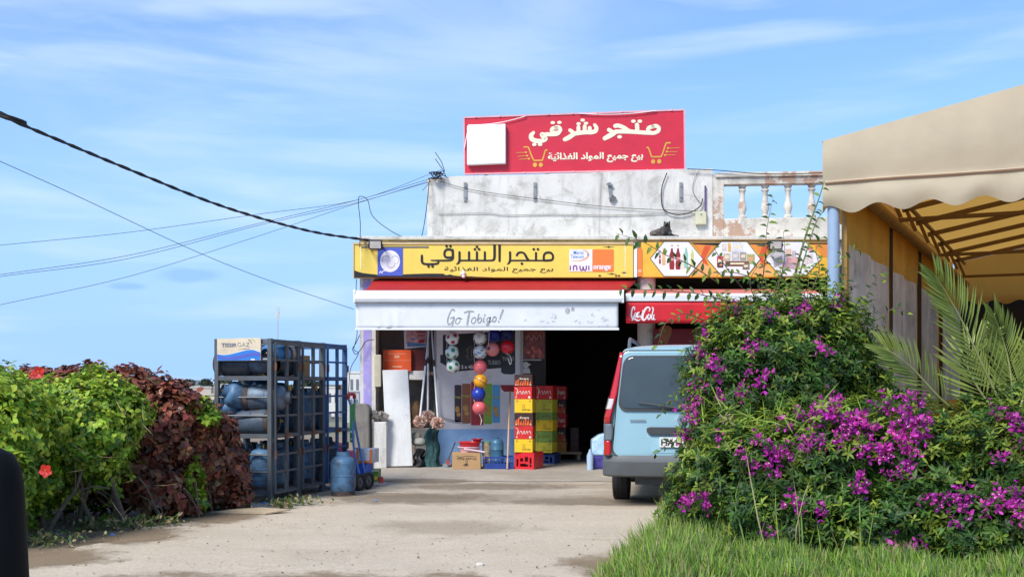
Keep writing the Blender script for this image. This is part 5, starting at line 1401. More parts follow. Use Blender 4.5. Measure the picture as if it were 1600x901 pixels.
b_ = MB(); fb.stroke(b_, [(389.5, 530.5), (393, 533.5), (394.5, 537.2)], [1.6, 1.3, .4], .0155); b_.build('leaf_mark', mat('slate_ink', (.16, .17, .24), .5), bo)
b_ = MB(); fb.stroke(b_, [(393, 529.5), (397, 531), (400, 534)], [.5, 1.8, .5], .0155); fb.stroke(b_, [(373, 545.3), (380, 544.8)], .6, .0155); b_.build('green_mark', mat('pale_green_ink', (.50, .55, .25), .5), bo)
b_ = MB(); fb.stroke(b_, [(381, 545), (384, 544.6), (387, 545.2), (391, 544.6)], .8, .0155); b_.build('small_lettering', mat('slate_ink', (.16, .17, .24), .5), bo)

# cylinders
def cyl_mat(name, col, dirt, damt):
    return mat(name, col, .5, .15, var=.3, scale=7, dirt=dirt, damt=damt, dscale=5, objvar=.35, bump=.25, bscale=30)
gas_blue = cyl_mat('gas_blue', (.085, .185, .31), (.045, .042, .045), .62)
gas_dark = cyl_mat('gas_dark', (.045, .065, .085), (.10, .06, .04), .4)
gas_bright = cyl_mat('gas_bright', (.04, .15, .32), (.05, .05, .06), .5)
gas_rusty = cyl_mat('gas_rusty', (.085, .125, .175), (.10, .065, .05), .6)
ring_m = mat('ring_rust', (.06, .055, .055), .8, .2, dirt=(.20, .10, .05), damt=.6, dscale=8)
def make_cylinder(m):
    e = empty('gas_cylinder', (0, 0, 0))
    b_ = MB(); r = .152
    b_.lathe([(.001, .035), (.10, .04), (.138, .06), (r, .10), (r, .236), (r + .004, .240), (r + .004, .250), (r, .254), (r, .395), (.146, .425), (.128, .455), (.098, .475), (.05, .485), (.001, .487)], 30); b_.build('body', m, e, smooth=True)
    b_ = MB(); b_.lathe([(.128, .0), (.142, .0), (.142, .055), (.132, .06), (.128, .055), (.128, .0)], 28); b_.build('base_ring', ring_m, e, smooth=True)
    b_ = MB(); n = 18
    for k in range(n):
        a0, a1 = R(-60 + 300 * k / n), R(-60 + 300 * (k + 1) / n)
        q = lambda a, r_, z: (r_ * math.cos(a), r_ * math.sin(a), z)
        b_.add([q(a0, .078, .465), q(a1, .078, .465), q(a1, .086, .465), q(a0, .086, .465), q(a0, .07, .535), q(a1, .07, .535), q(a1, .078, .535), q(a0, .078, .535)], [(0, 3, 2, 1), (4, 5, 6, 7), (0, 1, 5, 4), (1, 2, 6, 5), (2, 3, 7, 6), (3, 0, 4, 7)])
    b_.build('collar', m, e)
    b_ = MB(); b_.lathe([(.022, .48), (.022, .51), (.014, .515), (.014, .53), (.001, .532)], 12); b_.build('valve', brass, e, smooth=True)
    return e
protos = {k: make_cylinder(v) for k, v in (('blue', gas_blue), ('dark', gas_dark), ('bright', gas_bright), ('rusty', gas_rusty))}
used = set()
def place_cyl(kind, loc, rot, label, sc_=1.0):
    p = protos[kind]
    if kind in used: o = copy_tree(p)
    else: o = p; used.add(kind)
    o.location = loc; o.rotation_euler = rot
    if sc_ != 1.0: o.scale = (sc_, sc_, sc_)
    tag(o, label, 'gas cylinder', 'gas cylinders')
    return o
def CP(a, b, z): return O + U * a + V * b + Vector((0, 0, z))
def standing(a, b, tier, kind, label): place_cyl(kind, CP(a, b, LV[tier] + .008), (rng.uniform(-.01, .01), rng.uniform(-.01, .01), rng.random() * 6.28), label)
ez = lambda v: Vector(v).normalized()
def lying(a, b, z, axis, kind, label, sc_=1.0, tilt=0.0, spin=0.0):
    """axis: direction of the cylinder's top in cage terms (along u, along v); centre at a, b, z"""
    ax = (U * axis[0] + V * axis[1] + Vector((0, 0, tilt))).normalized()
    q = ax.to_track_quat('Z', 'Y') @ Euler((0, 0, spin)).to_quaternion()
    place_cyl(kind, CP(a, b, z) - ax * .255 * sc_, q.to_euler(), label, sc_)
L0 = LEN + .006
# bottom tier
standing(.20, .20, 0, 'blue', 'blue cylinder standing at the front corner of the nearest cage bottom tier')
standing(.20, .53, 0, 'blue', 'blue cylinder standing at the front left of the nearest cage bottom tier')
standing(.54, .20, 0, 'blue', 'blue cylinder standing behind the front corner one in the nearest cage')
standing(.54, .53, 0, 'blue', 'blue cylinder standing at the back left of the nearest cage bottom tier')
for j, (a, b, k) in enumerate(((.20, .20, 'blue'), (.54, .20, 'blue'), (.20, .53, 'dark'), (.54, .53, 'blue'))):
    standing(L0 + a, b, 0, k, ['blue', 'blue', 'dark', 'blue'][j] + ' cylinder standing at the ' + ['near front', 'far front', 'near back', 'far back'][j] + ' of the middle cage bottom tier')
    standing(L0 + a, b, 1, ['blue', 'blue', 'dark', 'dark'][j], ['blue', 'blue', 'dark', 'dark'][j] + ' cylinder standing at the ' + ['near front', 'far front', 'near back', 'far back'][j] + ' of the middle cage upper tier')
standing(2 * L0 + .2, .53, 0, 'blue', 'blue cylinder standing at the back of the blue cage bottom tier')
standing(2 * L0 + .54, .5, 1, 'blue', 'blue cylinder standing at the back of the blue cage upper tier')
standing(2 * L0 + .2, .2, 0, 'blue', 'blue cylinder standing at the near front of the blue cage bottom tier')
standing(2 * L0 + .2, .2, 1, 'blue', 'blue cylinder standing at the near front of the blue cage upper tier')
standing(2 * L0 + .54, .2, 0, 'dark', 'dark cylinder standing at the far front of the blue cage bottom tier')
# middle tier pile in the nearest cage
lying(.185, .30, .92, (.12, 1), 'rusty', 'rusty grey cylinder lying lowest in the pile of the nearest cage, base outwards')
lying(.47, .36, .92, (0, -1), 'bright', 'bright blue cylinder lying low in the pile of the nearest cage behind the rusty one')
lying(.29, .60, 1.04, (-1, .5), 'blue', 'blue cylinder tilted at the left end of the pile in the nearest cage', tilt=.55)
lying(.20, .44, 1.195, (-.75, .75), 'blue', 'blue cylinder with its base turned down in the middle of the pile', tilt=.35)
lying(.22, .17, 1.195, (.3, -1), 'rusty', 'worn grey cylinder on the pile at the front corner of the nearest cage')
lying(.42, .35, 1.27, (-1, .12), 'bright', 'cylinder showing its round blue end at the top of the pile', .9)
lying(.58, .30, 1.22, (.1, -1), 'dark', 'black cylinder lying at the back top of the pile')
# top tier
lying(.2, .53, 1.585, (0, -1), 'dark', 'black cylinder lying on top of the nearest cage behind the company board', .95)
lying(.2, .21, 1.585, (0, 1), 'rusty', 'blue and rust cylinder lying under the company board at the right', .72)
lying(.56, .2, 1.585, (-1, 0), 'dark', 'dark cylinder lying end on in the top tier of the nearest cage')
lying(.36, .12, 1.70, (-1, .1), 'bright', 'bright blue cylinder seen right of the company board in the top tier', .8)
# brown carton in the top of the cages
b_ = MB(); q = CP(L0 * 1.62, .42, 1.43)
b_.box(q + Vector((0, 0, .14)), (.52, .42, .28), Matrix.Rotation(ang - .2, 3, 'Z')); tag(b_.build('cardboard_carton', card, bevel=.006), 'brown cardboard carton lying on the top tier of the far cages', 'carton')
# the lone cylinder on the ground
place_cyl('blue', G(536, 774), (0, 0, R(200)), 'lone blue cylinder standing on the concrete in front of the blue cage')
protos['blue'] = protos['blue']

# ------------------------------------------------------------------ hand truck and clutter beside it
hw = G(566, 766); hd_ = hw.y
ht = empty('hand_truck', hw, 'blue hand truck with black wheels and red grip leaning by the gas cages', 'hand truck')
tr = mat('truck_blue', (.08, .17, .40), .45, dirt=(.1, .07, .06), damt=.3)
wp = []
for (px, py, dd_) in ((562, 754.5, hd_ - .05), (575, 753, hd_ + .18)):
    c = P(px, py, dd_); c.z = .112
    b_ = MB(); rot = Matrix.Rotation(R(90), 3, 'Y') @ Matrix.Rotation(0, 3, 'Z')
    rot = Matrix.Rotation(R(62), 3, 'Z') @ Matrix.Rotation(R(90), 3, 'X')
    b_.lathe([(.07, -.026), (.10, -.03), (.108, -.02), (.111, 0), (.108, .02), (.10, .03), (.07, .026), (.07, -.026)], 26, c, rot); w_ = b_.build('wheel', black_rubber, ht, smooth=True)
    b_ = MB(); b_.lathe([(.001, -.022), (.02, -.03), (.02, -.015), (.07, -.012), (.07, .012), (.02, .015), (.02, .03), (.001, .03)], 18, c, rot); b_.build('rim', mat('rim_grey', (.10, .10, .105), .5), w_, smooth=True)
    wp.append(c)
b_ = MB(); b_.cyl(wp[0], wp[1], .012, seg=8); b_.build('axle', grey_steel, ht)
f1 = [P(562, 742, hd_ + .02), P(553, 700, hd_ + .1), P(549, 640, hd_ + .22), P(544, 622, hd_ + .25)]
f2 = [P(571, 740, hd_ + .2), P(562, 700, hd_ + .28), P(554, 655, hd_ + .36), P(554, 622, hd_ + .4)]
b_ = MB(); b_.tube(catmull(f1, 4), .014, 8); b_.tube(catmull(f2, 4), .014, 8)
for k in (1, 2): b_.cyl(f1[k], f2[k], .01, seg=8)
b_.build('frame', tr, ht, smooth=True)
b_ = MB(); b_.tube(catmull([f1[-1], f1[-1] + Vector((.01, 0, .05)), f2[-1] + Vector((-.01, 0, .05)), f2[-1]], 5), .024, 8); b_.build('grip', mat('grip_red', (.42, .03, .04), .6), ht, smooth=True)
b_ = MB(); b_.prism([P(549, 766, hd_ - .12), P(572, 768, hd_ - .02), P(576, 766, hd_ + .16), P(556, 764, hd_ + .05)], (0, 0, .008)); b_.build('toe_plate', tr, ht)
# green board
b_ = MB(); b_.prism([P(546.5, 634, 14.75), P(554, 628, 14.85), P(553.5, 693, 14.85), P(546.5, 690, 14.75)], (.0, .03, 0)); gb = b_.build('green_board', mat('green_board', (.035, .30, .08), .4, var=.2)); tag(gb, 'narrow green advertising board standing behind the hand truck', 'board')
fg = Face((P(550, 660, 14.8)), (P(554, 628, 14.85) - P(546.5, 628, 14.75)), (0, 0, 1))
b_ = MB(); fg.lay(b_, [(547, 672), (553, 673), (553, 677), (547, 676)], .006); fg.lay(b_, [(547, 684), (553, 686), (553, 688), (547, 686)], .006); b_.build('board_print', white_print, gb)
# cartons by the truck
def simple_box(name, label, px0, px1, py0, py1, d, dp, yaw, m, cat='box'):
    x0, x1 = PX(px0, d), PX(px1, d); z0 = max(0.005, PZ(py1, d)); z1 = PZ(py0, d)
    b_ = MB(); c = Vector(((x0 + x1) / 2, d + dp / 2, (z0 + z1) / 2)); b_.box(c, (x1 - x0, dp, z1 - z0), Matrix.Rotation(R(yaw), 3, 'Z')); return tag(b_.build(name, m, bevel=.005), label, cat), c
o, c = simple_box('blue_crate', 'bright blue box on the ground beside the hand truck', 557, 576, 724, 746, 15.0, .28, -12, mat('bright_blue_box', (.02, .11, .62), .5))
o, c = simple_box('patterned_carton', 'orange edged white carton with a faded print on the blue box', 560, 585, 701, 723, 15.0, .3, -12, mat('printed_white', (.58, .60, .64), .5, var=.5, scale=14, dirt=(.20, .30, .50), damt=.5, dscale=7), 'carton')
b_ = MB()
rot = Matrix.Rotation(R(-12), 3, 'Z'); w2 = (PX(585, 15.0) - PX(560, 15.0)) / 2
for sx in (-1, 1): b_.box(c + rot @ Vector((sx * (w2 - .012), -.152, 0)), (.03, .006, .175), rot)
b_.box(c + rot @ Vector((0, -.152, -.075)), (2 * w2, .0055, .03), rot); b_.build('orange_edge', orange_print, o)
o, c = simple_box('fruit_carton', 'small green carton with yellow fruit print near the truck wheels', 577.5, 592, 733, 753, 15.2, .2, -5, mat('fruit_green', (.12, .26, .05), .5, var=.3, scale=12), 'carton')
ffc = Face((0, 15.19, .3), (1, 0, 0), (0, 0, 1))
b_ = MB(); ffc.disc(b_, 587, 746, 3, .004, 3); ffc.disc(b_, 584, 748.5, 2.4, .0045, 2.4); b_.build('fruit_print', mat('fruit_yellow', (.75, .48, .02), .5), o)
b_ = MB(); ffc.rect(b_, 578, 733.5, 592, 736, .004); b_.build('carton_band', mat('pale_band', (.6, .58, .45), .5), o)
simple_box('red_packet', 'small red packet lying beside the fruit carton', 591, 598, 745, 754, 15.2, .1, 10, mat('packet_red', (.5, .03, .03), .5), 'packet')
simple_box('tan_packet', 'small tan packet in front of the fruit carton', 573, 580, 743, 755, 15.1, .1, -20, mat('packet_tan', (.50, .33, .17), .6), 'packet')
# pink bags behind the blue cage
for i, (x0, x1, y0, y1) in enumerate(((519, 532, 690, 716), (541, 551, 700, 730))):
    b_ = MB(); a = P((x0 + x1) / 2, (y0 + y1) / 2, 15.6); b_.sphere(a, .13, 16, 10, (.75, .6, .95))
    b_.v = [(v[0] + .02 * math.sin(v[2] * 40 + i), v[1], v[2] + .02 * math.sin(v[0] * 35)) for v in b_.v]
    tag(b_.build('pink_bag', mat('pink_film', (.70, .10, .20), .4, var=.3, scale=9), smooth=True), ['bright pink plastic bag seen through the blue cage', 'pink plastic bag behind the hand truck frame'][i], 'bag')
    b_ = MB(); b_.bx(a.x - .12, a.x + .12, a.y - .1, a.y + .1, 0.0, a.z - .1); tag(b_.build('bag_stand', card), ['brown carton under the pink bag behind the blue cage', 'brown carton under the pink bag behind the hand truck'][i], 'carton')

# ------------------------------------------------------------------ the van
vang = empty('van', (0, 0, 0), 'pale blue van parked tail out in front of the shop beside the bougainvillea', 'van')
paint = mat('van_paint', (.30, .50, .58), .28, .1, var=.03, coat=.6, dirt=(.42, .52, .55), damt=.12)
vblack = mat('van_trim', (.05, .055, .06), .55); vglass = mat('van_glass', (.035, .05, .055), .06, var=.3, scale=1.5, spec=.9); vred = mat('lamp_red', (.55, .012, .02), .15, coat=.5, spec=.6)
vgrey = mat('bumper_grey', (.10, .11, .118), .55, var=.1)
# section: for each station y: (zb, zt, half width low, half width belt, half width top)
st = [(0.00, .40, 1.60, .80, .86, .66), (.05, .38, 1.72, .87, .90, .70), (.14, .36, 1.765, .89, .915, .72), (.45, .35, 1.785, .90, .92, .735), (1.2, .30, 1.80, .905, .925, .745), (2.2, .28, 1.80, .905, .925, .745),
      (2.75, .28, 1.75, .905, .925, .73), (3.05, .28, 1.46, .905, .92, .70), (3.35, .28, 1.16, .90, .91, .74), (3.9, .28, 1.04, .88, .88, .72), (4.12, .30, .90, .82, .83, .66), (4.2, .36, .72, .70, .74, .6)]
def section(zb, zt, wl, wb, wt_, n=26):
    belt = min(.98, zt - .08)
    cp = [(0, zb), (wl * .8, zb), (wl, zb + .06), (wb - .005, zb + .25), (wb, min(.70, belt - .05)), (wb - .01, belt), (wb + (wt_ - wb) * .55, belt + (zt - belt) * .5), (wt_ + .012, zt - .10 * min(1, (zt - .5))), (wt_ - .03, zt - .03), (wt_ - .12, zt - .006), (wt_ * .5, zt + .012), (0, zt + .018)]
    return cp
VN = 12
b_ = MB()
for (y, zb, zt, wl, wb, wt_) in st:
    s_ = section(zb, zt, wl, wb, wt_)
    ring = [(x, y, z) for x, z in s_] + [(-x, y, z) for x, z in reversed(s_[1:-1])]
    b_.v += ring
m_ = 2 * VN - 2
for j in range(len(st) - 1):
    for k in range(m_): b_.f.append((j * m_ + k, j * m_ + (k + 1) % m_, (j + 1) * m_ + (k + 1) % m_, (j + 1) * m_ + k)); b_.m.append(0)
# end caps as strips between the two halves
for j in (0, len(st) - 1):
    for k in range(VN - 1):
        a, c = j * m_ + k, j * m_ + k + 1; a2 = j * m_ + (m_ - k) % m_; c2 = j * m_ + (m_ - k - 1)
        f = [a, c, c2, a2]; f2 = []
        for v in f:
            if v not in f2: f2.append(v)
        if len(f2) > 2: b_.f.append(tuple(f2)); b_.m.append(0)
body = b_.build('body', paint, vang, smooth=True, sub=2)
def rearx(z): return 0.0 + max(0, (z - .95)) * .06                # the tailgate leans forward
def vpanel(name, pts, m, off, parent=vang, thick=.02, bevel=.006, yb=-.012):
    """a panel on the tail, outline in x/z; lies on the leaning tail plane, proud by off"""
    b_ = MB(); q = [Vector((x, yb - off + rearx(z), z)) for x, z in pts]
    b_.prism(q, (0, thick, 0)); return b_.build(name, m, parent, bevel=bevel)
def rrect(x0, x1, z0, z1, r, n=5, tx=0.0):
    out = []
    for cx_, cz_, a0 in ((x1 - r, z1 - r, 0), (x0 + r, z1 - r, 90), (x0 + r, z0 + r, 180), (x1 - r, z0 + r, 270)):
        for k in range(n + 1):
            a = R(a0 + 90 * k / n); x, z = cx_ + r * math.cos(a), cz_ + r * math.sin(a)
            out.append((x * (1 - tx * (z - z0) / (z1 - z0)), z))
    return out
vpanel('gate_gap', rrect(-.822, .822, .548, 1.727, .11, tx=.13), vblack, .007, bevel=.002, thick=.05)
gate = vpanel('tailgate', rrect(-.81, .81, .56, 1.715, .10, tx=.13), paint, .012, bevel=.012, thick=.06)
win = vpanel('window_seal', rrect(-.75, .75, 1.055, 1.665, .11, tx=.10), vblack, .022)
vpanel('rear_window', rrect(-.725, .725, 1.085, 1.645, .10, tx=.095), vglass, .030, win)
vpanel('garnish', [(-.36, .80), (.36, .80), (.40, .83), (.40, .875), (.36, .885), (-.36, .885), (-.40, .875), (-.40, .83)], vblack, .045, gate)
vpanel('plate_recess', [(-.34, .60), (.34, .60), (.40, .79), (-.40, .79)], mat('van_recess', (.30, .52, .62), .3, coat=.4), .016, gate, bevel=.004)
pl = vpanel('number_plate', rrect(-.25, .25, .665, .775, .012), mat('plate_white', (.74, .74, .72), .35), .038, gate, .012, .003)
b_ = MB()
def flat_text(s_, x0, x1, z0, z1, off, mb, bold=.02):
    v, f = text_mesh(s_, bold); a, c = v.min(0), v.max(0)
    mb.add([(x0 + (x1 - x0) * (p[0] - a[0]) / (c[0] - a[0]), -.012 - off + rearx(.7) - .001, z0 + (z1 - z0) * (p[1] - a[1]) / (c[1] - a[1])) for p in v], f)
flat_text('HA11112', -.23, .20, .685, .755, .040, b_); b_.bx(-.105, -.098, -.0535, -.051, .67, .77); b_.build('plate_number', black_print, pl)
b_ = MB()
for k in range(8): b_.bx(-.60 + k * .024, -.585 + k * .024, -.032, -.023, .948, .966)
b_.build('badge', grey_steel, gate)
for nm, q in (('emblem', [(0, .93), (.055, 1.0), (0, 1.07), (-.055, 1.0)]),):
    b_ = MB(); qq = [Vector((x * .9, -.050, z - .035)) for x, z in q]; qi = [Vector((x * .35, -.050, (z - 1.0) * .4 + 1.0 - .035)) for x, z in q]
    for k in range(4):
        k2 = (k + 1) % 4; b_.prism([qq[k], qq[k2], qi[k2], qi[k]], (0, .03, 0))
    b_.build(nm, mat('chrome', (.75, .76, .78), .12, 1.0), gate)
# wiper
b_ = MB(); b_.tube([(0.05, -.05, 1.075), (-.10, -.055, 1.10), (-.50, -.055, 1.15)], .010, 6); b_.build('wiper', vblack, gate, smooth=True)
# lamps wrap round the corners
for s in (-1, 1):
    def lamp(z0, z1, nm, m, w0=.08, push=.0):
        b_ = MB(); n = 10; K = 5; vs_ = []
        for j in range(n + 1):
            z = z0 + (z1 - z0) * j / n
            wo_ = .915 - max(0, z - .98) * .262 - .004 + push; wi = wo_ - (w0 + .012 * math.sin(j / n * 3.14)) * (1 - .55 * max(0, (z - 1.25) / .45))
            for k in range(K + 1):
                t = k / K
                x = wi + (wo_ - wi) * min(1, t * 1.25); y = -.022 + rearx(z) + (0.0 if t < .6 else (t - .6) / .4 * .16) + (.0 if t < .4 else (t - .4) * .05)
                vs_.append((s * x, y, z))
        b_.add(vs_, [(j * (K + 1) + k, j * (K + 1) + k + 1, (j + 1) * (K + 1) + k + 1, (j + 1) * (K + 1) + k) for j in range(n) for k in range(K)])
        return b_.build(nm, m, vang, smooth=True, thick=.02)
    lamp(.92, 1.70, 'tail_lamp', vred)
    lamp(1.075, 1.19, 'clear_lens', mat('lamp_clear', (.62, .58, .58), .12, coat=.5), .07, .006)
    lamp(.735, .915, 'corner_trim', mat('trim_grey', (.13, .16, .19), .5), .10)
    lamp(.575, .73, 'reflector', vred, .075)
# bumper
b_ = MB(); vs_ = []; prof = [(.34, .02), (.36, -.05), (.44, -.075), (.50, -.085), (.515, -.06), (.56, -.035), (.575, .03)]
n = 24
for i in range(n + 1):
    u = -1 + 2 * i / n; x = .93 * math.copysign(1 - (1 - abs(u)) ** 1.25, u) if True else u
    x = .93 * math.sin(u * math.pi / 2); yy = .30 * (1 - math.sqrt(max(0, 1 - (abs(x) / .945) ** 8)))
    for z, y in prof: vs_.append((x, y + yy, z))
K = len(prof)
b_.add(vs_, [(i * K + k, (i + 1) * K + k, (i + 1) * K + k + 1, i * K + k + 1) for i in range(n) for k in range(K - 1)])
b_.build('bumper', vgrey, vang, smooth=True, thick=.02)
b_ = MB(); b_.bx(-.55, .55, .15, .6, .24, .36); b_.cyl((.35, .05, .27), (.35, .7, .27), .035, seg=10); b_.build('underbody', vblack, vang)
for (x, y) in ((-.76, .80), (.76, .80), (-.76, 3.45), (.76, 3.45)):
    rot = Matrix.Rotation(R(90), 3, 'Y'); c = Vector((x, y, .31)); b_ = MB()
    b_.lathe([(.20, -.095), (.28, -.10), (.303, -.085), (.306, -.03), (.300, -.028), (.300, -.022), (.306, -.02), (.306, .02), (.300, .022), (.300, .028), (.306, .03), (.303, .085), (.28, .10), (.20, .095)], 36, c, rot); w_ = b_.build('wheel', black_rubber, vang, smooth=True)
    b_ = MB(); sx = 1 if x > 0 else -1
    b_.lathe([(.001, sx * .06), (.06, sx * .065), (.17, sx * .05), (.20, sx * .08), (.20, -sx * .05), (.001, -sx * .05)], 30, c, rot); b_.build('rim', grey_steel, w_, smooth=True)
for s in (-1, 1):
    b_ = MB(); b_.tube(catmull([(s * .63, .30, 1.765), (s * .63, .36, 1.80), (s * .635, .5, 1.855), (s * .64, .8, 1.865), (s * .64, 1.9, 1.865), (s * .635, 2.3, 1.85), (s * .63, 2.45, 1.785)], 5), .022, 10); b_.build('roof_rail', mat('rail_grey', (.16, .18, .20), .4, .4), vang, smooth=True)
    for (y0, y1) in ((.7, 1.5), (1.6, 2.5)):
        b_ = MB(); b_.prism([(s * .93, y0, .99), (s * .93, y1, .99), (s * .80, y1 - .04, 1.5), (s * .80, y0 + .06, 1.5)], (s * -.02, 0, 0)); b_.build('side_window', vglass, vang)
    b_ = MB(); b_.prism([(s * .92, 2.60, .98), (s * 1.10, 2.62, 1.0), (s * 1.10, 2.62, 1.2), (s * .94, 2.60, 1.18)], (0, .10, 0)); b_.build('wing_mirror', vblack, vang, bevel=.03)
b_ = MB(); b_.add([(-.66, 2.84, 1.70), (.66, 2.84, 1.70), (.80, 3.36, 1.20), (-.80, 3.36, 1.20)], [(0, 1, 2, 3)]); b_.build('windscreen', vglass, vang)
vang.location = (1.84, 12.55, 0); vang.scale = (.92, 1, 1); vang.rotation_euler.z = R(-9.5)

# ------------------------------------------------------------------ marquee tent
A = Vector((PX(1290, 12.0), 12.0, 0)); sdir = Vector((.4436, .896, 0)); fdir = Vector((.896, -.4436, 0)); out = -sdir
TW, TL = 5.4, 13.5
tent = empty('cafe_tent', A, 'long beige marquee with a scalloped valance and ochre side curtains', 'tent')
def T(f, s, z): return A + fdir * f + sdir * s + Vector((0, 0, z))
def cloth(name, outer, inner, tr_=.35):
    m = bpy.data.materials.new(name); m.use_nodes = True; nt = m.node_tree; N, L = nt.nodes, nt.links
    b = N['Principled BSDF']; b.inputs['Roughness'].default_value = .75
    ge = N.new('ShaderNodeNewGeometry'); mx = N.new('ShaderNodeMix'); mx.data_type = 'RGBA'
    L.new(ge.outputs['Backfacing'], mx.inputs[0]); mx.inputs[6].default_value = (*outer, 1); mx.inputs[7].default_value = (*inner, 1)
    tc = N.new('ShaderNodeTexCoord'); n = N.new('ShaderNodeTexNoise'); n.inputs['Scale'].default_value = 1.6; n.inputs['Detail'].default_value = 8; n.inputs['Roughness'].default_value = .65
    L.new(tc.outputs['Object'], n.inputs['Vector'])
    r = N.new('ShaderNodeMapRange'); r.inputs[1].default_value = .3; r.inputs[2].default_value = .7; r.inputs[3].default_value = .86; r.inputs[4].default_value = 1.06
    L.new(n.outputs['Fac'], r.inputs[0])
    hs = N.new('ShaderNodeHueSaturation'); L.new(r.outputs[0], hs.inputs['Value']); L.new(mx.outputs[2], hs.inputs['Color']); L.new(hs.outputs[0], b.inputs['Base Color'])
    t = N.new('ShaderNodeBsdfTranslucent'); t.inputs['Color'].default_value = (*inner, 1); ms = N.new('ShaderNodeMixShader'); ms.inputs[0].default_value = tr_
    L.new(b.outputs[0], ms.inputs[1]); L.new(t.outputs[0], ms.inputs[2]); L.new(ms.outputs[0], N['Material Output'].inputs['Surface'])
    bp = N.new('ShaderNodeBump'); bp.inputs['Strength'].default_value = .25; bp.inputs['Distance'].default_value = .03; n2 = N.new('ShaderNodeTexNoise'); n2.inputs['Scale'].default_value = 3; n2.inputs['Detail'].default_value = 4
    L.new(tc.outputs['Object'], n2.inputs['Vector']); L.new(n2.outputs['Fac'], bp.inputs['Height']); L.new(bp.outputs[0], b.inputs['Normal'])
    return m
beige = cloth('beige_canvas', (.74, .665, .485), (.74, .42, .09), .42)
ochre = mat('ochre_curtain', (.62, .36, .065), .75, var=.18, scale=1.5, trans=.4, dirt=(.25, .13, .03), damt=.3)
vinyl = mat('cloudy_vinyl', (.62, .60, .56), .22, var=.3, scale=1.6, trans=.4, dirt=(.24, .22, .18), damt=.35, dscale=2)
dkpost = mat('brown_post', (.045, .03, .015), .6); rib = mat('brown_rafter', (.20, .115, .045), .6)
ridge = TW / 2; EZ, RZ = 3.88, 4.40; SEAM = 3.44
def roofz(f): return EZ + (RZ - EZ) * (1 - abs(f - ridge) / ridge) 
def build_oriented(b_, name, m, parent, flip_ref, smooth=True):
    o = b_.build(name, m, parent, smooth=smooth)
    me = o.data
    c = sum(((me.polygons[i].normal) for i in range(len(me.polygons))), Vector())
    if c.dot(flip_ref) < 0: me.flip_normals()
    return o
b_ = MB(); nf, ns = 20, 14
for half in (0, 1):
    b_ = MB()
    for j in range(ns + 1):
        for i in range(nf + 1):
            f = half * ridge + ridge * i / nf; s = TL * j / ns
            b_.v.append(tuple(T(f - .04 if half == 0 else f + .04 * 0, s, roofz(f) - .02 * math.sin(math.pi * ((s * 1.0) % 1.5) / 1.5))))
    for j in range(ns):
        for i in range(nf): a = j * (nf + 1) + i; b_.f.append((a, a + 1, a + nf + 2, a + nf + 1)); b_.m.append(0)
    build_oriented(b_, 'roof_sheet', beige, tent, Vector((0, 0, 1)))
def scallop(t, per=.50): 
    k = (t / per) % 1.0
    return .042 * (1 + math.cos(2 * math.pi * k))
# front gable and valance in one cloth
b_ = MB(); nf = 150; K = 11
for i in range(nf + 1):
    f = -.02 + (TW + .04) * i / nf
    zt_, zbm = roofz(f) + .002, 3.20 - scallop(f + .22)
    for k in range(K + 1):
        t = k / K
        if t < .5: z = zt_ + (SEAM - zt_) * t * 2; bulge = .035 * math.sin(t * 2 * math.pi)
        else: z = SEAM + (zbm - SEAM) * (t - .5) * 2; bulge = -.01 + .035 * math.sin((t - .5) * 2 * math.pi * .9) + .02 * math.sin(f * 9 + t * 3) * (t - .5) * 2
        b_.v.append(tuple(T(f, -.03 - bulge, z)))
for i in range(nf):
    for k in range(K): a = i * (K + 1) + k; b_.f.append((a, a + 1, a + K + 2, a + K + 1)); b_.m.append(0)
build_oriented(b_, 'front_valance', beige, tent, out)
b_ = MB(); b_.tube([T(f, -.05, SEAM + .006 * math.sin(f * 3)) for f in [TW * k / 40 for k in range(41)]], .012, 6); b_.build('seam', beige, tent, smooth=True)
# side valance (outside, left)
b_ = MB(); nsd = 220
for i in range(nsd + 1):
    s = TL * i / nsd; 
    for z in (EZ + .004, 3.6, SEAM, 3.22 - scallop(s)): b_.v.append(tuple(T(-.03, s, z)))
for i in range(nsd):
    for k in range(3): a = i * 4 + k; b_.f.append((a, a + 1, a + 5, a + 4)); b_.m.append(0)
build_oriented(b_, 'side_valance', beige, tent, -fdir)
# far end cloth with scallops
b_ = MB(); nf = 120
for i in range(nf + 1):
    f = TW * i / nf
    for z in (roofz(f), 3.6, 3.08 - scallop(f)): b_.v.append(tuple(T(f, TL, z)))
for i in range(nf):
    for k in range(2): a = i * 3 + k; b_.f.append((a, a + 1, a + 4, a + 3)); b_.m.append(0)
build_oriented(b_, 'end_valance', beige, tent, sdir)
# near-black sheet standing in for the shade below the end valance
b_ = MB(); b_.prism([T(0, TL + .3, 0), T(TW, TL + .3, 0), T(TW, TL + .3, 3.2), T(0, TL + .3, 3.2)], sdir * .1); b_.build('end_shade', inside_dark, tent)
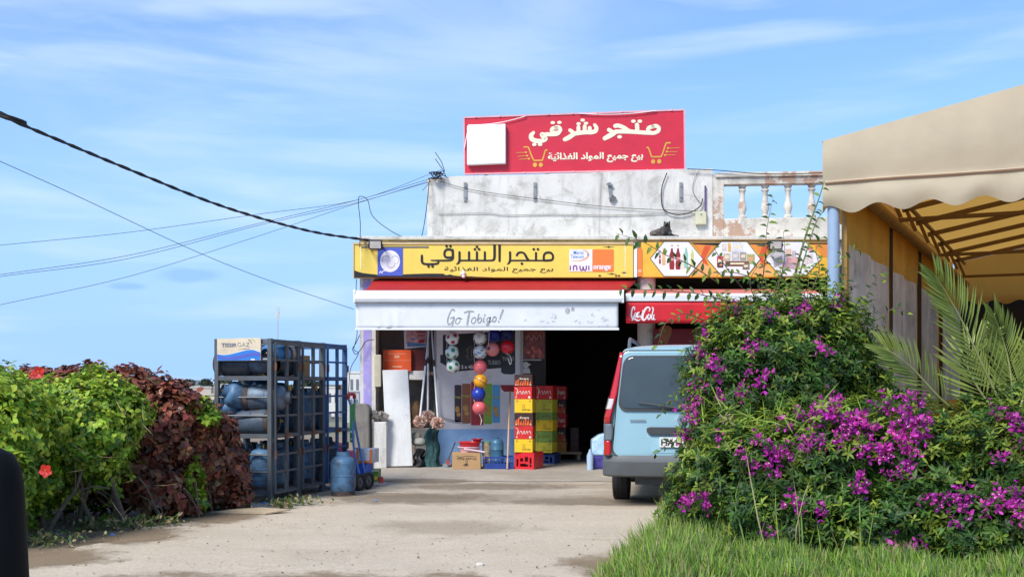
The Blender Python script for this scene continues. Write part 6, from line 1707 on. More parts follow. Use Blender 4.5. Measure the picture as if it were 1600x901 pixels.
# frame
b_ = MB(); b_.tube([T(.07, .06, 0), T(.07, .06, 3.75)], .062, 16); b_.build('corner_pole', mat('pole_blue_grey', (.30, .40, .54), .45, var=.08), tent, smooth=True)
b_ = MB(); b_.tube([T(TW - .1, .06, 0), T(TW - .1, .06, 3.75)], .062, 16); b_.build('corner_pole', mat('pole_blue_grey', (.30, .40, .54), .45), tent, smooth=True)
b_ = MB(); b_.tube([T(.22, .12, 3.43), T(.22, TL, 3.43)], .075, 14); b_.build('eaves_roll', mat('ochre_roll', (.46, .28, .09), .7, var=.2), tent, smooth=True)
for s in [1.5 * k + .3 for k in range(9)]:
    for side in (0, 1):
        b_ = MB(); f0, f1 = (.12, ridge) if side == 0 else (ridge, TW - .12)
        b_.beam(T(f0, s, roofz(f0) - .10), T(f1, s, roofz(f1) - .10), .05, .07); b_.build('rafter', rib, tent)
    b_ = MB(); b_.beam(T(.30, s, 3.50), T(.16, s, roofz(.2) - .08), .05, .05); b_.build('strut', rib, tent)
for f in (.2, ridge):
    b_ = MB(); b_.beam(T(f, .1, roofz(f) - .06), T(f, TL, roofz(f) - .06), .04, .05); b_.build('purlin', rib, tent)
for s in (3.3, 7.8, 12):
    b_ = MB(); b_.beam(T(.2, s, 3.46), T(TW - .2, s, 3.46), .05, .05); b_.build('tie_beam', rib, tent); b_ = MB(); b_.beam(T(ridge, s, 3.46), T(ridge, s, RZ - .1), .04, .04, (0, 1, 0)); b_.build('king_post', rib, tent)
# side curtains with windows
edges = [.22, 3.6, 6.6, 9.6, TL]
for k in range(4):
    s0, s1 = edges[k] + .06, edges[k + 1] - .06
    def wavy(sa, sb, z0, z1, m, nm, off=0.0, par=tent):
        b_ = MB(); n = 24
        for i in range(n + 1):
            s = sa + (sb - sa) * i / n
            for z in (z0, (z0 + z1) / 2, z1): b_.v.append(tuple(T(.13 + off + .025 * math.sin(s * 4.5) * (1 if z < 3 else .2), s, z)))
        for i in range(n):
            for q in range(2): a = i * 3 + q; b_.f.append((a, a + 1, a + 4, a + 3)); b_.m.append(0)
        return b_.build(nm, m, par, smooth=True)
    cu = wavy(s0, s1, 2.86, 3.46, ochre, 'curtain')
    wavy(s0, s1, .02, 1.05, ochre, 'curtain_foot')
    wavy(s0, s0 + .22, 1.05, 2.86, ochre, 'curtain_edge'); wavy(s1 - .22, s1, 1.05, 2.86, ochre, 'curtain_edge')
    wavy(s0 + .22, s1 - .22, 1.05, 2.86, vinyl, 'clear_window')
    b_ = MB(); b_.beam(T(.11, edges[k + 1], 0), T(.11, edges[k + 1], 3.42), .09, .07, (0, 1, 0)); b_.build('post', dkpost, tent)
b_ = MB(); b_.bx(0, 0.001, 0, 0.001, 0, 0.001)
for s in (0.22,):
    b_ = MB(); b_.beam(T(.15, s, 0), T(.15, s, 3.42), .03, .09, (0, 1, 0)); b_.build('curtain_pole', mat('ochre_pole', (.42, .24, .06), .6), tent)
b_ = MB(); b_.prism([T(TW - .1, .2, 0), T(TW - .1, TL, 0), T(TW - .1, TL, 3.5), T(TW - .1, .2, 3.5)], fdir * .05); b_.build('far_curtain', ochre, tent)
b_ = MB(); b_.prism([T(.15, .05, .03), T(TW, .05, .03), T(TW, TL + .3, .03), T(.15, TL + .3, .03)], (0, 0, .02)); b_.build('tent_floor', inside_dark, tent)

# ------------------------------------------------------------------ overhead lines
def wire(label, pts, ds, r, extra=4.0, nm='wire', m=None):
    """pts: photo pixels, ds: distances; the line is carried on past the first point"""
    q = [P(x, y, d) for (x, y), d in zip(pts, ds)]
    c = catmull(q, 10); r = r * (.62 if extra else .75)
    if extra: c = [c[0] + (c[0] - c[1]).normalized() * extra * k for k in (4, 3, 2, 1)] + c
    b_ = MB(); b_.tube(c, r, 6); return tag(b_.build(nm, m or black_wire, smooth=True), label, 'cable', 'overhead wires')
# thick twisted pair
q = catmull([Vector((-19, 5.5, 9.6)), Vector((-11.5, 8.2, 6.4)), P(-60, 152, 10.75), P(0, 180, 11.2), P(200, 264, 13.2), P(350, 323, 14.8), P(480, 360, 16.6), P(560, 373, 17.6), P(600, 377, 18.0), P(668, 377, 18.3)], 16)
b_ = MB()
for ph_ in (0, math.pi):
    pts = []; L_ = 0
    for i, p in enumerate(q):
        if i: L_ += (p - q[i - 1]).length
        t = (q[min(i + 1, len(q) - 1)] - q[max(i - 1, 0)]).normalized(); u = t.cross(Vector((0, 0, 1))).normalized(); w = u.cross(t)
        a = L_ * 11 + ph_; pts.append(p + (u * math.cos(a) + w * math.sin(a)) * .010)
    b_.tube(pts, .0115, 6)
tag(b_.build('cable', black_wire, smooth=True), 'thick twisted black cable sweeping down to the left end of the yellow sign', 'cable')
wire('thin wire falling from upper left to the awning end', [(0, 252), (120, 306), (300, 390), (420, 438), (553, 483)], [13, 14, 15.5, 16.4, 17.2], .006)
wire('uppermost thin wire rising to the parapet corner', [(0, 383), (200, 363), (400, 335), (560, 312), (690, 265)], [17, 17.5, 18, 18.4, 18.6], .006)
wire('upper wire of the close pair rising to the parapet corner', [(0, 429), (200, 399), (400, 350), (560, 312), (690, 274)], [17, 17.5, 18, 18.4, 18.6], .0065)
wire('lower wire of the close pair rising to the parapet corner', [(0, 432), (200, 404), (400, 353), (560, 316), (690, 277)], [17.1, 17.6, 18.1, 18.5, 18.62], .0065)
wire('lowest thin wire rising steeply to the parapet corner', [(0, 476), (200, 432), (400, 370), (560, 317), (690, 279)], [16.5, 17.1, 17.8, 18.4, 18.6], .006)
wire('drooping loop of black wire hanging between the lines and the yellow sign', [(562, 386), (563, 350), (560, 318), (562, 307), (574, 312), (582, 337), (605, 357), (630, 370), (660, 376)], [17.7, 17.9, 18.2, 18.4, 18.4, 18.3, 18.2, 18.2, 18.2], .008, 0)
wire('black wire running down the left edge of the parapet', [(671, 280), (667, 320), (662, 355), (657, 377)], [18.55, 18.4, 18.3, 18.2], .009, 0)
wire('thin wire slanting across the parapet face', [(680, 281), (740, 297), (850, 312), (960, 324), (1090, 330)], [lean(PX(x, 18.4)) - .03 for x in (680, 740, 850, 960, 1090)], .006, 0)
wire('grey wire running level along the parapet', [(684, 334), (760, 333), (790, 336), (860, 335), (960, 336), (1040, 333)], [lean(PX(x, 18.4)) - .02 for x in (684, 760, 790, 860, 960, 1040)], .008, 0, m=mat('grey_cable', (.3, .29, .27), .6))
wire('black cable looping down the parapet to a knot by the junction box', [(1042, 270), (1034, 295), (1036, 325), (1055, 335), (1078, 332), (1094, 322), (1098, 310)], [lean(PX(x, 18.3)) - .04 for x in (1042, 1034, 1036, 1055, 1078, 1094, 1098)], .012, 0)
wire('thin wire hanging straight down the parapet below the red sign', [(940, 268), (937, 320), (935, 374)], [lean(PX(x, 18.4)) - .02 for x in (940, 937, 935)], .003, 0, m=mat('grey_cable', (.3, .29, .27), .6))
wire('black wire along the balustrade top towards the beige tent', [(1074, 264), (1120, 266), (1180, 271), (1230, 272), (1286, 270)], [lean(PX(x, 18.2)) - .06 for x in (1074, 1120, 1180, 1230, 1286)], .009, 0)
wire('thin wire drawn along the parapet edge near the purple conduit', [(1093, 266), (1085, 280), (1083, 300), (1096, 320)], [lean(PX(x, 18.3)) - .02 for x in (1093, 1085, 1083, 1096)], .005, 0)
wire('black wires running along the left end of the ledge', [(600, 380), (640, 377), (700, 377.5), (760, 376), (830, 377.5)], [17.75] * 5, .010, 0)
wire('wire hanging beside the lilac pillar', [(557, 436), (556, 470), (558, 520), (553, 545), (560, 552), (548, 575), (545, 605), (541, 630)], [17.85] * 8, .008, 0)
wire('loop of cable on the lilac pillar', [(562, 523), (556, 536), (551, 545), (556, 553), (564, 545), (572, 533), (585, 530)], [17.8] * 7, .009, 0)
ta = empty('wire_bundle', P(684, 274, 18.5), 'tangle of black wires and spikes at the parapet corner', 'wires')
b_ = MB()
for k in range(14):
    c = P(684 + rng.uniform(-8, 8), 275 + rng.uniform(-4, 5), 18.48)
    b_.tube(catmull([c + Vector((rng.uniform(-.1, .1), rng.uniform(-.06, .06), rng.uniform(-.05, .05))) for _ in range(4)], 5), .007, 5)
b_.build('tangle', black_wire, ta, smooth=True)
b_ = MB(); b_.tube([P(695, 268, 18.5), P(690, 253, 18.5), P(680, 238, 18.5)], .006, 5); b_.tube([P(694, 268, 18.5), P(680, 248, 18.5)], .006, 5); b_.tube([P(672, 284, 18.5), P(660, 298, 18.4)], .004, 5); b_.build('spike', black_wire, ta)

# ------------------------------------------------------------------ the town beyond
def far_house(px0, px1, py0, py1, d, dp, m, label, floors=1, cols=3, roof=None, win=True):
    x0, x1 = PX(px0, d), PX(px1, d); z1, z0 = PZ(py0, d), PZ(py1, d)
    e = empty('town_house', ((x0 + x1) / 2, d, z0), label, 'building', 'buildings of the far town')
    b_ = MB(); b_.bx(x0, x1, d, d + dp, z0, z1); b_.build('wall', m, e)
    b_ = MB(); b_.bx(x0 - .1, x1 + .1, d - .1, d + dp + .1, z1, z1 + (z1 - z0) * .04); b_.build('roof', roof or m, e)
    if win:
        fh = min(3.2, (z1 - z0)) if floors > 1 else (z1 - z0)
        for k in range(floors):
            for c in range(cols):
                xc = x0 + (x1 - x0) * (c + .5) / cols; zc_ = z1 - fh * (k + .5); w = (x1 - x0) / cols * .22; h = fh * .24
                b_ = MB(); b_.bx(xc - w, xc + w, d - .06, d + .02, zc_ - h, zc_ + h); b_.build('window', mat('far_window', (.16, .17, .19), .4), e)
    return e
fcream = mat('far_cream', (.56, .49, .39), .8); fwhite = mat('far_white', (.68, .66, .62), .8); fpink = mat('far_pink', (.54, .45, .39), .8); fgrey = mat('far_grey', (.44, .44, .44), .8)
far_house(334, 358, 600, 622, 150, 9, fcream, 'small cream flat-roofed house seen through the nearest gas cage', 1, 2)
far_house(312, 372, 617, 660, 140, 9, fcream, 'long cream wall below the small cream house in the far town', 1, 1, None, False)
far_house(272, 330, 606, 650, 175, 12, fpink, 'wide pinkish building above the red leaved hedge', 1, 5)
far_house(275, 292, 594, 612, 330, 14, fwhite, 'white roofed shed on the horizon above the red hedge', 1, 2)
far_house(236, 272, 597, 625, 260, 14, fpink, 'pale low building at the left end of the far town', 1, 4)
far_house(254, 258, 596, 612, 250, 5, fwhite, 'tiny white house on the horizon', 1, 1)
far_house(372, 424, 612, 650, 160, 9, fwhite, 'white building behind the pile of cylinders', 2, 4)
far_house(544, 561, 612, 660, 130, 12, fgrey, 'grey apartment block with dark windows left of the pillar', 4, 2)
far_house(536, 572, 583, 660, 165, 14, fwhite, 'tall white block behind the grey apartment block', 5, 4)
far_house(470, 530, 606, 650, 190, 12, fwhite, 'pale block seen through the middle gas cage', 2, 6)
far_house(300, 312, 603, 620, 210, 8, fwhite, 'small white cube house between the far trees', 1, 1)
far_house(180, 232, 601, 640, 240, 14, fcream, 'cream terrace hidden behind the top of the hedge', 1, 6)
fl1 = mat('far_leaf', (.055, .075, .045), .9, var=.3, island=.35)
def far_tree(px, pyb, pyt, d, wpx, label):
    c = P(px, (pyb + pyt) / 2, d); h = (pyb - pyt) / F * d; w = wpx / F * d
    e = empty('far_tree', (c.x, d, c.z - h / 2), label, 'tree', 'trees of the far town')
    n = 700; dd = rand_dirs(n); rr_ = nr.uniform(.55, 1, (n, 1)) * (1 + .25 * np.sin(dd[:, :1] * 7 + px) * np.cos(dd[:, 2:] * 5))
    pos = np.array(c) + dd * rr_ * np.array([w / 2, w / 2, h / 2])
    leaves_mesh('crown', pos, rand_dirs(n), rand_dirs(n), nr.uniform(.10, .2, n) * w, nr.uniform(.08, .14, n) * w, fl1, parent=e)
    b_ = MB(); b_.cyl((c.x, d, c.z - h), (c.x, d, c.z), w * .05, w * .03, 8); b_.build('trunk', mat('far_bark', (.12, .09, .07), .9), e)
for i, a in enumerate(((294, 608, 592, 300, 22, 'broad dark tree on the horizon right of the white shed'), (247, 600, 591.5, 320, 14, 'small dark tree on the horizon at the left of the town'), (266, 600, 594, 320, 8, 'tiny tree on the horizon near the white shed'),
                       (322, 606, 592, 280, 20, 'tree rising behind the left post of the nearest gas cage'), (350, 606, 592, 260, 30, 'wide tree behind the small cream house'), (392, 612, 590, 230, 44, 'bushy tree seen through the nearest gas cage'), (305, 617, 603, 220, 30, 'low wide tree above the pinkish building'))): far_tree(*a)
for i, (px, d, w, h, m_, lb) in enumerate(((60, 230, 50, 20, fcream, 'cream house hidden behind the left part of the hedge'), (-120, 260, 90, 24, fwhite, 'white block far left of the hedge'), (-320, 240, 120, 22, fpink, 'pink block far beyond the left edge'), (640, 230, 70, 16, fcream, 'cream block behind the shop'),
                                              (120, 290, 60, 14, fgrey, 'grey house behind the red part of the hedge'))):
    far_house(px, px + w, 612 - h, 660, d, 12, m_, lb, 2, 5)
for i, (px, d, w) in enumerate(((20, 250, 60), (-60, 210, 70), (-220, 260, 80), (140, 210, 50), (480, 260, 50), (600, 240, 60))):
    far_tree(px, 622, 596, d, w, ['leafy tree behind the green hedge', 'wide tree beyond the left edge', 'broad tree far beyond the left edge', 'round tree behind the red hedge top', 'tree behind the middle gas cage', 'tree hidden behind the shop corner'][i])
# mobile phone mast
d = 240; me_ = empty('radio_mast', P(434, 560, d), 'thin pale radio mast rising above the gas cages', 'mast')
b_ = MB(); b_.cyl(P(433.5, 640, d), P(433.7, 500, d), .16, .12, 8); b_.build('pole', mat('mast_grey', (.5, .52, .55), .6), me_)
for (x, y0, y1) in ((432.2, 499, 488), (435.2, 499, 486), (433.7, 495, 480)):
    b_ = MB(); b_.cyl(P(x, y0, d), P(x, y1, d), .13, seg=6); b_.build('antenna', mat('mast_white', (.62, .62, .62), .6), me_)
b_ = MB(); b_.cyl(P(436.5, 490, d), P(437, 479, d), .04, seg=5); b_.cyl(P(431, 490, d), P(430.8, 480, d), .04, seg=5); b_.build('whip', mat('mast_grey', (.5, .52, .55), .6), me_)

# ------------------------------------------------------------------ dark post at the very left
b_ = MB(); c = Vector((-2.30, 5.0, 0))
b_.lathe([(.215, 0), (.21, .1), (.185, .6), (.17, .9), (.155, .99), (.125, 1.045), (.07, 1.075), (.001, 1.085)], 30, c)
tag(b_.build('bollard', mat('bollard_black', (.004, .0045, .006), .7, spec=.15), smooth=True), 'black round topped bollard at the left edge', 'bollard')
# ------------------------------------------------------------------ plants
def leafm(name, col, island=.35, huevar=.02, trans=.28, rough=.5, spec=.4):
    return mat(name, col, rough, var=.22, scale=2.2, island=island, huevar=huevar, trans=trans, spec=spec)
boug_leaf = [leafm('bougainvillea_leaf', (.062, .140, .016)), leafm('bougainvillea_young_lit_leaf', (.20, .275, .030)), leafm('bougainvillea_deep_shade_leaf', (.026, .072, .014))]
bract_m = [mat('bract_magenta', (.50, .028, .38), .55, var=.2, island=.3, huevar=.02, trans=.35), mat('bract_pink', (.66, .06, .42), .55, var=.2, island=.3, huevar=.02, trans=.35)]
white_floret = mat('white_floret', (.80, .78, .66), .6)
twig = mat('twig_brown', (.16, .115, .07), .85, var=.3, scale=15); green_twig = mat('twig_green', (.14, .18, .05), .7)

def lumpy(d, seed, amp=.16):
    s = seed * 1.7
    return 1 + amp * (np.sin(d[:, 0] * 5.1 + s) * np.cos(d[:, 1] * 4.3 - s) + .7 * np.sin(d[:, 2] * 7.7 + 2 * s) * np.cos(d[:, 0] * 6.1 + s) + .5 * np.sin(d[:, 1] * 11 + d[:, 2] * 9 + s))

def whorls(cent, outw, per, size, wid, spread=1.0):
    """small star-shaped leaf clusters: returns pos, dir, normal, length, width"""
    n = len(cent)
    up = np.array([0, 0, 1.0])
    ax = outw + up * .45 + nr.normal(size=(n, 3)) * .35; ax /= np.linalg.norm(ax, axis=1, keepdims=True)
    t = np.cross(ax, rand_dirs(n)); t /= np.linalg.norm(t, axis=1, keepdims=True) + 1e-9
    b = np.cross(ax, t)
    P_, D_, N_, L_, W_ = [], [], [], [], []
    for k in range(per):
        a = 2 * math.pi * k / per + nr.uniform(-.35, .35, n)
        rad = t * np.cos(a)[:, None] + b * np.sin(a)[:, None]
        lift = nr.uniform(.05, .75, (n, 1))
        d = rad * spread + ax * lift
        P_.append(cent - ax * nr.uniform(0, .05, (n, 1))); D_.append(d); N_.append(ax + rad * .1)
        L_.append(size * nr.uniform(.65, 1.2, n)); W_.append(wid * nr.uniform(.75, 1.2, n))
    return [np.concatenate(x) for x in (P_, D_, N_, L_, W_)]

def blob_points(blobs, n, lo=.72, amp=.16):
    """points through the outer shell of a set of ellipsoids; none deep inside another one"""
    vol = np.array([b[1][0] * b[1][1] + b[1][1] * b[1][2] + b[1][0] * b[1][2] for b in blobs]); vol /= vol.sum()
    out_p, out_d = [], []
    for i, (c, r) in enumerate(blobs):
        k = int(n * vol[i]); d = rand_dirs(k)
        f = lumpy(d, i + 1, amp)[:, None] * nr.uniform(lo, 1.0, (k, 1)) ** .6
        p = np.array(c) + d * np.array(r) * f
        keep = np.ones(k, bool)
        for j, (c2, r2) in enumerate(blobs):
            if j != i: keep &= (((p - np.array(c2)) / (np.array(r2) * .60)) ** 2).sum(1) > 1
        keep &= p[:, 2] > .03
        out_p.append(p[keep]); out_d.append((d / np.array(r))[keep])
    p = np.concatenate(out_p); d = np.concatenate(out_d)
    return p, d / np.linalg.norm(d, axis=1, keepdims=True)

# blossom cluster prototypes
def make_blossom(nm, seed, parent):
    rr_ = np.random.default_rng(seed); n = int(rr_.integers(9, 17))
    cs = rr_.normal(size=(n, 3)) * np.array([.045, .045, .04]); vs_, fs, mi = [], [], []
    for c in cs:
        ax = c + np.array([0, 0, .03]) + rr_.normal(size=3) * .03; ax /= np.linalg.norm(ax)
        t = np.cross(ax, rr_.normal(size=3)); t /= np.linalg.norm(t); b = np.cross(ax, t); col = int(rr_.random() < .3)
        sz = rr_.uniform(.026, .040)
        for k in range(3):
            a = 2 * math.pi * k / 3 + rr_.uniform(-.2, .2); rad = t * math.cos(a) + b * math.sin(a); sd = -t * math.sin(a) + b * math.cos(a)
            o = len(vs_)
            vs_ += [tuple(c), tuple(c + rad * sz * .45 + sd * sz * .42 + ax * sz * .35), tuple(c + rad * sz * .8 + sd * sz * .25 + ax * sz * .75), tuple(c + rad * sz * 1.0 + ax * sz * .95), tuple(c + rad * sz * .8 - sd * sz * .25 + ax * sz * .75), tuple(c + rad * sz * .45 - sd * sz * .42 + ax * sz * .35)]
            fs += [(o, o + 1, o + 2, o + 3), (o, o + 3, o + 4, o + 5)]; mi += [col, col]
        if rr_.random() < .35:
            o = len(vs_); q = c + ax * sz * .55; e = sz * .20
            vs_ += [tuple(q + t * e), tuple(q + b * e), tuple(q - t * e), tuple(q - b * e), tuple(q + ax * e)]
            fs += [(o, o + 1, o + 4), (o + 1, o + 2, o + 4), (o + 2, o + 3, o + 4), (o + 3, o, o + 4)]; mi += [2] * 4
    me = bpy.data.meshes.new(nm); me.from_pydata(vs_, [], fs)
    for m_ in bract_m + [white_floret]: me.materials.append(m_)
    me.polygons.foreach_set('material_index', mi)
    return me
BLOSSOM = [make_blossom('blossom_cluster', s, None) for s in range(6)]
def add_blossoms(bush, pts, sc_=(.8, 1.5)):
    for i, p in enumerate(pts):
        o = link_mesh('blossom_cluster', BLOSSOM[i % 6], bush, Vector(p) - wloc(bush))
        o.rotation_euler = (rng.uniform(-.5, .5), rng.uniform(-.5, .5), rng.random() * 6.28); s = rng.uniform(*sc_); o.scale = (s, s, s)

def bougainvillea(label, blobs, n, base, stems, seeds_px, dfun):
    e = empty('bougainvillea', base, label, 'shrub')
    p, d = blob_points(blobs, n, .40, .17)
    P_, D_, N_, L_, W_ = whorls(p, d, 6, .066, .021)
    mi = np.tile(nr.choice([0, 0, 0, 0, 1, 2, 2, 2], len(p)), 6)  # large share of deep leaves puts the shaded front into the colour
    top = np.tile((p[:, 2] > np.quantile(p[:, 2], .74)) | (d[:, 0] < -.72), 6); mi = np.where(top & np.tile(nr.random(len(p)) < .45, 6), 1, mi)  # brighter leaves on top and left rim: sunlit sides painted by leaf colour
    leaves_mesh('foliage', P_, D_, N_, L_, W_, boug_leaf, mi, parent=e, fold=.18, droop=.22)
    b_ = MB()
    for k in range(stems):
        c, r = blobs[k % len(blobs)]
        a = Vector((base[0] + rng.uniform(-.4, .4), base[1] + rng.uniform(-.3, .3), 0)); q = Vector(c) + Vector((rng.uniform(-.6, .6) * r[0], rng.uniform(-.5, .5) * r[1], rng.uniform(-.1, .7) * r[2]))
        b_.tube(catmull([a, a.lerp(q, .4) + Vector((rng.uniform(-.1, .1), 0, .1)), q], 5), [.022 * (1 - .6 * i / 10) for i in range(11)], 6)
    b_.build('stem', twig, e, smooth=True)
    return e
GZ = .06
tall_blobs = [((2.46, 10.55, 1.30), (.92, .80, .86)), ((2.98, 10.75, 1.35), (.58, .65, .80)), ((2.02, 10.45, 1.10), (.50, .6, .82)), ((1.97, 10.35, .55), (.40, .5, .55)), ((2.36, 10.6, 1.78), (.60, .6, .42)), ((2.72, 10.7, 1.84), (.52, .55, .38)), ((2.06, 10.5, 1.62), (.40, .5, .38))]
tall = bougainvillea('tall bougainvillea thicket with few purple flowers and long shoots beside the van', tall_blobs, 14000, (2.3, 10.7, 0), 9, None, None)
low_blobs = [((2.10, 9.55, .58), (.72, .55, .62)), ((2.62, 9.30, .66), (.62, .6, .66)), ((3.22, 9.10, .66), (.66, .6, .66)), ((3.85, 8.80, .68), (.66, .6, .67)), ((4.45, 8.55, .66), (.7, .6, .68)), ((5.1, 8.3, .66), (.6, .6, .66)), ((1.68, 9.85, .40), (.40, .45, .46)), ((2.22, 8.98, .30), (.66, .42, .38)), ((2.95, 8.62, .30), (.66, .42, .38)), ((3.65, 8.22, .30), (.7, .42, .38)), ((4.3, 7.88, .30), (.7, .42, .38))]
low = bougainvillea('low spreading bougainvillea hedge covered in magenta flowers in front of the tent', low_blobs, 17000, (3.2, 9.3, 0), 10, None, None)

def front_hit(blobs, px, py):
    """the first point of the bush seen along a line of sight, so that a flower sits on its face"""
    o = np.array([0, 0, CH]); d = np.array([(px - CX) / F, 1.0, (HY - py) / F]); best = None
    for c, r in blobs:
        c, r = np.array(c), np.array(r) * .97; oc = (o - c) / r; dd_ = d / r
        a, b, k = dd_ @ dd_, 2 * oc @ dd_, oc @ oc - 1; D = b * b - 4 * a * k
        if D > 0:
            t = (-b - math.sqrt(D)) / (2 * a)
            if best is None or t < best: best = t
    return None if best is None else o + d * (best - .05)
def scatter(blobs, areas):
    out_ = []
    for (x, y, rx, ry, n) in areas:
        for _ in range(int(n * .75 + .5)):
            h = front_hit(blobs, x + rng.gauss(0, rx * 1.05), y + rng.gauss(0, ry * 1.0))
            if h is not None and h[2] > .08: out_.append(h)
    return out_
add_blossoms(tall, scatter(tall_blobs, [(1190, 562, 22, 16, 3), (1240, 485, 12, 9, 2), (1285, 550, 20, 12, 1), (1154, 603, 14, 10, 2), (1105, 515, 14, 26, 5), (1092, 575, 14, 26, 5), (1085, 640, 26, 26, 7), (1120, 475, 22, 8, 4), (1150, 480, 24, 6, 2), (1180, 555, 14, 10, 2), (1075, 700, 14, 20, 3), (1360, 475, 22, 10, 2), (1260, 462, 40, 8, 1)]), (.55, 1.0))
add_blossoms(low, scatter(low_blobs, [(1290, 650, 34, 26, 9), (1330, 640, 40, 18, 6), (1270, 625, 24, 14, 4), (1240, 690, 30, 20, 5), (1150, 700, 40, 35, 8), (1220, 720, 30, 25, 4), (1365, 665, 26, 26, 8), (1400, 640, 30, 26, 7), (1390, 710, 30, 30, 8), (1440, 690, 26, 40, 7), (1590, 660, 22, 30, 7), (1590, 750, 16, 25, 4), (1500, 790, 24, 14, 5), (1540, 795, 30, 14, 4), (1325, 750, 16, 12, 2), (1385, 745, 16, 14, 3),
                                  (1430, 845, 14, 12, 2), (1090, 785, 28, 18, 5), (1210, 845, 20, 14, 2), (1225, 690, 26, 20, 3), (1345, 620, 40, 12, 4), (1580, 800, 20, 20, 2), (1260, 770, 20, 16, 2)]), (.5, 1.05))

# long arching shoots of the tall bush
def shoot(px_pts, ds, r=.006, leaf=.085, step=.055, m=twig, parent=None, up=False):
    q = catmull([P(x, y, d) for (x, y), d in zip(px_pts, ds)], 8)
    b_ = MB(); b_.tube(q, [r * (1 - .7 * i / (len(q) - 1)) for i in range(len(q))], 5)
    s = b_.build('shoot', m, parent or tall, smooth=True)
    P_, D_, N_ = [], [], []
    acc = 0; side = 1
    for i in range(1, len(q)):
        seg = (q[i] - q[i - 1]); acc += seg.length
        while acc > step:
            acc -= step; t = seg.normalized(); w = t.cross(Vector((rng.uniform(-.4, .4), -1, rng.uniform(-.4, .4)))).normalized() * side; side = -side
            P_.append(q[i]); D_.append(t * .45 + w * .8 + Vector((0, rng.uniform(-.4, .4), -.25))); N_.append(Vector((rng.uniform(-.5, .5), -.7, .6)))
    n = len(P_)
    leaves_mesh('leaf', np.array(P_), np.array(D_), np.array(N_), nr.uniform(.7, 1.15, n) * leaf, nr.uniform(.8, 1.2, n) * leaf * .42, boug_leaf, nr.choice([0, 1, 1] if step < .03 else [0, 2, 1], n), parent=s, droop=.30)
shoot([(1120, 440), (1075, 412), (1040, 398), (1005, 378), (962, 364)], [10.4, 10.2, 10.1, 10.0, 9.95])
shoot([(1140, 470), (1085, 458), (1040, 454), (1000, 452), (968, 452)], [10.4, 10.2, 10.1, 10.0, 10.0])
shoot([(1235, 460), (1250, 400), (1265, 350), (1278, 315), (1288, 283)], [10.6, 10.6, 10.6, 10.65, 10.7], .014, .075, .06, green_twig)
shoot([(1240, 460), (1258, 400), (1274, 350), (1286, 330)], [10.55, 10.55, 10.6, 10.6], .010, .075, .05, green_twig)
shoot([(1190, 450), (1196, 400), (1198, 360), (1208, 308)], [10.5, 10.4, 10.4, 10.4], .006, .080, .045)
shoot([(1215, 450), (1226, 405), (1224, 362)], [10.5, 10.5, 10.5], .006, .075)
shoot([(1160, 450), (1140, 425), (1120, 395), (1115, 385)], [10.5, 10.4, 10.3, 10.3], .006, .075)
shoot([(1200, 450), (1165, 430), (1128, 425), (1118, 436)], [10.5, 10.3, 10.2, 10.2], .006, .07)
shoot([(1270, 450), (1280, 420), (1275, 390), (1285, 370)], [10.6, 10.6, 10.6, 10.6], .006, .075)
shoot([(1320, 470), (1322, 430), (1312, 400), (1345, 388)], [10.7, 10.7, 10.7, 10.7], .005, .07)
shoot([(1350, 470), (1365, 440), (1378, 425), (1385, 440)], [10.7, 10.7, 10.7, 10.7], .005, .07)
shoot([(1100, 500), (1068, 490), (1040, 505), (1028, 540)], [10.3, 10.1, 10.0, 10.0], .005, .07)
shoot([(1090, 700), (1050, 690), (1030, 705), (1015, 712)], [9.9, 9.8, 9.8, 9.8], .005, .07)
shoot([(1080, 640), (1050, 625), (1035, 640), (1032, 650)], [10.0, 9.9, 9.9, 9.9], .005, .065)
shoot([(1370, 500), (1400, 480), (1420, 492)], [10.8, 10.8, 10.8], .005, .07)
shoot([(1180, 470), (1172, 440), (1185, 415), (1210, 395)], [10.4, 10.3, 10.3, 10.3], .005, .07)

# short young shoots that roughen the outline of the tall bush
for k in range(30):
    c, r = tall_blobs[(0, 4, 5, 6, 2, 5, 4, 1)[k % 8]]
    an = rng.uniform(-2.6, .4) if k % 3 else rng.uniform(0, 6.28); el = rng.uniform(.5, 1.3)
    dv = Vector((math.cos(an) * math.cos(el), math.sin(an) * math.cos(el), math.sin(el)))
    a = Vector(c) + Vector((dv.x * r[0], dv.y * r[1], dv.z * r[2])) * .92
    q2 = a + (dv + Vector((rng.uniform(-.5, .5), rng.uniform(-.4, .2), .35))).normalized() * rng.uniform(.14, .34)
    q1 = a.lerp(q2, .5) + Vector((0, 0, .05))
    pxs = [(CX + F * v.x / v.y, HY - F * (v.z - CH) / v.y) for v in (a, q1, q2)]
    shoot(pxs, [a.y, q1.y, q2.y], .004, .062, .024, green_twig)
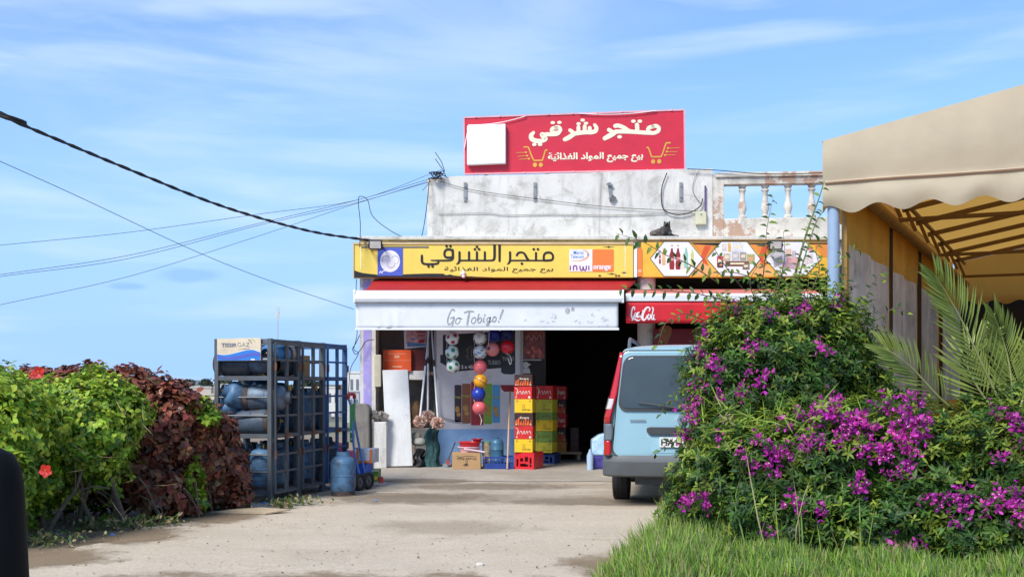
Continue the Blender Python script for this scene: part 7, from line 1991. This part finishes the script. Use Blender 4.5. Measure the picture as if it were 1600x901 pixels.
# palm with long feather leaves behind the low hedge
palm_m = mat('palm_leaf', (.27, .345, .075), .45, var=.2, scale=3, island=.25, trans=.25); palm_rib = mat('palm_rib', (.26, .30, .10), .5)
palm = empty('palm', (4.55, 10.0, 0), 'young palm with pale green feather leaves in front of the tent', 'palm')
def frond(pts, ds, w0=.36, n=34, tw=0.0, base=.12, a0=.95):
    q = catmull([P(x, y, d) for (x, y), d in zip(pts, ds)], 12)
    b_ = MB(); b_.tube(q, [.013 * (1 - .8 * i / (len(q) - 1)) for i in range(len(q))], 6); f = b_.build('frond', palm_rib, palm, smooth=True)
    P_, D_, N_, L_ = [], [], [], []
    for i in range(n):
        t = base + (1 - base) * i / (n - 1); k = t * (len(q) - 1); j = min(int(k), len(q) - 2); p = q[j].lerp(q[j + 1], k - j); tg = (q[j + 1] - q[j]).normalized()
        nn = Vector((0, -1, .25)); nn = (nn - tg * nn.dot(tg)).normalized(); nn = (Matrix.Rotation(tw, 3, tg) @ nn); w = tg.cross(nn)
        for s in (-1, 1):
            P_.append(p); D_.append(tg * (a0 + .5 * t + rng.uniform(-.08, .08)) + w * s * (1 - .35 * t) + nn * rng.uniform(.0, .35)); N_.append(nn + w * s * .3)
            L_.append(w0 * (.55 + .45 * math.sin(math.pi * min(1, .25 + t * .8))) * rng.uniform(.9, 1.1))
    m_ = len(P_)
    leaves_mesh('leaflets', np.array(P_), np.array(D_), np.array(N_), np.array(L_), np.full(m_, .026), palm_m, parent=f, fold=.25, droop=.06)
frond([(1568, 640), (1535, 570), (1505, 505), (1480, 460), (1462, 430)], [10.0, 9.95, 9.9, 9.85, 9.8], .40, 32)
frond([(1582, 650), (1580, 590), (1570, 540), (1553, 490)], [10.0, 10.0, 10.0, 9.9], .34, 28)
frond([(1500, 650), (1465, 618), (1430, 580), (1400, 555), (1380, 542)], [9.9, 9.8, 9.75, 9.7, 9.7], .34, 24)
frond([(1590, 650), (1610, 590), (1640, 530), (1680, 480)], [10.0, 10.0, 9.9, 9.9], .38, 26)
frond([(1560, 650), (1525, 600), (1512, 560), (1545, 520)], [10.2, 10.3, 10.4, 10.5], .40, 20)
b_ = MB(); b_.tube([(4.5, 10.1, 0), (4.48, 10.05, .5), (4.40, 10.0, 1.15)], [.13, .12, .09], 12); b_.build('trunk', mat('palm_trunk', (.16, .11, .07), .9, bump=1, bscale=12), palm, smooth=True)
# broad leaved plant in the gap by the tent post
P_ = np.array([P(1360 + rng.uniform(-16, 16), 600 + rng.uniform(-14, 18), 10.9) for _ in range(40)])
e = empty('broad_leaf_plant', P(1362, 640, 10.9), 'bright green broad leaved plant in the gap under the clear tent window', 'plant')
leaves_mesh('foliage', P_, rand_dirs(40) + np.array([0, -.3, .4]), rand_dirs(40) + np.array([0, -1, .5]), nr.uniform(.12, .2, 40), nr.uniform(.07, .1, 40), leafm('broad_leaf', (.12, .26, .04)), parent=e)
b_ = MB(); b_.tube([P(1362, 700, 10.9), P(1360, 600, 10.9)], .01, 6); b_.build('stem', green_twig, e)

# ---- left hedge
hib = [leafm('hibiscus_leaf', (.175, .315, .022)), leafm('hibiscus_young_lit_leaf', (.36, .48, .045)), leafm('hibiscus_deep_leaf', (.065, .155, .020))]
cop = [mat('copperleaf_dark', (.13, .046, .027), .42, var=.3, scale=3, island=.4, huevar=.015, trans=.2), mat('copperleaf_red', (.28, .085, .046), .42, var=.3, scale=3, island=.35, huevar=.02, trans=.25), mat('copperleaf_brown', (.22, .12, .055), .5, var=.3, scale=3, island=.35, huevar=.02, trans=.2)]
def hedge_plant(name, label, blobs, n, leaf, wid, mats, probs, stems, base, cat='shrub', lo=.62, droop=.25, amp=.14, whorl=4, bare=.0, stem_r=.028):
    e = empty(name, base, label, cat)
    p, d = blob_points(blobs, n, lo, amp)
    if bare: keep = (p[:, 2] > bare) | (nr.random(len(p)) < .22); p, d = p[keep], d[keep]
    P_, D_, N_, L_, W_ = whorls(p, d, whorl, leaf, wid, .9)
    D_ = D_ + np.array([0, 0, -.25])
    mi = np.tile(nr.choice(len(mats), len(p), p=probs), whorl)
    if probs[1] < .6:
        hi = (P_[:, 2] > np.quantile(P_[:, 2], .6)) & (nr.random(len(mi)) < .4); mi = np.where(hi, 1, mi)  # upper leaves swapped for brighter ones, a sunlit top put into the colour
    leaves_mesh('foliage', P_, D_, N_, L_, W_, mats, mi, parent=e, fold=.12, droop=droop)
    for k in range(stems):
        c, r = blobs[k % len(blobs)]
        a = Vector((base[0] + rng.uniform(-.35, .35), base[1] + rng.uniform(-.35, .35), -.02)); q = Vector(c) + Vector((rng.uniform(-.6, .6) * r[0], rng.uniform(-.7, .1) * r[1], rng.uniform(-.1, .5) * r[2]))
        b_ = MB(); mid = a.lerp(q, .45) + Vector((rng.uniform(-.12, .12), rng.uniform(-.1, .1), .03))
        c_ = catmull([a, a.lerp(mid, .5) + Vector((rng.uniform(-.04, .04), 0, 0)), mid, q], 5); b_.tube(c_, [stem_r * (1 - .7 * i / (len(c_) - 1)) for i in range(len(c_))], 7)
        for _ in range(3):
            j = rng.randint(3, len(c_) - 3); t_ = c_[j] + Vector((rng.uniform(-.35, .35), rng.uniform(-.35, .1), rng.uniform(.05, .35))); b_.tube(catmull([c_[j], c_[j].lerp(t_, .5) + Vector((0, 0, .04)), t_], 4), .007, 5)
        b_.build('trunk', mat('grey_bark', (.15, .12, .085), .9, var=.3, scale=18, bump=.6, bscale=40), e, smooth=True)
    return e
hA = hedge_plant('hibiscus_bush', 'bright green hibiscus hedge with two red flowers at the left edge', [((-4.62, 9.9, 1.0), (.72, .85, .52)), ((-4.45, 9.75, .62), (.55, .72, .45)), ((-5.1, 9.2, .8), (.7, 1.0, .65)), ((-5.4, 10.6, .9), (.8, 1.2, .6)), ((-4.75, 10.9, .7), (.8, .8, .7)), ((-4.5, 9.75, .3), (.45, .5, .3))], 12500, .064, .039, hib, (.50, .30, .20), 5, (-4.35, 9.8, 0))
hB = hedge_plant('hibiscus_bush', 'yellowish green hibiscus with bare grey stems beside the red leaved hedge', [((-4.12, 11.0, 1.02), (.52, .62, .50)), ((-3.92, 10.8, .90), (.38, .42, .46)), ((-4.3, 11.4, .55), (.6, .5, .5)), ((-3.80, 11.05, 1.08), (.34, .4, .36))], 4700, .062, .038, hib, (.45, .40, .15), 6, (-3.95, 10.75, 0), bare=.34)
cA = hedge_plant('copperleaf_bush', 'tall dark red copperleaf behind the yellowish green hibiscus', [((-4.15, 12.1, 1.08), (.75, .70, .46)), ((-3.75, 11.9, .85), (.50, .55, .55)), ((-4.9, 12.1, 1.0), (.6, .8, .5)), ((-4.45, 11.9, .45), (.75, .6, .45)), ((-3.55, 12.0, 1.02), (.42, .5, .38)), ((-3.75, 11.75, .40), (.42, .4, .40)), ((-4.65, 12.2, 1.16), (.65, .6, .42)), ((-5.2, 12.3, 1.12), (.6, .6, .42))], 7600, .082, .060, cop, (.50, .32, .18), 5, (-3.75, 11.7, 0), bare=.10)
cB = hedge_plant('copperleaf_bush', 'dark red copperleaf at the end of the hedge in front of the gas cage', [((-3.38, 12.35, .66), (.46, .50, .48)), ((-3.12, 12.45, .42), (.28, .36, .40)), ((-3.70, 12.30, .86), (.42, .5, .42)), ((-2.98, 12.45, .14), (.16, .25, .16)), ((-3.45, 12.3, .25), (.35, .35, .28))], 4800, .08, .058, cop, (.42, .38, .20), 4, (-3.35, 12.2, 0))
cC = hedge_plant('copperleaf_bush', 'low brownish red copperleaf growing at the foot of the hedge', [((-3.52, 11.55, .22), (.26, .3, .26)), ((-3.35, 11.7, .12), (.2, .2, .16))], 380, .085, .06, cop, (.3, .35, .35), 2, (-3.5, 11.5, 0))
hedge_plant('hibiscus_sprig', 'bright green hibiscus sprig growing out of the top of the red hedge', [((-3.30, 12.0, 1.12), (.20, .2, .11)), ((-3.16, 12.0, 1.02), (.13, .2, .10))], 210, .07, .042, hib, (.4, .5, .1), 2, (-3.3, 12.0, 0), stem_r=.01)
hedge_plant('hibiscus_sprig', 'green hibiscus sprig low in the red hedge near the road', [((-3.24, 11.75, .36), (.11, .14, .22)), ((-3.20, 11.7, .16), (.12, .12, .12))], 110, .068, .042, hib, (.5, .4, .1), 2, (-3.25, 11.7, 0), stem_r=.01)
# red hibiscus flowers on the green bush
hred = mat('hibiscus_red', (.66, .03, .02), .5, var=.1, trans=.25)
for (px, py, d) in ((61, 582, 9.25), (72, 735, 9.05), (51, 586, 9.3)):
    c = np.array(P(px, py, d)); k = 5; a = np.arange(k) * 2 * math.pi / k + rng.random(); big = .058 if px != 51 else .03
    dirs = np.stack([np.cos(a), np.full(k, -.35), np.sin(a)], 1)
    f_ = leaves_mesh('flower', np.repeat(c[None], k, 0), dirs, np.repeat(np.array([[0, -1, .2]]), k, 0), np.full(k, big), np.full(k, big), hred, parent=hA, droop=.1, fold=.05)
    b_ = MB(); b_.cyl(c, c + np.array([.012, -.05, .012]), .004, seg=6); b_.build('stamen', mat('stamen_yellow', (.75, .35, .05), .5), f_)
# dry stems in the hedge
P_, D_ = [], []
for _ in range(34):
    P_.append(P(rng.uniform(80, 240), rng.uniform(620, 800), rng.uniform(10.0, 10.6))); D_.append((rng.uniform(-1, 1), rng.uniform(-.6, .2), rng.uniform(-.8, .6)))
leaves_mesh('dry_twigs', np.array(P_), np.array(D_), rand_dirs(34), nr.uniform(.10, .26, 34), np.full(34, .004), mat('dry_straw', (.42, .33, .17), .8, island=.3), parent=hB)

# ------------------------------------------------------------------ grass bank
bank = ground_mat('bank_soil', (.075, .085, .03), (.04, .045, .02), (.05, .06, .022), bumpd=.4)
xs_b = [.15 + .25 * i for i in range(34)]; ys_b = [3.0 + .3 * j for j in range(38)]
def edge_x(y):
    pts = [(3.0, .45), (7.0, .55), (8.07, .66), (8.8, .92), (9.4, 1.16), (10.2, 1.42), (11.2, 1.54), (12.3, 1.66), (13, 1.9), (15, 2.6)]
    for (a, b), (c, d) in zip(pts, pts[1:]):
        if a <= y <= c: return b + (d - b) * (y - a) / (c - a)
    return pts[0][1] if y < 3 else 2.6
def bank_z(x, y):
    t = min(1, max(0, (x - edge_x(y)) / .5)); return -.02 + .09 * t * t * (3 - 2 * t) if y < 11.6 else -.02 + .05 * t
mb = MB()
for y in ys_b:
    for i in range(26):
        x = edge_x(y) - .05 + (i / 25) ** 1.5 * 6.5; mb.v.append((x, y, bank_z(x, y)))
for j in range(len(ys_b) - 1):
    if ys_b[j] > 12.2: break
    for i in range(25): a = j * 26 + i; mb.f.append((a, a + 1, a + 27, a + 26)); mb.m.append(0)
tag(mb.build('verge', bank, smooth=True, origin=(0, 0, 0)), kind='structure')
def grass(name, n, region, hgt, wid, mats, lean_=.5, label=None):
    P_, D_, N_, L_ = [], [], [], []
    while len(P_) < n:
        x, y = region(); z = bank_z(x, y)
        cl = .6 + .5 * math.sin(x * 5.1 + y * 3.3) * math.cos(x * 2.7 - y * 4.1)
        if rng.random() > .35 + .65 * cl: continue
        P_.append((x, y, z - .01)); a = rng.random() * 6.28; l = abs(rng.gauss(0, lean_)); D_.append((math.cos(a) * l, math.sin(a) * l, 1)); N_.append((math.cos(a) * .5 + rng.uniform(-.8, .8), math.sin(a) * .5 - .6, .5)); L_.append(hgt * rng.uniform(.4, 1.35) * (.55 + .9 * max(0, cl)))
    n = len(P_)
    o = leaves_mesh(name, np.array(P_), np.array(D_), np.array(N_), np.array(L_), np.full(n, wid) * nr.uniform(.7, 1.3, n), mats, nr.choice(len(mats), n), loc=(0, 0, 0), fold=.1, droop=.38)
    return tag(o, label, None, None, 'stuff')
gm = [mat('grass_green', (.13, .255, .020), .55, var=.2, island=.3, huevar=.02, trans=.3), mat('grass_light', (.24, .37, .035), .55, var=.2, island=.3, huevar=.02, trans=.3), mat('grass_dark', (.060, .125, .022), .55, var=.2, island=.3, trans=.3), mat('grass_straw', (.36, .32, .14), .6, island=.3, trans=.3)]
def reg_near():
    y = rng.uniform(6.9, 9.2); return edge_x(y) + abs(rng.random()) ** .9 * (5.2 - edge_x(y)), y
def reg_edge():
    y = rng.uniform(7.0, 12.2); return edge_x(y) + rng.uniform(-.05, .75) ** 1.0, y
grass('grass', 30000, reg_near, .115, .0075, [gm[0], gm[1], gm[2], gm[0], gm[1], gm[0], gm[2], gm[0], gm[1], gm[3]])
grass('grass', 15000, reg_edge, .17, .008, [gm[0], gm[1], gm[2], gm[0], gm[1], gm[3]])
# long stray blades growing through the low bougainvillea
def reg_stray():
    y = rng.uniform(8.0, 9.6); return rng.uniform(1.7, 2.7) if rng.random() < .7 else rng.uniform(1.4, 4.6), y
grass('grass', 90, reg_stray, .46, .010, [gm[1], gm[3], gm[0]], .35)
P_ = []; 
for (px, py, d, n) in ((1290, 630, 9.0, 26), (1180, 650, 9.2, 22), (1240, 655, 9.0, 20), (1110, 640, 9.6, 14), (1340, 640, 8.9, 14)):
    for _ in range(n): P_.append(P(px + rng.uniform(-34, 34), py + rng.uniform(0, 30), d + rng.uniform(-.2, .2)))
n = len(P_); o = leaves_mesh('grass', np.array(P_), nr.normal(size=(n, 3)) * np.array([.7, .3, .4]) + np.array([0, -.15, .45]), rand_dirs(n) + np.array([0, -.8, .5]), nr.uniform(.15, .32, n), np.full(n, .010), gm[1], loc=(0, 0, 0), droop=.5); tag(o, kind='stuff')
# weeds and litter along the hedge foot
def weed(px, py, n, r, label, m_):
    c = G(px, py); e = empty('weed', c, label, 'weed', 'weeds along the hedge foot')
    p = np.array(c) + nr.normal(size=(n, 3)) * np.array([r, r * .6, 0]) + np.array([0, 0, 1]) * nr.uniform(.01, .09, (n, 1))
    leaves_mesh('foliage', p, rand_dirs(n) + np.array([0, -.2, .5]), rand_dirs(n) + np.array([0, 0, 1.2]), nr.uniform(.03, .07, n), nr.uniform(.015, .035, n), m_, nr.choice(len(m_), n), parent=e)
wm = [leafm('weed_leaf', (.10, .18, .035)), leafm('weed_pale', (.20, .26, .09)), mat('weed_dry', (.34, .26, .12), .8, island=.3)]
for a in ((60, 852, 240, .22, 'spreading green weed at the hedge foot in the lower left'), (155, 827, 170, .13, 'small green weed under the hedge stems'), (190, 829, 110, .13, 'flat pale weed beside the brown stain'), (228, 822, 90, .10, 'tiny weed at the edge of the asphalt below the red hedge'), (262, 822, 70, .1, 'little weed tuft right of the low copperleaf'), (460, 790, 150, .14, 'green weeds at the foot of the nearest gas cage door'), (440, 795, 90, .08, 'weed by the front post of the nearest gas cage'), (372, 797, 60, .1, 'weed under the end of the red hedge')): weed(*a, wm)
b_ = MB(); c = G(388, 803); b_.prism([c + Vector((-.38, -.05, .02)), c + Vector((.2, -.10, .012)), c + Vector((.42, .10, .03)), c + Vector((.1, .16, .045)), c + Vector((-.2, .12, .03))], (0, 0, .012)); tag(b_.build('flattened_cardboard', mat('old_card', (.44, .34, .22), .85, var=.25, dirt=(.28, .2, .12), damt=.4)), 'flattened old cardboard lying between hedge end and gas cage', 'cardboard')
for (px, py, s, col, lb) in ((91, 836, .035, (.06, .16, .5), 'crumpled blue wrapper at the hedge foot'), (176, 837, .03, (.1, .25, .6), 'small blue wrapper at the edge of the brown stain'), (413, 787, .03, (.1, .35, .7), 'blue cap lying by the front post of the gas cage'), (587, 783, .028, (.12, .3, .75), 'bright blue scrap on the concrete right of the lone cylinder'), (560, 782, .02, (.2, .4, .8), 'tiny blue scrap below the wheels'), (768, 742, .04, (.5, .65, .8), 'pale blue scrap on the ramp in front of the shop'), (750, 884, .035, (.62, .58, .5), 'white paper scrap near the bottom middle of the asphalt'), (604, 770, .05, (.6, .55, .45), 'thin pale stick lying right of the truck wheels')):
    c = G(px, py); b_ = MB()
    if 'stick' in lb: b_.tube([c + Vector((-.12, 0, .015)), c + Vector((.22, -.05, .012))], .005, 5)
    else: b_.sphere(c + Vector((0, 0, s * .4)), s, 7, 5, (1, .8, .45))
    tag(b_.build('litter_scrap', mat('litter_%s' % px, col, .5)), lb, 'litter', 'litter on the ground')
# pebbles and dry leaves strewn over the ground: nobody could count them
P_, D_ = [], []
for _ in range(700):
    px, py = rng.uniform(30, 960), 745 + 156 * rng.random() ** .7
    if rng.random() < .5: px = rng.uniform(60, 400); py = 860 - (px - 60) * .18 + rng.gauss(-6, 12)
    if py < 740: continue
    P_.append(G(px, py, -.01)); 
n = len(P_); pp = np.array(P_); pp[:, 2] += .022
o = leaves_mesh('debris', pp, rand_dirs(n) * np.array([1, 1, .25]), rand_dirs(n) * .4 + np.array([0, 0, 1]), nr.uniform(.008, .035, n), nr.uniform(.006, .02, n), [mat('debris_brown', (.20, .13, .075), .9, island=.5), mat('debris_pale', (.46, .40, .31), .9, island=.4), mat('debris_dark', (.07, .055, .04), .9, island=.4)], nr.choice(3, n), loc=(0, 0, 0), droop=.1); tag(o, kind='stuff')

# ------------------------------------------------------------------ cats on the ledge
catm = mat('cat_grey', (.050, .048, .045), .8, var=.4, scale=30); catb = mat('cat_tabby', (.115, .095, .078), .85, var=.5, scale=28)
try:
    V1 = [(0, .09, .075), (0, .02, .085), (0, -.05, .105), (.005, -.075, .150), (.005, -.10, .178), (.005, -.125, .170),
          (-.032, -.098, .208), (-.040, -.096, .236), (.042, -.098, .208), (.052, -.096, .238),
          (-.055, -.07, .055), (-.062, -.11, .018), (.055, -.07, .055), (.062, -.11, .018), (.075, .06, .045), (.10, .0, .022), (.16, -.03, .016), (.20, -.04, .014)]
    E1 = [(0, 1), (1, 2), (2, 3), (3, 4), (4, 5), (4, 6), (6, 7), (4, 8), (8, 9), (2, 10), (10, 11), (2, 12), (12, 13), (0, 14), (14, 15), (15, 16), (16, 17)]
    R1 = [.072, .078, .066, .046, .042, .026, .016, .005, .016, .005, .032, .020, .032, .020, .034, .024, .012, .008]
    V2 = [(.05, .02, .065), (0, 0, .075), (-.06, -.01, .068), (-.11, -.02, .055), (-.13, -.05, .045), (.06, -.06, .03), (-.06, -.07, .025)]
    E2 = [(0, 1), (1, 2), (2, 3), (3, 4), (0, 5), (2, 6)]; R2 = [.06, .068, .062, .045, .03, .035, .03]
    def mk(name, V_, E_, R_, m, loc, label):
        me = bpy.data.meshes.new(name); me.from_pydata(V_, E_, [])
        o = bpy.data.objects.new(name, me); COL.objects.link(o); o.location = loc; me.materials.append(m)
        sk = o.modifiers.new('skin', 'SKIN'); sk.use_smooth_shade = True
        ss = o.modifiers.new('sub', 'SUBSURF'); ss.levels = 2; ss.render_levels = 2
        if len(me.skin_vertices) == 0:
            bm = bmesh.new(); bm.from_mesh(me); bm.verts.layers.skin.verify(); bm.to_mesh(me); bm.free()
        sv = me.skin_vertices[0].data
        for i, r_ in enumerate(R_): sv[i].radius = (r_, r_)
        sv[0].use_root = True
        dg = bpy.context.evaluated_depsgraph_get(); dg.update()
        nm = bpy.data.meshes.new_from_object(o.evaluated_get(dg)); o.modifiers.clear(); o.data = nm
        nm.polygons.foreach_set('use_smooth', [True] * len(nm.polygons))
        return tag(o, label, 'cat', 'cats on the ledge')
    k1 = mk('cat', V1, E1, R1, catm, (PX(1040, 18.0), 17.97, 3.645), 'dark grey cat crouching on the ledge and facing the street')
    k2 = mk('cat', V2, E2, R2, catb, (PX(1029, 18.05), 18.04, 3.645), 'brownish tabby cat curled up behind the dark grey cat')
    for sx in (-1, 1):
        b_ = MB(); b_.sphere(Vector(k1.location) + Vector((.005 + sx * .018, -.138, .186)), .006, 8, 6); b_.build('eye', mat('cat_eye', (.30, .28, .06), .2), k1)
except Exception as ex:
    print('cat failed', ex)
